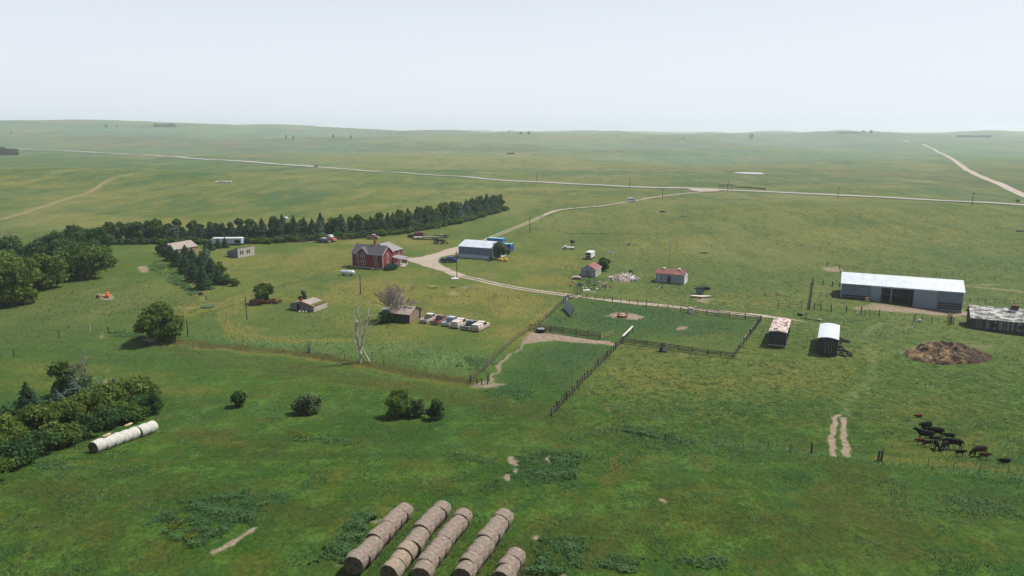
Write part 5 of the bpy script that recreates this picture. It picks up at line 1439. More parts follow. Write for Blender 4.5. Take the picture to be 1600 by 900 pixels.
weeds('garden_weeds', [(815, 900), (830, 825), (930, 832), (925, 900)], 9000, .6, .09, weedleaf, 317, thr=.2)
weeds('dark_weeds', [(690, 720), (700, 707), (780, 716), (775, 726)], 1800, .45, .08, weedleaf, 318)
weeds('yellow_weeds', [(440, 685), (445, 673), (490, 676), (488, 688)], 1000, .5, .09, weed_yellow, 319)
weeds('garden_weeds', [(440, 688), (450, 676), (560, 688), (555, 698)], 1800, .45, .09, weedleaf, 320)
weeds('garden_weeds', [(40, 730), (60, 715), (130, 715), (120, 740)], 1500, .4, .09, weedleaf, 321, thr=.2)
weeds('sage_weeds', [(960, 672), (975, 665), (1085, 684), (1080, 696)], 7000, .6, .09, weedleaf, 322)
weeds('sage_weeds', [(1030, 880), (1060, 865), (1140, 870), (1140, 895)], 1600, .35, .09, weedleaf, 323, thr=.25)
weeds('sage_weeds', [(910, 890), (940, 860), (1010, 870), (1000, 898)], 2600, .4, .09, weedleaf, 324, thr=.2)
weeds('sage_weeds', [(1440, 800), (1470, 770), (1600, 780), (1600, 820)], 3000, .35, .09, weedleaf, 325, thr=.3)
weeds('ditch_weeds', [(740, 615), (760, 596), (860, 610), (850, 630)], 2500, .4, .12, weedleaf, 326, thr=.2)
weeds('ditch_weeds', [(700, 570), (720, 556), (790, 560), (760, 590)], 2500, .4, .12, weedleaf, 327, thr=.25)
weeds('ditch_weeds', [(165, 528), (175, 515), (240, 520), (230, 534)], 1600, .5, .14, weedleaf, 328, thr=.1)
weeds('verge_weeds', [(228, 422), (244, 406), (262, 412), (262, 440)], 1600, 1.0, .2, weedleaf, 329)
weeds('verge_weeds', [(262, 440), (262, 412), (312, 460), (306, 468)], 3000, 1.0, .2, weedleaf, 330)
weeds('scrap_weeds', [(893, 458), (905, 432), (950, 436), (935, 452)], 1500, .8, .18, weedleaf, 331)
# ------------------------------------------------------------ hay bales
def bale_mesh(kind, seed, mats):
    rng = random.Random(seed)
    n, rings = 28, 7; Rr = .86 if kind == 'brown' else .80; Lr = 1.22 if kind == 'brown' else 1.28
    v, f = [], []
    for i in range(rings):
        y = -Lr / 2 + Lr * i / (rings - 1)
        e = 1 - (.07 if i in (0, rings - 1) else .0) + .012 * math.sin(i * 2.1 + seed)
        for k in range(n):
            a = 2 * math.pi * k / n
            r = Rr * e * (1 + rng.uniform(-.028, .028)) * (1 + .02 * math.sin(3 * a + seed)); z = r * math.sin(a) * (1 - .05 * (math.sin(a) > 0))
            z = max(z, -Rr * .93)
            v.append((r * math.cos(a) * 1.02, y, z + Rr * .9))
    for i in range(rings - 1):
        for k in range(n): f.append((i * n + k, (i + 1) * n + k, (i + 1) * n + (k + 1) % n, i * n + (k + 1) % n))
    b1 = MB(); b1.add(v, f); ends = []
    for s, i in ((-1, 0), (1, rings - 1)):
        ring0 = [v[i * n + k] for k in range(n)]
        c = (0, s * (Lr / 2 + .02), Rr * .9)
        mid = [((p[0]) * .55, s * (Lr / 2 + .035), (p[2] - c[2]) * .55 + c[2]) for p in ring0]
        fs = [(k, (k + 1) % n, n + (k + 1) % n, n + k) for k in range(n)] + [tuple(n + k for k in range(n))]
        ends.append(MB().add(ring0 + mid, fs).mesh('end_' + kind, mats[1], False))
    return b1.mesh('wrap_' + kind, mats[0], True), ends
def bale_material(name, c1, c2, c3, rings=True):
    m, t, b = new_mat(name, .95, 0, .1)
    s1 = tex(t, scale=(1, 12, 1), nscale=1.2, detail=6, rough=.8)
    s2 = tex(t, scale=(1, 1, 1), nscale=2.4, detail=6, rough=.8)
    mx = N(t, 'MixRGB'); mx.inputs[0].default_value = .5
    t.links.new(s1, mx.inputs[1]); t.links.new(s2, mx.inputs[2])
    col = ramp(t, mx.outputs[0], [(.38, c1), (.5, c2), (.62, c3)])
    t.links.new(col, b.inputs['Base Color'])
    bp = N(t, 'Bump'); bp.inputs['Strength'].default_value = .9; bp.inputs['Distance'].default_value = .05
    t.links.new(mx.outputs[0], bp.inputs['Height']); t.links.new(bp.outputs[0], b.inputs['Normal'])
    return m
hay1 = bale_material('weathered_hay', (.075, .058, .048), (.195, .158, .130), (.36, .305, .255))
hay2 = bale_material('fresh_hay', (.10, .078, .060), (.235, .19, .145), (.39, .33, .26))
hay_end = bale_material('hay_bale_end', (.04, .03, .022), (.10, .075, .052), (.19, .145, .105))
netw = bale_material('white_net_wrap', (.24, .24, .215), (.40, .40, .365), (.52, .52, .485))
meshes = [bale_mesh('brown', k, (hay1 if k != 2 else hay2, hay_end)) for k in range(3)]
def make_bale(ms, label, loc, rz, group):
    t = thing('hay_bale', label, 'hay bale', loc, rz, group)
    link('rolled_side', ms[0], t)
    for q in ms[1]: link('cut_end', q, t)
    return t
rb = random.Random(3)
rows_b = [((630, 812), (554, 897), 8, 'leftmost row'), ((688, 810), (606, 915), 9, 'second row from the left'), ((722, 822), (655, 916), 8, 'third row from the left'), ((785, 824), (722, 912), 8, 'fourth row from the left'), ((806, 886), (788, 912), 3, 'short right row')]
ordn = ['farthest', 'second', 'third', 'fourth', 'fifth', 'sixth', 'seventh', 'eighth', 'ninth']
for (a, b_, n, rl) in rows_b:
    A = G(*a); B = G(*b_); d = (B - A); d.z = 0; L = d.length; d.normalize(); perp = Vector((-d.y, d.x, 0))
    st = 1.3
    for i in range(n):
        q = A + d * (i * st + rb.uniform(-.06, .06)) + perp * rb.uniform(-.13, .13)
        q.z = hz(q.x, q.y) + rb.uniform(-.06, .06)
        t = make_bale(meshes[2 if (rl.startswith('second') and i >= 6) else rb.randrange(2)], f'round brown hay bale, {ordn[i]} from the far end of the {rl}', q, math.atan2(d.y, d.x) + math.pi / 2 + rb.uniform(-.09, .09), 'brown hay bales set in rows')
        s = rb.uniform(.94, 1.04); t.scale = (s, rb.uniform(.97, 1.05), s)
wm = bale_mesh('white', 9, (netw, hay_end))
A = G(154, 705); B = G(238, 675); d = (B - A); d.z = 0; d.normalize()
for i in range(7):
    q = A + d * (i * 1.30 + (.35 if i > 4 else 0)); q.z = hz(q.x, q.y)
    make_bale(wm, f'white net-wrapped hay bale, {["nearest of the row with dark end showing", "second from the near end", "third from the near end", "middle one of the row", "fifth, before the dark gap", "sixth, just past the dark gap", "farthest of the row"][i]}', q, math.atan2(d.y, d.x) + math.pi / 2 + rb.uniform(-.05, .05), 'white wrapped hay bales in a row')
for i, (px, py) in enumerate([(169, 689), (200, 676.5)]):
    q = G(px, py + 14); t = thing('straw_wisp', ['tan straw lying on top of the near white bales', 'tan straw lying on top of the middle white bales'][i], 'straw', A + d * (1.3 * (1.1 + i * 2.6)) + Vector((0, 0, 1.48)), math.atan2(d.y, d.x))
    MB().box(-.5, .5, -.22, .2, 0, .07).build('straw', straw, t)

rg = np.random.default_rng(77); Cx = []
for (a, b_, n, rl) in rows_b:
    A = G(*a); B = G(*b_); u = rg.uniform(-.04, 1.0, 1500)[:, None]; P_ = np.array(A)[None, :2] + (np.array(B)[None, :2] - np.array(A)[None, :2]) * u + rg.normal(0, .62, (1500, 2)); Cx.append(P_)
Cx = np.concatenate(Cx); Cx = np.stack([Cx[:, 0], Cx[:, 1], height(Cx[:, 0], Cx[:, 1]) + .05], 1)
tag(link('fallen_hay', leaves(Cx, np.tile([0., 0., 1.], (len(Cx), 1)), .07, rg, rg.uniform(0, 1, len(Cx)), .4, leafmat('loose_hay', (.10, .08, .05), (.20, .165, .11), (.33, .28, .19), .5), aspect=.3)), kind='stuff')
# ------------------------------------------------------------ fences
def fence(label, pts, posts_px=None, step=2.6, ph=1.15, pr=.07, rails=(.45, .85), rr=.045, mat_post=None, mat_rail=None, wire=False, name='fence', jitter=.08, cat='fence', every_big=0):
    mp = mat_post or post_m; mr = mat_rail or mp
    P = W(pts)
    t = thing(name, label, cat, P[0]); o = P[0]
    Q = []
    for a, b in zip(P[:-1], P[1:]):
        n = max(1, round((b - a).to_2d().length / step))
        for k in range(n):
            q = a + (b - a) * k / n; Q.append(Vector((q.x + rb.uniform(-.06, .06), q.y + rb.uniform(-.06, .06), 0)))
    Q.append(Vector((P[-1].x, P[-1].y, 0)))
    for q in Q: q.z = hz(q.x, q.y)
    for i, q in enumerate(Q[:100]):
        r = pr * rb.uniform(.8, 1.25); hh = ph * rb.uniform(.88, 1.15); big_ = every_big and i % every_big == 0
        if big_: r *= 1.6; hh *= 1.15
        v = q - o; lx, ly = rb.uniform(-jitter, jitter), rb.uniform(-jitter, jitter)
        MB().tube([v + Vector((0, 0, -.3)), v + Vector((lx, ly, hh))], [r, r * .9], 6).build('post', mp, t)
    for z in rails:
        b = MB()
        if wire:
            b.tube([q - o + Vector((0, 0, z)) for q in Q], rr, 3, False)
        else:
            off = Vector((0, -pr - .02, 0))
            for a, c in zip(Q[:-1], Q[1:]):
                e = (c - a) * .02
                b.tube([a - o + off + Vector((0, 0, z + rb.uniform(-.05, .05))) - e, c - o + off + Vector((0, 0, z + rb.uniform(-.05, .05))) + e], rr, 4)
        b.build('wire' if wire else 'rail', mr, t)
    return t
W_ = dict(wire=True, rr=.018)
fence('brown picket-like fence climbing from pen corner to the yard', [(735.5, 597), (750, 584), (772, 562), (800, 536), (826, 516)], step=.95, ph=1.15, pr=.05, rails=(.3, .65, 1.0), rr=.03, mat_post=post_tan, mat_rail=post_m, every_big=5)
fence('dark post fence running up beside the mown yard', [(840, 508), (852, 500), (866, 487), (880, 474)], step=1.25, pr=.06, rails=(.35, .7, 1.0), rr=.03)
fence('short dark corner fence beside the water tank and track', [(880, 474), (890, 468), (902, 463)], step=1.4, ph=1.4, pr=.09, rails=(.5, .95), rr=.04)
fence('long dark wire fence along the near side of the gravel track', [(902, 463), (930, 468), (970, 474), (1010, 478.5), (1045, 483)], step=2.3, ph=1.3, pr=.06, rails=(.35, .65, .95, 1.15), wire=True, rr=.02, every_big=4)
fence('dark board fence beyond the water tank to the right pen corner', [(1086, 487), (1105, 490), (1140, 496), (1189, 501.5)], step=3.0, ph=1.25, pr=.09, rails=(.4, .8, 1.1), rr=.08, every_big=0)
fence('dark rail fence with pale tops down the right side of the pen', [(1189, 502), (1175, 520), (1160, 540), (1146.5, 559)], step=1.7, ph=1.3, pr=.12, rails=(.4,), rr=.05)
t = fence('whitish top rail lying along the right pen fence', [(1188, 500.5), (1168, 527), (1147.5, 556)], step=30, ph=.9, pr=.02, rails=(.78,), rr=.055, mat_rail=wood_pale, name='long_rail', cat='rail')
fence('dark meshed fence along the bottom of the right pen', [(973, 536), (1010, 541), (1060, 548), (1105, 555), (1146.5, 560)], step=2.7, ph=1.2, pr=.08, rails=(.3, .55, .8, 1.05), rr=.07)
fence('dark post fence running down between the two lower pastures', [(973, 534), (955, 552), (935, 573), (910, 598), (885, 625), (862, 650)], step=1.5, ph=1.2, pr=.1, rails=(.4, .8), rr=.04, every_big=4)
fence('panel fence of dark metal rails across the top of the lower pen', [(827.5, 516), (860, 519), (900, 525), (937.5, 530.5)], step=2.9, ph=1.5, pr=.07, rails=(.3, .55, .8, 1.05, 1.35), rr=.075, jitter=.02)
fence('rusty brown gate panel standing right of the dark panel fence', [(939, 530), (950, 526.5), (960, 523)], step=1.5, ph=1.15, pr=.04, rails=(.2, .5, .8, 1.05), rr=.03, mat_post=rustlight, name='steel_gate', cat='gate')
fence('faint tan gate panel standing in the right pen grass', [(990, 520), (1003, 522), (1018, 525.5)], step=1.6, ph=.95, pr=.03, rails=(.2, .5, .85), rr=.02, mat_post=rustlight, name='steel_gate', cat='gate')
fence('low rusty gate panel on the gravel track edge', [(1036, 481.5), (1050, 483.5), (1063, 485.5)], step=1.4, ph=.9, pr=.035, rails=(.2, .5, .8), rr=.025, mat_post=rustlight, name='steel_gate', cat='gate')
fence('short dark gate at the foot of the brown picket fence', [(735.5, 597.5), (745, 600), (753, 601)], step=2.0, ph=1.2, pr=.09, rails=(.5, .9), rr=.04, name='gate', cat='gate')
fence('lone corner post pair with wire by the lower pen corner', [(762, 600), (764, 596)], step=3, ph=1.35, pr=.11, rails=(.6,), **{'wire': True, 'rr': .02}, name='corner_post', cat='post')
fence('reddish gate standing at the scrap by the track', [(899, 461), (908, 458)], step=.9, ph=1.7, pr=.06, rails=(.5, 1.1), rr=.05, mat_post=rust, name='gate', cat='gate')
# barnyard fences
fence('thin pipe fence left of the plank chute', [(1216, 479.5), (1234, 481.3), (1252, 483)], step=2.0, ph=1.75, pr=.06, rails=(.5, .95, 1.6), rr=.025)
fence('narrow plank loading chute leading away up the pasture', [(1265, 484), (1268, 462), (1270.5, 441)], step=1.6, ph=1.5, pr=.1, rails=(.4, .8, 1.2), rr=.07, name='loading_chute', cat='chute')
fence('dark rail fence right of the plank chute', [(1272, 484), (1283, 485), (1298.5, 486)], step=2.2, ph=1.6, pr=.1, rails=(.3, .9, 1.4), rr=.035)
fence('low dark fence between chute and long barn', [(1270, 463), (1282, 463.5), (1301, 464.5)], step=1.8, ph=1.1, pr=.06, rails=(.4, .8), rr=.03)
fence('rear fence with thick posts left of the long barn', [(1286, 446), (1300.5, 448), (1312, 449)], step=2.6, ph=1.4, pr=.12, rails=(.5, .9), **{'wire': True, 'rr': .02})
fence('short dark side fence against the long barn end', [(1301, 464.5), (1306, 464.2), (1312, 464.5)], step=1.4, ph=1.3, pr=.08, rails=(.3, .6, .9, 1.15), rr=.05)
fence('wire fence with paired posts before the long barn', [(1299, 487), (1322, 488.5), (1345, 491.5)], step=3.4, ph=1.5, pr=.12, rails=(.5, 1.0), wire=True, rr=.02)
fence('grey gate panel before the long barn doorway', [(1345, 491.5), (1359, 493.5), (1373.5, 495.5)], step=1.2, ph=1.4, pr=.06, rails=(.4, .8, 1.2), rr=.03, every_big=4)
fence('dark wire fence before the right end of the long barn', [(1428, 503), (1440, 503.5), (1456, 505)], step=1.7, ph=1.5, pr=.07, rails=(.5, 1.0), wire=True, rr=.02, every_big=3)
fence('bunched dark posts between the two barns', [(1483, 508), (1486, 506), (1489, 507)], step=.4, ph=1.7, pr=.11, rails=(.6, 1.1), rr=.04)
fence('brown board gate leaning between the two barns', [(1480, 504), (1485, 502)], step=.4, ph=2.3, pr=.05, rails=(.5, 1.2, 1.9), rr=.05, mat_post=post_tan, name='gate', cat='gate')
fence('back fence running right from the long barn', [(1503, 471), (1540, 473.5), (1600, 477), (1650, 480)], step=1.9, ph=1.25, pr=.06, rails=(.35, .7, 1.05), rr=.025)
for i, (px, py, hh, lab, mm) in enumerate([(1425, 509.5, 2.4, 'pale leaning pole before the long barn', wood_pale), (1311.5, 421, 1.3, 'short dark post at the worn patch behind the long barn', post_m), (1293, 415, 1.2, 'short post on the far cattle path', post_m), (1312.5, 427, 1.0, 'post top just behind the long barn roof', post_m),
        (22.5, 556, 1.3, 'lone short post in the left pasture, nearest the left edge', post_m), (93, 528, 1.7, 'lone dark post left of the muddy patch', post_m), (141, 517, 1.5, 'pale post left of the muddy patch', wood_pale), (170, 520, 1.4, 'dark post right of the muddy patch', post_m), (274, 536, 1.3, 'short post in the shade of the round tree', post_m),
        (322.5, 469, 1.0, 'stubby dark post near the mineral box', post_m), (244.5, 411.5, 1.0, 'dark post near the brush pile wedge', post_m), (1268, 708, 1.35, 'stout dark post left of the wheel ruts', post_m), (1372, 720, 1.3, 'left of two dark posts right of the ruts', post_m), (1376.5, 720, 1.3, 'right of two dark posts right of the ruts', post_m),
        (873, 364, 1.2, 'short post beside the lane bend', post_m), (897, 327, 1.4, 'dark stub post on the lane crest', post_m), (855, 325, 2.2, 'left of two thin poles left of the lane crest', post_m), (859.5, 325, 2.0, 'right of two thin poles left of the lane crest', post_m), (1157, 437, .9, 'pale stake in the upper right pasture', wood_pale)]):
    q = G(px, py); MBx = MB().tube([(0, 0, -.3), (rb.uniform(-.1, .1), 0, hh)], [.13 if hh < 1.6 else .09, .11 if hh < 1.6 else .07], 7); o = MBx.build('post', mm); o.location = q; o.name = 'fence_post'; tag(o, lab, 'post')
fence('wire fence along the foot of the pasture, left of the ruts', [(962, 678), (1040, 689), (1120, 696), (1200, 703), (1268, 708)], step=3.2, ph=.95, pr=.035, rails=(.4, .8), wire=True, rr=.008)
fence('wire fence along the foot of the pasture, right of the ruts', [(1377, 720), (1450, 729), (1530, 738), (1620, 748)], step=3.2, ph=.95, pr=.035, rails=(.4, .8), wire=True, rr=.008)
fence('far wire fence along the cattle path, behind the barns', [(1112, 386), (1190, 403), (1293, 416), (1420, 426), (1600, 441)], step=7, ph=.9, pr=.05, rails=(.45, .85), wire=True, rr=.012)
fence('broken rail fence lying along the far edge of the yard', [(884, 365.5), (940, 365.5), (1001, 367)], step=6, ph=.8, pr=.05, rails=(.2,), rr=.06)
fence('thin wire fence curving beside the lane', [(828, 364), (850, 357), (875, 343), (895, 334)], step=6, ph=1.1, pr=.05, rails=(.8,), wire=True, rr=.012)
fence('sagging wire fence along the old ditch edge', [(294, 526), (380, 540), (483, 552), (600, 572), (735, 597)], step=11, ph=1.2, pr=.05, rails=(.6, .95), wire=True, rr=.012)
for i, q0 in enumerate([(1124, 300), (1190, 299)]):
    pass
fence('dark rail pen at the junction of lane and gravel road', [(1124, 292.5), (1136, 292), (1150, 293.5)], step=4, ph=2.4, pr=.16, rails=(.7, 1.3, 1.9), rr=.12, name='loading_pen', cat='pen')
fence('low dark rail fence right of the junction pen', [(1152, 294), (1175, 295), (1196, 297)], step=5, ph=1.6, pr=.16, rails=(.5, .9, 1.3), rr=.16)
# white beam across posts, solar panel leaning, feeders
t = thing('white_beam', 'long white squared beam resting on posts between the pens', 'beam', G(973, 534)); a = G(973, 534); c = G(988, 519)
v = c - a; ang = math.atan2(v.y, v.x); M = Matrix.Rotation(ang, 4, 'Z')
MB().box(-.2, v.length + .2, -.13, .13, 1.05, 1.25, M).build('beam', white_paint, t)
for k in (0, .5, 1): MB().tube([v * k + Vector((0, 0, -.3)), v * k + Vector((0, 0, 1.05))], .09, 6).build('post', post_m, t)
a = G(880.5, 482); c = G(892, 494.5)
t = thing('solar_array', 'blue-white panel array standing upright along the pen fence', 'panel', a); v = c - a; v.z = 0; ang = math.atan2(v.y, v.x); M = Matrix.Rotation(ang, 4, 'Z') @ Matrix.Rotation(R(-14), 4, 'X'); Lp = v.length + .3
panel_m = mottled('panel_glass', (.30, .38, .50), (.42, .50, .62), nscale=1, rough=.3)
fr = MB()
for x in (0, Lp / 3, 2 * Lp / 3, Lp): fr.box(x - .05, x + .05, -.05, .07, .15, 2.15, M)
for z in (.15, .8, 1.45, 2.1): fr.box(-.05, Lp + .05, -.04, .06, z - .04, z + .04, M)
fr.build('frame', iron, t); MB().box(0, Lp, -.02, .04, .17, 2.1, M).build('panel', panel_m, t)
for x in (0, Lp): MB().tube([M @ Vector((x, .05, 2)), Matrix.Rotation(ang, 4, 'Z') @ Vector((x, 1.1, -.1))], .05, 5).build('strut', iron, t)
def drum(name, label, cat, px, py, r, h_, m, upright=True, rz=0, z=0, extra=None):
    q = G(px, py); t = thing(name, label, cat, q, rz)
    if upright:
        MB().tube([(0, 0, z), (0, 0, z + h_)], [r, r * .96], 14).build('tank', m, t)
        MB().tube([(0, 0, z + h_ - .06), (0, 0, z + h_ + .03)], [r + .04, r + .04], 14).build('rim', iron, t)
    else:
        MB().tube([(-h_ / 2, 0, z + r), (-h_ / 2 + .15, 0, z + r), (h_ / 2 - .15, 0, z + r), (h_ / 2, 0, z + r)], [r * .7, r, r, r * .7], 14).build('tank', m, t, True)
        for x in (-h_ / 3, h_ / 3): MB().box(x - .06, x + .06, -r * .8, r * .8, -.1, z + r * .35).build('cradle', iron, t)
    return t
drum('water_tank', 'white upright tank by the fence corner above the panel', 'tank', 884, 471, .42, 1.25, silver)
drum('water_tank', 'small grey drum beside the white tank at the fence corner', 'tank', 887.5, 468, .3, 1.0, steel)
drum('stock_tank', 'bright galvanised tank in the fence gap by the track', 'tank', 1079.5, 489, .5, .95, silver)
t = thing('head_gate', 'small whitish frame right of the galvanised tank', 'gate', G(1086, 490)); b = MB()
for x in (-.45, .45): b.box(x - .06, x + .06, -.06, .06, -.1, 1.5)
b.build('upright', wood_pale, t); MB().box(-.55, .55, -.07, .07, 1.45, 1.58).build('lintel', wood_pale, t)
fence('dark rail panel left of the galvanised tank', [(1064, 486.5), (1075, 488.5)], step=3, ph=1.5, pr=.08, rails=(.4, .8, 1.3), rr=.07)
t = thing('tyre_heap', 'black tub-like feeder with white rim against the panel fence', 'feeder', G(845, 519)); MB().tube([(0, 0, 0), (0, 0, .75)], [.95, .95], 16).build('tub', black_rub, t); MB().tube([(0, 0, .7), (0, 0, .82)], [.8, .75], 16).build('rim', steel, t)
t.name = 'round_feeder'
t = thing('bale_ring', 'round rusty bale feeder standing on straw-strewn bare earth', 'feeder', G(972.5, 495)); n = 20
for nm, z0, z1 in (('lower_band', .05, .45), ('upper_band', .8, .92)):
    b = MB()
    for k in range(n):
        a0, a1 = 2 * math.pi * k / n, 2 * math.pi * (k + 1) / n
        b.add([(1.15 * math.cos(a0), 1.15 * math.sin(a0), z0), (1.15 * math.cos(a1), 1.15 * math.sin(a1), z0), (1.15 * math.cos(a1), 1.15 * math.sin(a1), z1), (1.15 * math.cos(a0), 1.15 * math.sin(a0), z1),
               (1.1 * math.cos(a0), 1.1 * math.sin(a0), z0), (1.1 * math.cos(a1), 1.1 * math.sin(a1), z0), (1.1 * math.cos(a1), 1.1 * math.sin(a1), z1), (1.1 * math.cos(a0), 1.1 * math.sin(a0), z1)], [(0, 1, 2, 3), (7, 6, 5, 4), (3, 2, 6, 7), (0, 4, 5, 1)])
    b.build(nm, rust, t)
b = MB()
for k in range(14): a0 = 2 * math.pi * k / 14; b.tube([(1.12 * math.cos(a0), 1.12 * math.sin(a0), .4), (1.12 * math.cos(a0), 1.12 * math.sin(a0), .85)], .03, 4)
b.build('bars', rust, t); MB().tube([(0, 0, .1), (0, 0, .45), (0, 0, .75)], [1.05, .9, .3], 14).build('hay', straw, t)
t = thing('feed_bunk', 'boxy dark feed bunk with scrap on top at the pen fence', 'feeder', G(1037.5, 549), ROT); MB().box(-.75, .75, -.5, .5, .15, .85).build('box', wood_dark, t); MB().box(-.2, .78, -.55, -.5, .2, .8).build('side_board', wood_pale, t)
b = MB()
for k in range(8): b.tube([(rb.uniform(-.8, .6), rb.uniform(-.4, .4), .8), (rb.uniform(-.9, .9), rb.uniform(-.5, .5), 1.5)], .06, 4)
b.build('scrap', iron, t)

# ------------------------------------------------------------ utility poles
def pole(px, py, top, label, thin=1.0, cross=True, group='utility poles', m=None):
    q = G(px, py); h_ = (py - top) / ppm(q) * 1.02
    t = thing('utility_pole', label, 'pole', q, ROT, group)
    MB().tube([(0, 0, -.5), (0, 0, h_)], [.15 * thin, .10 * thin], 8).build('pole', m or post_m, t)
    if cross:
        MB().box(-.75 * thin, .75 * thin, -.06 * thin, .06 * thin, h_ - .7, h_ - .55).build('crossarm', post_m, t)
        for x in (-.65, 0, .65): MB().tube([(x * thin, 0, h_ - .55), (x * thin, 0, h_ - .38)], .05 * thin, 6).build('insulator', steel, t)
    return t
pole(563.5, 460, 429.5, 'plain dark pole before the red farmhouse', cross=False); pole(386, 500, 463, 'thin dark pole left of the orange truck wreck', .8, False); pole(294, 526, 499, 'dark pole right of the round tree', .9, False)
pole(714, 433, 393, 'tall pole at the lane beside the blue pickup', .9); pole(796, 395.5, 377, 'pole before the blue container', .9, False); pole(828, 364.5, 339, 'pole left of the lane bend', 1.0)
pole(933, 328, 306, 'pale pole on the lane crest', .9, m=wood_pale); pole(984, 293, 279, 'pole just before the gravel road, left of junction', 1.3); pole(1035, 312, 296, 'pole right of the white van on the lane'); pole(1137, 301, 283, 'pole at the lane and road junction', 1.3)
pole(1309, 310, 293, 'pole on the gravel road right of the junction', 1.3); pole(1518.5, 322, 301, 'pole on the gravel road nearest the right edge', 1.2); pole(838, 283, 270, 'pole on the gravel road at centre', 1.4); pole(1045, 433, 376, 'tall bleached pole behind the long grey shed', .9, False, m=wood_pale)
drum('light_tank', 'dark pole transformer standing right of the fuel stand', 'pole', 796, 396, .2, .3, iron) if False else None

# ------------------------------------------------------------ vehicles
def wheel(parent, x, y, r=.36, w=.22, m=black_rub):
    o = MB().tube([(x, y - w / 2, r), (x, y + w / 2, r)], r, 14).build('wheel', m, parent)
    MB().tube([(x, y - w / 2 - .01, r), (x, y + w / 2 + .01, r)], r * .5, 10).build('hub', steel, o)
def shell(prof, half, inset, z_split, name, m, parent, y_taper=0.0):
    """side profile (x,z) across the width, narrowing above z_split like a cab"""
    b = MB(); n = len(prof)
    def hw(z): return half - (inset * max(0, (z - z_split)) / .6)
    v = [(x, -hw(z), z) for x, z in prof] + [(x, hw(z), z) for x, z in prof]
    f = [tuple(range(n)), tuple(range(2 * n - 1, n - 1, -1))] + [(i, i + n, (i + 1) % n + n, (i + 1) % n) for i in range(n)]
    return b.add(v, f).build(name, m, parent)
def pickup(label, loc, rz, body_m, cab_m=None, L=5.2, bed=True, topper=False, wheels=True, group=None, bedfill=None, sunk=0.0, modern=False, hood=True, name='pickup_truck', cat='truck', nocab=False):
    """nose towards +x"""
    t = thing(name, label, cat, loc + Vector((0, 0, -sunk)), rz, group); cab_m = cab_m or body_m; h2 = .94
    x0, x1 = -L / 2, L / 2
    fx = x1 - 1.35; rx = x0 + .95; b = MB()
    z0, z1 = .42, 1.05
    # lower sides with a bed well
    bedend = x0 + L * .42
    if bed and not topper:
        b.box(x0, bedend, -h2, -h2 + .1, z0, z1).box(x0, bedend, h2 - .1, h2, z0, z1).box(x0, x0 + .08, -h2 + .1, h2 - .1, z0, z1 - .02).box(x0 + .08, bedend, -h2 + .1, h2 - .1, z0, .6)
        b.box(bedend, x1 - .1, -h2, h2, z0, z1)
        MB().box(x0 + .09, bedend - .01, -h2 + .11, h2 - .11, .601, .64).build('bed_floor', iron, t)
    else: b.box(x0, x1 - .1, -h2, h2, z0, z1)
    b.build('body', body_m, t, bevel=.03)
    if hood:
        hb = MB(); hx = x0 + L * .73
        hb.add([(hx, -h2 + .08, z1), (x1 - .05, -h2 + .14, z1 - .06), (x1 - .05, h2 - .14, z1 - .06), (hx, h2 - .08, z1), (hx, -h2 + .12, z1 + .16), (x1 - .15, -h2 + .2, z1 + .06), (x1 - .15, h2 - .2, z1 + .06), (hx, h2 - .12, z1 + .16)],
               [(3, 2, 1, 0), (4, 5, 6, 7), (0, 1, 5, 4), (1, 2, 6, 5), (2, 3, 7, 6), (3, 0, 4, 7)]).build('hood', body_m, t)
    cx0, cx1 = bedend + .02, x0 + L * .74
    if modern: cx0 = x0 + L * .36; cx1 = x0 + L * .76
    if topper: shell([(x0 + .02, z1), (bedend + .0, z1), (bedend + .0, 1.68), (x0 + .12, 1.66)], h2 - .02, .12, z1, 'topper', cab_m, t)
    if not nocab:
        zt = 1.78
        prof = [(cx0, z1), (cx1, z1), (cx1 - (.55 if modern else .38), zt), (cx0 + (.2 if modern else .12), zt)]
        c = shell(prof, h2 - .03, .16, z1, 'cab', cab_m, t)
        shell([(cx0 - .02, z1 + .1), (cx1 + .02, z1 + .1), (cx1 - .36 - (.17 if modern else 0) + .04, zt - .09), (cx0 + (.17 if modern else .08), zt - .09)], h2 - .012, .16, z1, 'windows', glass_m, c)
        bb = MB()
        for xx in ([cx0 + .05, (cx0 + cx1) / 2 - .1] if modern else [cx0 + .02]): bb.box(xx, xx + .09, -h2 + .04, h2 - .04, z1, zt - .1)
        bb.build('pillar', cab_m, c)
    MB().box(x1 - .12, x1 + .03, -h2 + .03, h2 - .03, .42, .6).build('bumper', steel, t); MB().box(x0 - .05, x0, -h2 + .1, h2 - .1, .45, .58).build('bumper', steel, t)
    for y in (-h2 + .25, h2 - .25): MB().box(x1 - .11, x1 - .02, y - .13, y + .13, .72, .92).build('headlight', silver, t)
    for y in (-h2 + .09, h2 - .09): MB().box(x0 - .015, x0 + .02, y - .07, y + .07, .72, .98).build('tail_light', redp, t)
    if wheels:
        for x in (fx, rx):
            for y in (-h2 + .1, h2 - .1): wheel(t, x, y)
    if bedfill:
        k = 0
        for (dx, dy, s, mm) in bedfill:
            o = MB().box(-s, s, -s * .7, s * .7, 0, s).build('bed_scrap', mm, t); o.location = (x0 + .7 + dx, dy, .62); o.rotation_euler = (0, .2, dx * 3); k += 1
    return t
oldw = mottled('chalky_white_paint', (.30, .24, .21), (.48, .43, .39), nscale=1.8, c3=(.60, .56, .52)); oldr = mottled('faded_maroon_paint', (.13, .055, .055), (.24, .11, .10), nscale=1.6, c3=(.36, .22, .19))
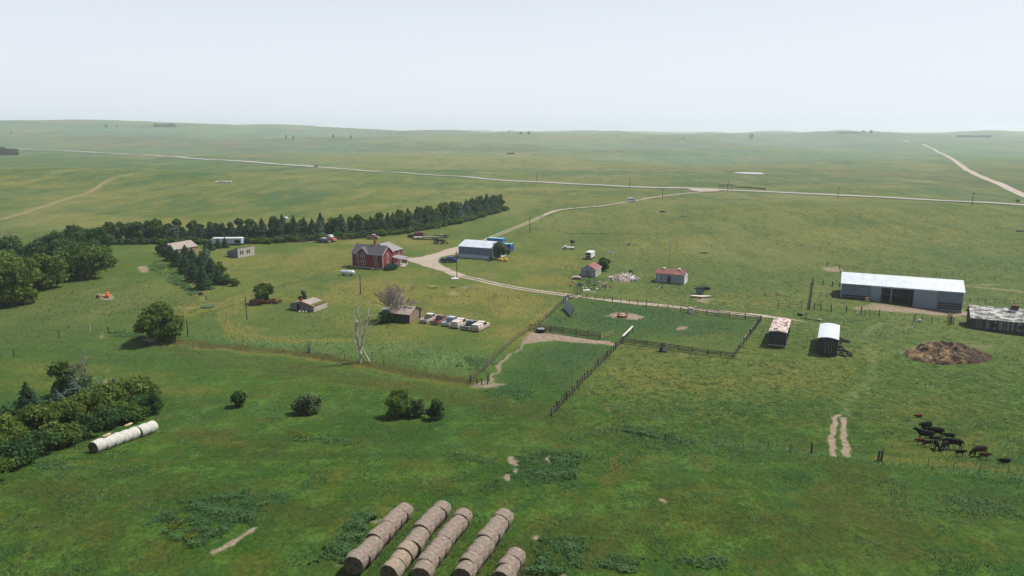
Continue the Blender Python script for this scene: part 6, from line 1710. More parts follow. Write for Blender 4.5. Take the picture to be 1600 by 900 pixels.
oldb = mottled('faded_blue_paint', (.22, .28, .34), (.36, .43, .49), nscale=1.5, c3=(.50, .54, .58)); tanp = mottled('faded_tan_paint', (.26, .18, .15), (.40, .30, .26), nscale=1.5, c3=(.54, .45, .40)); greyp = mottled('faded_grey_paint', (.10, .115, .13), (.22, .25, .27), nscale=1.5)
bluep, bt_, bb_ = new_mat('deep_blue_paint', .4, 0, .3); bb_.inputs['Base Color'].default_value = (.010, .022, .14, 1); pass
row = [(676, 502, oldw, oldw, 'first old pickup of the row, pink sides and cream cab roof', {}), (693, 504.5, oldr, oldr, 'second old pickup of the row, faded maroon with open cab', {}), (710, 507, oldb, oldb, 'third old pickup of the row, pale blue with junk in bed', {}),
       (724, 510, oldw, white_paint, 'fourth vehicle of the row, white topper over its bed', {'topper': True}), (740.5, 513, greyp, greyp, 'fifth old pickup of the row, dark grey full of scrap', {}), (756, 515, tanp, white_paint, 'last vehicle of the row, white roof and rusty pink nose', {'topper': True})]
ra = R(60)
for i, (px, py, bm, cm, lab, kw) in enumerate(row):
    q = G(px - 5, py - 1)
    sc = [(.1, .2, .25, silver), (.5, -.3, .2, white_paint), (.9, .2, .22, iron)] if i in (0, 2, 4) else [(.4, 0, .3, rust), (.9, .3, .2, iron)]
    pickup(lab, q, R(64), bm, cm if cm is not white_paint else oldw, 5.1, True, kw.get('topper', False), i in (2, 3), 'old vehicles parked in a row', None if kw else sc, sunk=.22)
pickup('dark blue pickup parked on grass beside the gravel yard', G(702, 410), R(-8), bluep, None, 5.4, True, False, True, modern=True)
def scrapload(t, seed, x0, x1, n, m1, m2):
    r = random.Random(seed)
    for k in range(n):
        o = MB().box(-.3, .3, -.2, .2, 0, .25).build('load', m1 if k % 2 else m2, t); o.location = (r.uniform(x0, x1), r.uniform(-.6, .6), .95); o.rotation_euler = (r.uniform(-.4, .4), r.uniform(-.4, .4), r.uniform(0, 3))
t = pickup('silver-cabbed flatbed wreck parked before the shelterbelt', G(505, 379), R(-22), iron, silver, 5.6, True, False, True, name='flatbed_truck'); scrapload(t, 3, -2.4, -.6, 5, iron, rust)
# tall white and red tractor-truck beside it
t = pickup('white-cabbed truck with red nose beside the silver wreck', G(518, 377), R(-38), redp, white_paint, 4.6, False, False, True, name='cab_truck'); MB().box(-1.2, .2, -.8, .8, 1.78, 2.35).build('cab_top', white_paint, t)
pickup('faded pink-red pickup parked alone behind the farmhouse', G(583, 373.5), R(-15), oldr, mottled('pale_pink_paint', (.45, .25, .25), (.62, .42, .40)), 4.8, True, False, True)
t = thing('rusty_implement', 'small rusty implement at the left of the parked wrecks', 'implement', G(472, 378), .4); b = MB().box(-1.4, 1.4, -.12, .12, .5, .65).box(-1.0, -.8, -.8, .8, .4, .6).box(.6, .8, -.8, .8, .4, .6); b.build('frame', rust, t)
for k in range(5): MB().tube([(-1.2 + k * .6, -.5, .0), (-1.2 + k * .6, -.3, .9)], .07, 5).build('tine', rust, t)
wheel(t, 1.2, .7, .4); wheel(t, 1.2, -.7, .4)
# livestock/flatbed trucks behind the lane
t = pickup('white-cabbed truck with rusty brown box behind the tractor', G(650, 371.5), R(-8), iron, white_paint, 6.4, False, False, True, name='box_truck'); t.rotation_euler.z = R(172)
MB().box(-3.0, .6, -1.1, 1.1, 1.06, 2.2).build('cargo_box', mottled('brown_box', (.10, .035, .03), (.17, .07, .06), nscale=1), t)
t = thing('flatbed_trailer', 'low flatbed trailer with pale deck before the brown box truck', 'trailer', G(664, 374), R(2)); MB().box(-4.2, 4.2, -1.1, 1.1, .75, .95).build('deck', wood_pale, t); MB().box(-.8, 4.0, -1.12, -1.04, .95, 1.15).build('side_rail', iron, t)
for x in (-2.9, 2.9): wheel(t, x, -.85, .42); wheel(t, x, .85, .42)
t = thing('flatbed_trailer', 'second flatbed with rusty load behind the black tractor', 'trailer', G(690, 371), R(-2)); MB().box(-3.0, 3.0, -1.1, 1.1, .8, .98).build('deck', iron, t); scrapload(t, 8, -2.6, 2.6, 9, rustlight, wood_pale); wheel(t, 1.5, -.9, .4); wheel(t, 1.5, .9, .4)
t = thing('tractor', 'black and dark grey tractor with front loader by the trailers', 'tractor', G(686, 380.5), R(-6))
MB().box(-.4, 2.0, -.38, .38, .75, 1.55).build('hood', iron, t, bevel=.05); c = MB().box(-1.3, -.3, -.62, .62, .9, 1.6).build('seat_deck', iron, t)
c = shell([(-1.35, 1.5), (-.25, 1.5), (-.35, 2.3), (-1.3, 2.3)], .66, .08, 1.5, 'cab', glass_m, t); MB().box(-1.45, -.2, -.72, .72, 2.3, 2.4).build('roof', rust, c)
for y in (-.8, .8): wheel(t, -.95, y, .82, .42)
for y in (-.72, .72): wheel(t, 1.45, y, .62, .32)
b = MB()
for y in (-.55, .55): b.tube([(.2, y, 1.3), (1.9, y, 1.45), (2.9, y, .5)], .08, 6)
b.build('loader_arm', iron, t); MB().extrude_y([(2.8, .1), (3.35, .05), (3.4, .2), (2.95, .3), (2.9, .75), (2.78, .7)], -.95, .95).build('bucket', iron, t); MB().tube([(1.1, .25, 1.5), (1.1, .25, 2.1)], .05, 6).build('exhaust', steel, t)
# atv
t = thing('quad_bike', 'dark red quad bike parked near the farmhouse porch', 'quad bike', G(632, 409.5), R(-10)); MB().box(-.75, .75, -.28, .28, .45, .7).build('body', redp, t, bevel=.05); MB().box(-.55, .1, -.18, .18, .7, .85).build('seat', black_rub, t)
MB().box(-.95, -.45, -.45, .45, .68, .74).box(.45, .95, -.45, .45, .68, .74).build('rack', iron, t); MB().tube([(.3, -.4, 1.0), (.35, 0, 1.05), (.3, .4, 1.0)], .04, 5).build('handlebar', iron, t)
for x in (-.65, .65):
    for y in (-.45, .45): wheel(t, x, y, .3, .24)
# propane tank
t = thing('propane_tank', 'silver white propane tank lying on the lawn by the farmhouse', 'tank', G(543, 430.5), R(-12)); rr_t = .62
MB().tube([(-2.2, 0, .95), (-2.1, 0, .95), (-1.8, 0, .95), (1.8, 0, .95), (2.1, 0, .95), (2.2, 0, .95)], [.15, .42, rr_t, rr_t, .42, .15], 18).build('tank', silver, t, True)
MB().tube([(0, 0, 1.5), (0, 0, 1.72), (0, 0, 1.78)], [.22, .22, .1], 12).build('dome', rustlight, t)
for x in (-1.2, 1.2): MB().box(x - .15, x + .15, -.4, .4, -.1, .5).build('foot', iron, t)
# orange truck wreck
t = pickup('orange-cabbed rusty truck wreck under the bright green tree', G(411, 474), R(188), rust, orange, 6.2, True, False, True, name='truck_wreck', sunk=.2)
t = thing('trailer_chassis', 'rusty trailer frame lying right of the orange truck wreck', 'frame', G(431, 473.5), R(-10)); b = MB()
for y in (-.8, .8): b.box(-1.8, 1.8, y - .07, y + .07, .45, .62)
for x in (-1.7, 0, 1.7): b.box(x - .07, x + .07, -.73, .73, .46, .6)
b.build('frame', rust, t); wheel(t, .8, -.9, .36); wheel(t, .8, .9, .36)
# white cab in bush
t = thing('cab_shell', 'white old cab body half sunk in the dark bush', 'van', G(606, 499), R(10)); shell([(-1.2, .2), (1.2, .2), (1.15, 1.4), (.9, 2.35), (-1.1, 2.35)], .8, .1, 1.4, 'body', oldw, t); shell([(-1.22, 1.35), (.9, 1.35), (.75, 2.1), (-1.22, 2.1)], .815, .1, 1.4, 'window', glass_m, t); MB().box(-1.3, 1.1, -.9, .9, 2.35, 2.48).build('roof', white_paint, t)
# step van by shed
t = thing('step_van', 'boxy white van with dark windscreen left of the dark bush', 'van', G(922, 404), R(-115)); MB().box(-2.1, 2.0, -.95, .95, .45, 2.35).build('body', white_paint, t, bevel=.06)
MB().box(1.96, 2.02, -.8, .8, 1.35, 2.1).build('windscreen', glass_m, t); MB().box(1.99, 2.06, -.6, .6, .6, 1.15).build('grille', iron, t); MB().box(-1.9, 1.9, -.98, -.94, 1.5, 2.0).build('side_stripe', silver, t)
for x in (-1.3, 1.3):
    for y in (-.85, .85): wheel(t, x, y)
# far vehicles
t = thing('parked_van', 'white van driving on the lane toward the gravel road', 'van', G(985.5, 315.5), R(25)); shell([(-2.4, .4), (2.5, .4), (2.5, 1.2), (1.6, 1.5), (1.0, 2.3), (-2.4, 2.3)], 1.0, .12, 1.3, 'body', white_paint, t); shell([(-2.3, 1.35), (1.6, 1.35), (1.1, 2.0), (-2.3, 2.0)], 1.015, .12, 1.3, 'window', glass_m, t)
t.name = 'white_van'
for x in (-1.5, 1.5):
    for y in (-.9, .9): wheel(t, x, y, .4)
t = thing('dark_car', 'tiny dark car driving on the distant gravel road', 'car', G(494, 261), R(170)); shell([(-2.5, .4), (2.5, .4), (2.5, 1.1), (1.2, 1.3), (.6, 2.0), (-1.6, 2.0), (-2.4, 1.3)], 1.0, .12, 1.2, 'body', iron, t); wheel(t, 1.5, -1, .42); wheel(t, -1.5, -1, .42); wheel(t, 1.5, 1, .42); wheel(t, -1.5, 1, .42)
# yellow loader implement
t = thing('yellow_implement', 'yellow and rusty implement lying under the shop corner tree', 'implement', G(786, 408), R(-10)); MB().extrude_y([(-1.6, .1), (-.2, .1), (0, .5), (-.4, .75), (-1.5, .7)], -.6, .6).build('bucket', mottled('worn_yellow', (.40, .16, .04), (.62, .34, .07), nscale=3), t)
MB().extrude_y([(.1, .15), (1.4, .1), (1.6, .6), (.6, .95)], -.5, .5).build('hopper', yellowp, t)
for x in (-1.2, .7, 1.3): MB().tube([(x, 0, .5), (x + .2, .2, 1.5)], .06, 6).build('arm', wood_pale, t)
# fuel stand and old car body
t = thing('fuel_stand', 'round dark fuel tank raised on a spindly black stand', 'fuel tank', G(894.5, 385.5), R(60)); MB().tube([(-.8, 0, 1.9), (-.7, 0, 1.9), (.7, 0, 1.9), (.8, 0, 1.9)], [.45, .62, .62, .45], 16).build('tank', iron, t, True)
for x in (-.55, .55):
    for y in (-.45, .45): MB().tube([(x * 1.2, y * 1.2, -.1), (x, y, 1.5)], .05, 5).build('leg', iron, t)
MB().tube([(-.66, -.54, .5), (.66, .54, 1.1)], .035, 4).build('brace', iron, t)
t = thing('car_wreck', 'pale green car body lying low beside the fuel stand', 'car', G(888, 389), R(-4)); MB().extrude_y([(-2.0, .15), (2.0, .15), (2.05, .6), (.9, .7), (-.6, .72), (-2.0, .6)], -.85, .85).build('body', mottled('pale_green_paint', (.32, .42, .38), (.5, .58, .54)), t); MB().extrude_y([(-1.7, .72), (-.5, .73), (-.65, 1.15), (-1.45, 1.15)], -.7, .7).build('cab', white_paint, t); wheel(t, 1.3, -.8, .32); wheel(t, -1.3, -.8, .32)
t = thing('metal_trough', 'thin pale frame lying in the grass right of the step van', 'frame', G(954, 394.5), R(-5)); b = MB().box(-1.0, 1.0, -.55, -.45, .1, .25).box(-1.0, 1.0, .45, .55, .1, .25).box(-1.0, -.9, -.45, .45, .1, .25).box(.9, 1.0, -.45, .45, .1, .25); b.build('frame', mottled('pale_teal', (.35, .48, .50), (.5, .6, .62)), t)
t = thing('brush_heap', 'small brown heap of brush right of the pale frame', 'heap', G(982, 383)); b = MB()
for k in range(16): b.tube([(rb.uniform(-.9, .4), rb.uniform(-.9, .4), 0), (rb.uniform(-.5, .9), rb.uniform(-.5, .9), rb.uniform(.3, 1.0))], .06, 4)
b.build('sticks', twig_grey, t)
# windrower-like implement with pale dish
t = thing('pale_dish', 'pale shallow boat-shaped dish lying on worn ground', 'dish', G(1095, 464.5), R(-6)); n = 24
outl = [(2.6 * math.cos(a), .75 * math.sin(a) * (1 - .25 * math.cos(a) ** 4)) for a in [2 * math.pi * k / n for k in range(n)]]
MB().add([(x * .8, y * .7, .05) for x, y in outl] + [(x, y, .34 + .05 * abs(x)) for x, y in outl] + [(x * .92, y * .85, .26 + .05 * abs(x)) for x, y in outl],
         [tuple(range(n))] + [(k, (k + 1) % n, n + (k + 1) % n, n + k) for k in range(n)] + [(n + k, n + (k + 1) % n, 2 * n + (k + 1) % n, 2 * n + k) for k in range(n)] + [tuple(2 * n + k for k in range(n))[::-1]]).build('dish', mottled('cream_paint', (.48, .45, .38), (.62, .58, .50), nscale=2), t)
t = thing('old_engine', 'dark boxy machine with hoses standing behind the pale dish', 'machine', G(1093.5, 459.5), R(-6)); MB().box(-.9, .9, -.5, .5, .25, 1.35).build('housing', greyp, t); MB().box(-1.5, -.2, -.4, .5, 1.35, 1.6).box(.1, 1.0, -.5, .6, 1.35, 1.75).build('hood', iron, t)
b = MB()
for k in range(7): b.tube([(-1 + k * .3, -.4, 1.5), (-.8 + k * .3, .1, 2.0), (-.7 + k * .33, .4, 1.2)], .06, 5)
b.build('hose', black_rub, t)
t = thing('stock_waterer', 'black oval waterer with a pale inside behind the machine', 'trough', G(1103, 452.5), R(-5)); n = 20
ol = [(1.15 * math.cos(a), .6 * math.sin(a)) for a in [2 * math.pi * k / n for k in range(n)]]
MB().add([(x, y, 0) for x, y in ol] + [(x, y, .6) for x, y in ol] + [(x * .8, y * .75, .6) for x, y in ol] + [(x * .8, y * .75, .35) for x, y in ol], [(k, (k + 1) % n, n + (k + 1) % n, n + k) for k in range(n)] + [(n + k, n + (k + 1) % n, 2 * n + (k + 1) % n, 2 * n + k) for k in range(n)] + [(2 * n + k, 2 * n + (k + 1) % n, 3 * n + (k + 1) % n, 3 * n + k) for k in range(n)]).build('rim', black_rub, t)
MB().add([(x * .8, y * .75, .42) for x, y in ol], [tuple(range(n))]).build('water', steel, t)
t = drum('red_bucket', 'small bright red bucket hanging at the pale dish edge', 'bucket', 1094.5, 467, .22, .45, redp)
t = thing('saw_horse', 'tilted plank on a dark post before the long grey shed', 'post', G(1034, 451)); MB().tube([(0, 0, -.2), (0, 0, 1.15)], .14, 6).build('post', post_m, t); MB().tube([(.1, 0, .95), (-1.7, -1.1, .05)], .09, 5).build('plank', wood_pale, t)
# lawn furniture and bits
t = thing('picnic_bench', 'brown plank bench on the lawn', 'bench', G(675.5, 450), R(-8)); MB().box(-1.25, 1.25, -.3, .3, .42, .52).build('seat', mottled('tan_plank', (.30, .20, .12), (.42, .30, .19)), t)
for x in (-.95, .95): MB().box(x - .06, x + .06, -.25, .25, -.05, .42).build('leg', post_m, t)
t = thing('dark_plank', 'short dark plank lying on the lawn right of the bench', 'plank', G(707.5, 449.8), R(-4)); MB().box(-.7, .7, -.15, .15, .02, .18).build('plank', post_m, t)
t = thing('scrap_bundle', 'small grey bundle of scrap on the lawn right of the dark plank', 'scrap', G(725.5, 451.5), R(35)); b = MB()
for k in range(6): b.tube([(-.9 + k * .3, -.4, .05), (-.6 + k * .3, .4, .45)], .08, 5)
b.box(-1.1, 1.1, -.06, .06, .35, .5); b.build('frame', wood_pale, t)
t = thing('stone_planter', 'ring of white stones with plants at the tall lane pole foot', 'planter', G(710.5, 436)); 
for k in range(11):
    a = 2 * math.pi * k / 11; o = MB().tube([(0, 0, -.05), (0, 0, .2), (0, 0, .34)], [.26, .24, .1], 7).build('stone', white_paint if k % 3 else rock_m, t, True); o.location = (1.0 * math.cos(a), .75 * math.sin(a), 0)
MB().tube([(0, 0, 0), (0, 0, .2), (0, 0, .45)], [.7, .6, .25], 10).build('soil', white_paint, t, True)
t = thing('mineral_box', 'dark mineral box with post beside the spruce row end', 'box', G(314, 462.5)); MB().box(-.35, .45, -.3, .3, .3, .95).build('box', wood_dark, t); MB().tube([(-.5, 0, -.2), (-.5, 0, 1.3)], .1, 6).build('post', post_tan, t)
t = thing('culvert_ring', 'low round overgrown tank rim beside the thin pole', 'tank', G(325, 480)); MB().tube([(0, 0, -.1), (0, 0, .3)], [1.5, 1.5], 20).build('rim', mottled('mossy_rim', (.03, .06, .03), (.06, .10, .05)), t)
t = thing('stump_pair', 'pair of grey leaning split posts in the tall grass', 'post', G(483, 551)); MB().tube([(0, 0, -.2), (-.25, 0, 2.3)], [.16, .08], 6).build('post', wood_grey, t); MB().tube([(.25, 0, -.2), (.3, 0, 1.9)], [.16, .06], 6).build('post', wood_grey, t)
t = thing('dry_stick', 'bleached stick standing in the meadow right of the leftmost bush', 'stick', G(401, 634)); MB().tube([(-.2, 0, -.1), (.25, 0, .7)], .07, 5).build('stick', wood_pale, t)
t = thing('grey_post', 'small grey broken post near the dead tree', 'post', G(582, 562)); MB().tube([(0, 0, -.2), (.05, 0, 1.5)], .07, 5).build('post', wood_grey, t)
t = thing('wooden_post', 'leaning grey post beside the bare ruts behind the hedge', 'post', G(153, 600)); MB().tube([(0, 0, -.2), (-.3, 0, 1.2)], .1, 5).build('post', wood_grey, t)
# stumps of dead trees by the left ruts, water box, tub near barn
t = thing('water_box', 'black box lying on grass above the pinkish-roofed shed', 'box', G(1250, 493), ROT); MB().box(-.55, .55, -.35, .35, 0, .5).build('box', black_rub, t)
t = thing('hand_pump', 'thin upright pump by the end of the gravel track', 'pump', G(1259, 499.5)); MB().tube([(0, 0, 0), (0, 0, 1.6)], .05, 6).build('standpipe', iron, t); MB().tube([(0, 0, 1.5), (.5, 0, 1.2)], .03, 4).build('handle', iron, t)
t = thing('hose_reel', 'grey coil of hose on grass above the white-roofed shed', 'coil', G(1281, 501)); MB().tube([(0, 0, 0), (0, 0, .3)], [.55, .5], 12).build('coil', greyp, t); MB().tube([(-.4, 0, .1), (-1.6, .4, .1), (-2.2, 1.2, .1), (-3.0, 2.0, .1)], .06, 5).build('hose', iron, t)
t = thing('mineral_tub', 'tipped white and black tub on grass before the long barn', 'tub', G(1437.5, 503), .5); MB().tube([(0, -.35, .3), (0, .35, .3)], [.3, .34], 12).build('tub', silver, t); MB().tube([(0, .34, .3), (0, .4, .3)], .3, 12).build('opening', black_rub, t)
# broken branches heap left of the chute
t = thing('branch_heap', 'bleached branches strewn left of the plank chute', 'branches', G(1209, 463)); b = MB()
for k in range(20): x, y = rb.uniform(-2.5, 1.5), rb.uniform(-1, 1.5); b.tube([(x, y, .05), (x + rb.uniform(-.8, .8), y + rb.uniform(-.8, .8), rb.uniform(.1, 1.1))], .045, 4)
b.build('sticks', twig_grey, t)
t = thing('orange_wreck', 'orange and rusty machine half buried in a dark brush patch', 'machine', G(165, 465.5), .2); MB().box(.0, .9, -.4, .4, .1, .8).build('engine_cover', orange, t, bevel=.08); MB().box(-.1, .55, .5, 1.3, .3, 1.2).build('seat_cover', orange, t, bevel=.1); MB().box(-1.6, .2, -.1, .1, .3, .45).box(-1.5, -1.3, -.7, .9, .3, .5).build('frame', rust, t); MB().tube([(-1.9, .3, .35), (-1.9, .6, .35)], .35, 12).build('wheel', black_rub, t)
# pile of dirt wedge with posts
# tyres beside the white-roofed shed
ty = []
def tyre_mesh():
    b = MB(); n, k = 16, 6; v = []
    for i in range(n):
        a = 2 * math.pi * i / n
        for j in range(k):
            c = 2 * math.pi * j / k; r = .28 + .11 * math.cos(c); v.append((r * math.cos(a), r * math.sin(a), .11 + .11 * math.sin(c)))
    f = [(i * k + j, ((i + 1) % n) * k + j, ((i + 1) % n) * k + (j + 1) % k, i * k + (j + 1) % k) for i in range(n) for j in range(k)]
    return b.add(v, f).mesh('tyre', black_rub, True)
tm = tyre_mesh()
tl = [(1311, 529.5), (1315, 531), (1319, 533.5), (1324, 534.5), (1312, 536), (1311, 541), (1314, 543), (1309.5, 547), (1317, 548), (1322, 549.5), (1327, 552.5), (1315, 552), (1311, 555), (1319.5, 557), (1328, 556), (1313, 533)]
names_t = ['topmost against the shed wall', 'second from the top', 'third from the top', 'farthest right of the upper cluster', 'beside the wall below the upper cluster', 'alone against the wall', 'just right of the lone wall tyre', 'against the wall at mid height', 'first of the slanting line', 'second of the slanting line', 'right end of the slanting line', 'middle of the lower cluster', 'lower left near the shed corner', 'lowest tyre of all', 'lower right corner', 'leaning within the upper cluster']
for i, (px, py) in enumerate(tl):
    o = link('tyre_casing', tm); o.location = G(px, py); s = rb.uniform(1.25, 1.6); o.scale = (s, s, s); o.rotation_euler = (rb.uniform(-.1, .3), rb.uniform(-.1, .3), rb.uniform(0, 3))
    tag(o, f'black old tyre by the white-roofed shed, {names_t[i]}', 'tyre', 'old tyres beside the white-roofed shed')

# ------------------------------------------------------------ heaps
def heap(name, label, cat, px, py, rxp, h_, ryw, m, seed, parts=None, kind=None, n=60, ny=None, rough=.25, crest=0.0, part='mound'):
    c = G(px, py); sx = rxp / ppm(c); sy = ryw
    rng = np.random.default_rng(seed); g = np.linspace(-1.15, 1.15, n); X, Y = np.meshgrid(g, g)
    r = np.hypot(X, Y * (1 + .15 * X)); an = fbm(X * 1.3 + seed, Y * 1.3, seed, 3)
    prof = np.clip(1 - (r + .25 * an) ** 1.6, 0, 1)
    Z = h_ * (prof ** .9) * (1 + crest * X) * (1 + rough * 1.6 * fbm(X * 5, Y * 5, seed + 1, 4)) + h_ * rough * .5 * fbm(X * 12, Y * 12, seed + 5, 2) * (prof > .02)
    wx = c.x + X * sx; wy = c.y + Y * sy; base_ = height(wx, wy)
    V = np.stack([X * sx, Y * sy, base_ - c.z + np.where(prof > .01, Z, -.25)], -1).reshape(-1, 3)
    i = np.arange(n * n).reshape(n, n); F = np.stack([i[:-1, :-1], i[:-1, 1:], i[1:, 1:], i[1:, :-1]], -1).reshape(-1, 4)
    keep = (prof.ravel()[F] > .0).any(axis=1); F = F[keep]
    used, inv = np.unique(F, return_inverse=True); F = inv.reshape(-1, 4)
    t = thing(name, label, cat, c)
    link(part, np_mesh(part, V[used], F, m, False), t)
    return t, c, sx, sy
manure, mt_, mb_ = new_mat('manure_and_straw', .95, 0, .1)
s1 = tex(mt_, nscale=.8, detail=6, rough=.8); s2 = tex(mt_, nscale=3.0, detail=6, rough=.8)
dk = ramp(mt_, s2, [(.3, (.035, .024, .02)), (.55, (.085, .058, .044)), (.75, (.16, .115, .085))]); lt = ramp(mt_, s2, [(.3, (.13, .085, .045)), (.6, (.28, .20, .11)), (.8, (.42, .33, .19))])
mx_ = N(mt_, 'MixRGB'); co = N(mt_, 'TexCoord'); sp_ = N(mt_, 'SeparateXYZ'); mt_.links.new(co.outputs['Object'], sp_.inputs[0])
ma_ = N(mt_, 'MapRange'); ma_.inputs['From Min'].default_value = -6; ma_.inputs['From Max'].default_value = 4; ma_.inputs['To Min'].default_value = .47; ma_.inputs['To Max'].default_value = .28; mt_.links.new(sp_.outputs[0], ma_.inputs['Value'])
md_ = N(mt_, 'Math', operation='ADD'); mt_.links.new(ma_.outputs[0], md_.inputs[0]); mt_.links.new(s1, md_.inputs[1])
fc_ = ramp(mt_, md_.outputs[0], [(.86, 0.0), (1.16, 1.0)]); mt_.links.new(fc_, mx_.inputs[0]); mt_.links.new(dk, mx_.inputs[1]); mt_.links.new(lt, mx_.inputs[2]); mt_.links.new(mx_.outputs[0], mb_.inputs['Base Color'])
t, c, sx, sy = heap('manure_pile', 'big brown heap of manure and straw in the right pasture', 'heap', 1484, 557, 66, 2.7, 4.8, manure, 4, rough=.26, crest=-.3, n=110)
def chunks(parent, n, sx, sy, smin, smax, mats, seed, name='rubble', h_=.3, hmax=1.0):
    r = random.Random(seed); out = []
    for k in range(n):
        a = r.uniform(0, 2 * math.pi); q = math.sqrt(r.uniform(0, 1)); x, y = q * math.cos(a) * sx, q * math.sin(a) * sy
        s = r.uniform(smin, smax); b = MB()
        M = Matrix.Translation((x, y, hmax * max(0, 1 - q) * 1.0 + h_ * s)) @ Matrix.Rotation(r.uniform(0, 3), 4, 'Z') @ Matrix.Rotation(r.uniform(-.6, .6), 4, 'X')
        b.box(-s, s, -s * r.uniform(.4, .9), s * r.uniform(.4, .9), -s * .35, s * .35, M)
        b.v = [p + Vector((r.uniform(-.15, .15), r.uniform(-.15, .15), r.uniform(-.15, .15))) * s for p in b.v]
        out.append(b.build(name, mats[k % len(mats)], parent))
    return out
t, c, sx, sy = heap('rubble_pile', 'tan heap of broken stone and concrete slabs in the yard', 'heap', 976, 436, 24, 1.5, 3.4, mottled('rubble_earth', (.09, .07, .06), (.26, .21, .18), nscale=2.5, c3=(.44, .38, .34)), 6, rough=.35, n=50, part='rubble_bed')
chunks(t, 95, sx * 1.0, sy * .98, .15, .6, [rock_m, white_paint, mottled('pinkish_slab', (.34, .26, .23), (.5, .42, .38)), concrete, iron], 12, hmax=1.45)
put_rng = random.Random(2)
broadleaf('bush', 'dark weed bush on the right shoulder of the rubble pile', 'bush', G(986, 430) + Vector((0, 0, .3)), 1.6, 1.2, 61, leaf_deep, .14, 350, 5)
# scrap yard beside the small shed: each piece its own
scr = [('scrap_sheet', 'pale tan domed sheet over dark scrap', 901, 436, 1.3, .8, .8, tanp), ('orange_barrel', 'small orange barrel at the left of the scrap', 891, 447, .3, .3, .75, orange), ('tin_box', 'grey-blue tin box amid the scrap weeds', 907, 446, .75, .5, .8, greyp), ('white_appliance', 'upright white appliance in the scrap', 924.5, 443, .25, .3, 1.25, white_paint), ('cream_board', 'small cream board above the orange barrel', 895, 441, .6, .25, .35, wood_pale),
       ('white_sheet', 'crumpled white sheet metal at the scrap front', 916, 454, 1.1, .6, .35, white_paint), ('plank_heap', 'tan pieces right of the white sheet', 943, 444, .9, .5, .35, tanp), ('tan_crate', 'tan crate at the right of the scrap', 948, 445, .35, .3, .5, straw), ('black_box', 'black box in the middle of the scrap', 930, 447, .6, .4, .45, iron), ('pale_slab', 'pale slab at the top of the scrap right side', 936, 441, .7, .35, .35, rock_m), ('flat_slab', 'flat pale slab lying lowest at the scrap front', 927, 456, .8, .3, .12, steel)]
for i, (nm, lab, px, py, a, b_, h_, m) in enumerate(scr):
    o = thing(nm, lab, 'scrap', G(px, py), rb.uniform(-.6, .6))
    if nm == 'orange_barrel': MB().tube([(0, 0, 0), (0, 0, .25), (0, 0, .5), (0, 0, h_)], [.28, .31, .31, .28], 12).build('barrel', m, o, True)
    elif nm == 'scrap_sheet':
        MB().extrude_y([(-a, 0), (a, 0), (a * .9, h_ * .7), (a * .3, h_), (-a * .4, h_), (-a * .95, h_ * .6)], -b_, b_).build('sheet', m, o); MB().box(-a * .9, a * .9, -b_ - .05, -b_, .05, h_ * .5).build('underside', iron, o)
    else:
        q = MB().add([(-a, -b_, 0), (a, -b_ * .9, 0), (a * .9, b_, 0), (-a * .85, b_ * .8, 0), (-a * .9, -b_ * .8, h_ * .8), (a * .8, -b_ * .75, h_), (a * .75, b_ * .8, h_ * .9), (-a * .8, b_ * .7, h_ * .6)], [(3, 2, 1, 0), (4, 5, 6, 7), (0, 1, 5, 4), (1, 2, 6, 5), (2, 3, 7, 6), (3, 0, 4, 7)])
        q.build('casing', m, o)
t = thing('scrap_pieces', 'loose tan and dark pieces scattered among the scrap', 'scrap', G(934, 449)); chunks(t, 34, 4.2, 2.6, .08, .35, [rock_m, iron, straw, rust, wood_pale], 33, hmax=.1, name='piece')
t = thing('rock_outcrop', 'pale rock outcrop high on the left hill slope', 'rocks', G(350, 285)); chunks(t, 16, 5, 5, .5, 1.6, [rock_m, wood_pale], 35, hmax=.2, name='rock')
t = thing('rock_outcrop', 'small pile of white and dark rocks above the shelterbelt', 'rocks', G(443, 342)); chunks(t, 14, 2.4, 2.6, .3, .9, [rock_m, white_paint, iron], 36, hmax=.3, name='rock')
t = thing('rock_outcrop', 'white rocks at the tip of the shelterbelt', 'rocks', G(785, 318.5)); chunks(t, 8, 2.0, 2.5, .3, .8, [rock_m, white_paint], 37, hmax=.3, name='rock')
t = thing('branch_heap', 'loose pile of dry brush in front of the shelterbelt shrubs', 'branches', G(540, 374.5)); b = MB()
for k in range(26): x, y = rb.uniform(-3, 3), rb.uniform(-1, 1); b.tube([(x, y, .0), (x + rb.uniform(-.6, .6), y + rb.uniform(-.5, .5), rb.uniform(.4, 1.5))], .05, 4)
b.build('sticks', twig_grey, t)
for i, (px, py, lab) in enumerate([(1025, 333, 'pale rock on the right pasture crest'), (1068, 338, 'pale rock pair right of the crest rock'), (1037, 331, 'dark rock heap on the pasture crest'), (1386, 418, 'rock')][:3]):
    t = thing('rock_heap', lab, 'rocks', G(px, py)); chunks(t, 6, 1.6, 1.6, .2, .7, [iron] if i == 2 else [rock_m], 40 + i, hmax=.1, name='rock')
t = thing('dark_scrub', 'low dark line of cut brush in the far right pasture', 'scrub', G(1101, 396)); chunks(t, 8, 1.4, .7, .2, .5, [iron, post_m], 44, hmax=.1, name='clod')
t = thing('brown_log', 'dark log lying in the far right pasture at the edge', 'log', G(1594, 362)); MB().tube([(-1.5, 0, .3), (1.5, .4, .3)], .3, 7).build('log', post_m, t)
t = thing('far_trough', 'tiny dark windbreak on the centre plain', 'windbreak', G(798, 241)); MB().box(-7, 7, -1, 1, 0, 3).build('boards', iron, t)
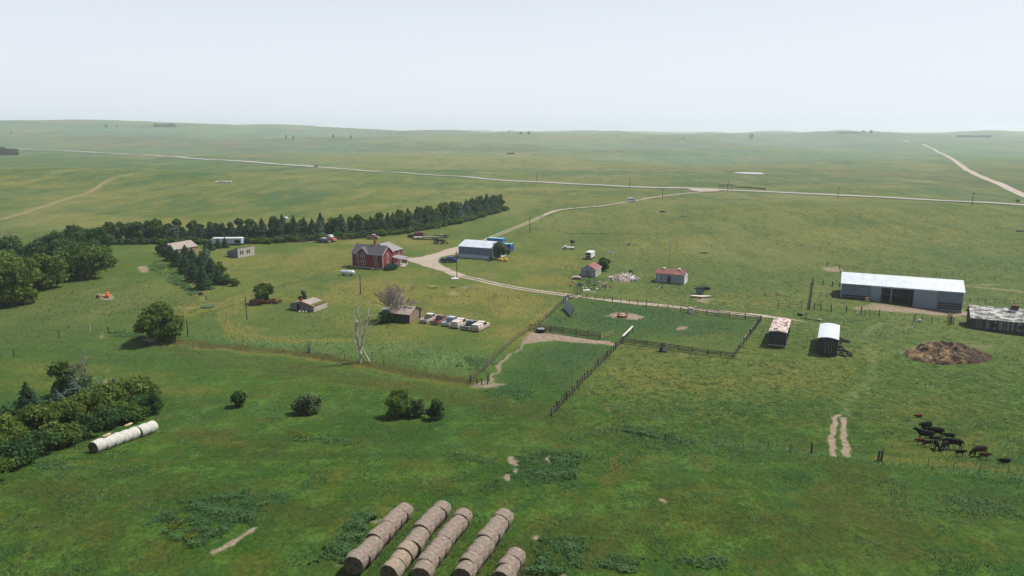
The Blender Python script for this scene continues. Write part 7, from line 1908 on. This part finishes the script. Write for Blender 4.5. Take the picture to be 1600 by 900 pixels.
# pond dam and far farmstead
t = thing('far_house', 'tiny hazy white farmhouse on the right skyline', 'house', G(1348, 209.4)); MB().box(-9, 9, -6, 6, 0, 9).build('wall', white_paint, t); MB().extrude_y([(-10, 9), (10, 9), (0, 15)], -7, 7).build('roof', shingle_grey, t)
drum('pond_pipe', 'dark bank scar along the pond rim', 'bank', 1172, 269, 1, 1, iron) if False else None
# ------------------------------------------------------------ cattle: one skinned body each
def cow_mesh(pose, m, name='cow'):
    """nose towards -x; skeleton grown to one continuous skin"""
    V, E, Rd = [], [], []
    def v(p, r, par=None):
        V.append(p); Rd.append(r)
        if par is not None: E.append((par, len(V) - 1))
        return len(V) - 1
    hh = 1.02 if pose != 'lying' else .42
    hip = v((.62, 0, hh), (.30, .33)); mid = v((.1, 0, hh - .05), (.37, .40), hip); bel = v((-.35, 0, hh - .04), (.35, .39), mid); sho = v((-.72, 0, hh + .02), (.27, .35), bel)
    rump = v((.98, 0, hh + .04), (.2, .22), hip)
    if pose == 'graze': nk = v((-1.05, 0, .80), (.16, .20), sho); hd = v((-1.35, 0, .42), (.12, .14), nk); mz = v((-1.52, 0, .14), (.085, .09), hd)
    elif pose == 'up': nk = v((-1.05, 0, hh + .28), (.16, .21), sho); hd = v((-1.35, .06, hh + .42), (.13, .14), nk); mz = v((-1.68, .1, hh + .28), (.085, .085), hd)
    else: nk = v((-1.05, 0, hh + .12), (.16, .2), sho); hd = v((-1.38, -.05, hh + .14), (.13, .14), nk); mz = v((-1.68, -.1, hh - .04), (.085, .085), hd)
    for s in (-1, 1):
        e = v((hd and V[hd][0] + .06, V[hd][1] + s * .12, V[hd][2] + .06), (.05, .04), hd); v((V[e][0] + .03, V[e][1] + s * .14, V[e][2] + .0), (.02, .04), e)
    tl = v((1.14, 0, hh - .05), (.05, .05), rump); t2 = v((1.2, 0, hh - .45), (.03, .03), tl); v((1.2, 0, hh - .72), (.05, .05), t2)
    if pose != 'lying':
        for s in (-1, 1):
            st = .08 * s
            a = v((-.66 + st, s * .2, .72), (.12, .13), sho); k = v((-.68 + st, s * .21, .42), (.075, .08), a); f = v((-.67 + st, s * .21, .16), (.055, .055), k); v((-.71 + st, s * .21, .03), (.065, .06), f)
            a = v((.72 - st, s * .2, .78), (.17, .15), hip); k = v((.62 - st, s * .22, .58), (.11, .1), a); f = v((.84 - st, s * .22, .40), (.065, .065), k); g = v((.80 - st, s * .22, .16), (.052, .052), f); v((.76 - st, s * .22, .03), (.065, .06), g)
    else:
        for s in (-1, 1):
            a = v((-.62, s * .28, .22), (.1, .1), sho); v((-.95, s * .32, .1), (.06, .06), a)
            a = v((.62, s * .33, .25), (.16, .14), hip); v((.25, s * .42, .1), (.06, .06), a)
    me = bpy.data.meshes.new(name); me.from_pydata(V, E, [])
    o = bpy.data.objects.new(name, me); COL.objects.link(o)
    sk = o.modifiers.new('skin', 'SKIN'); sv = me.skin_vertices[0].data
    for i, r in enumerate(Rd): sv[i].radius = r
    sv[0].use_root = True
    ss = o.modifiers.new('sub', 'SUBSURF'); ss.levels = 2; ss.render_levels = 2
    dg = bpy.context.evaluated_depsgraph_get(); dg.update()
    out = bpy.data.meshes.new_from_object(o.evaluated_get(dg)); out.name = name
    bpy.data.objects.remove(o)
    out.materials.clear(); out.materials.append(m); out.shade_smooth()
    return out
hide_b = mottled('black_hide', (.003, .003, .0035), (.009, .008, .008), nscale=3, rough=.8, spec=.08)
hide_r = mottled('brown_hide', (.055, .020, .012), (.105, .040, .022), nscale=3, rough=.8, spec=.08); hide_d = mottled('dark_brown_hide', (.014, .008, .006), (.03, .018, .013), nscale=3, rough=.8, spec=.08)
CM = {}
def cow(label, px, py, rz, s=1.0, pose='up', m=hide_b, calf=False, nm=None):
    key = (pose, m.name)
    if key not in CM: CM[key] = cow_mesh(pose, m)
    o = link('calf' if calf else 'cow', CM[key]); q = G(px, py); o.location = q; o.rotation_euler = (0, 0, R(rz)); o.scale = (s * .86, s * .88, s * 1.04) if not calf else (s * .8, s * .75, s * 1.02)
    tag(o, label, 'calf' if calf else 'cow', 'cattle in the right pasture')
cow('black cow at the back of the herd, seen partly from behind', 1446, 674, 20, 1.0, 'level'); cow('black cow standing behind the front one of the herd', 1461, 684, -8, 1.05, 'level')
cow('black cow at the left of the herd with head raised', 1445, 689, -14, 1.05, 'up'); cow('small black calf between the legs of the herd', 1464, 691, 10, .6, 'level', calf=True)
cow('reddish brown calf at the front left of the herd', 1438, 695, -6, .62, 'level', hide_r, True); cow('darker brown calf right behind the reddish one', 1449, 698, 4, .66, 'graze', hide_d, True)
cow('black cow in the middle of the herd facing the camera', 1462, 702, 70, .85, 'level'); cow('black cow right of the herd middle, head down', 1475, 703, 35, .85, 'graze'); cow('small black calf behind the right cow', 1483, 688, -5, .72, 'level', calf=True)
cow('black cow at the right of the herd, walking away', 1490, 702, -14, 1.0, 'level'); cow('black calf standing right below the herd facing right', 1499, 713, 172, .62, 'level', calf=True)
cow('dark brown grazing cow apart on the right', 1529, 713, 8, .98, 'graze', hide_d); cow('reddish brown calf beside the grazing cow', 1536.5, 718, 168, .66, 'level', hide_r, True)
cow('black calf lying alone at the far right', 1570, 723, 5, .75, 'lying', calf=True); cow('brown calf lying alone above the herd', 1435, 652, 15, .7, 'lying', hide_r, True)
# cattle dots on the plain
for i, (px, py) in enumerate([(1259, 218), (1268, 218.5)]):
    cow(['left of two tiny cattle on the far plain', 'right of two tiny cattle on the far plain'][i], px, py, 0, 1.6, 'level')
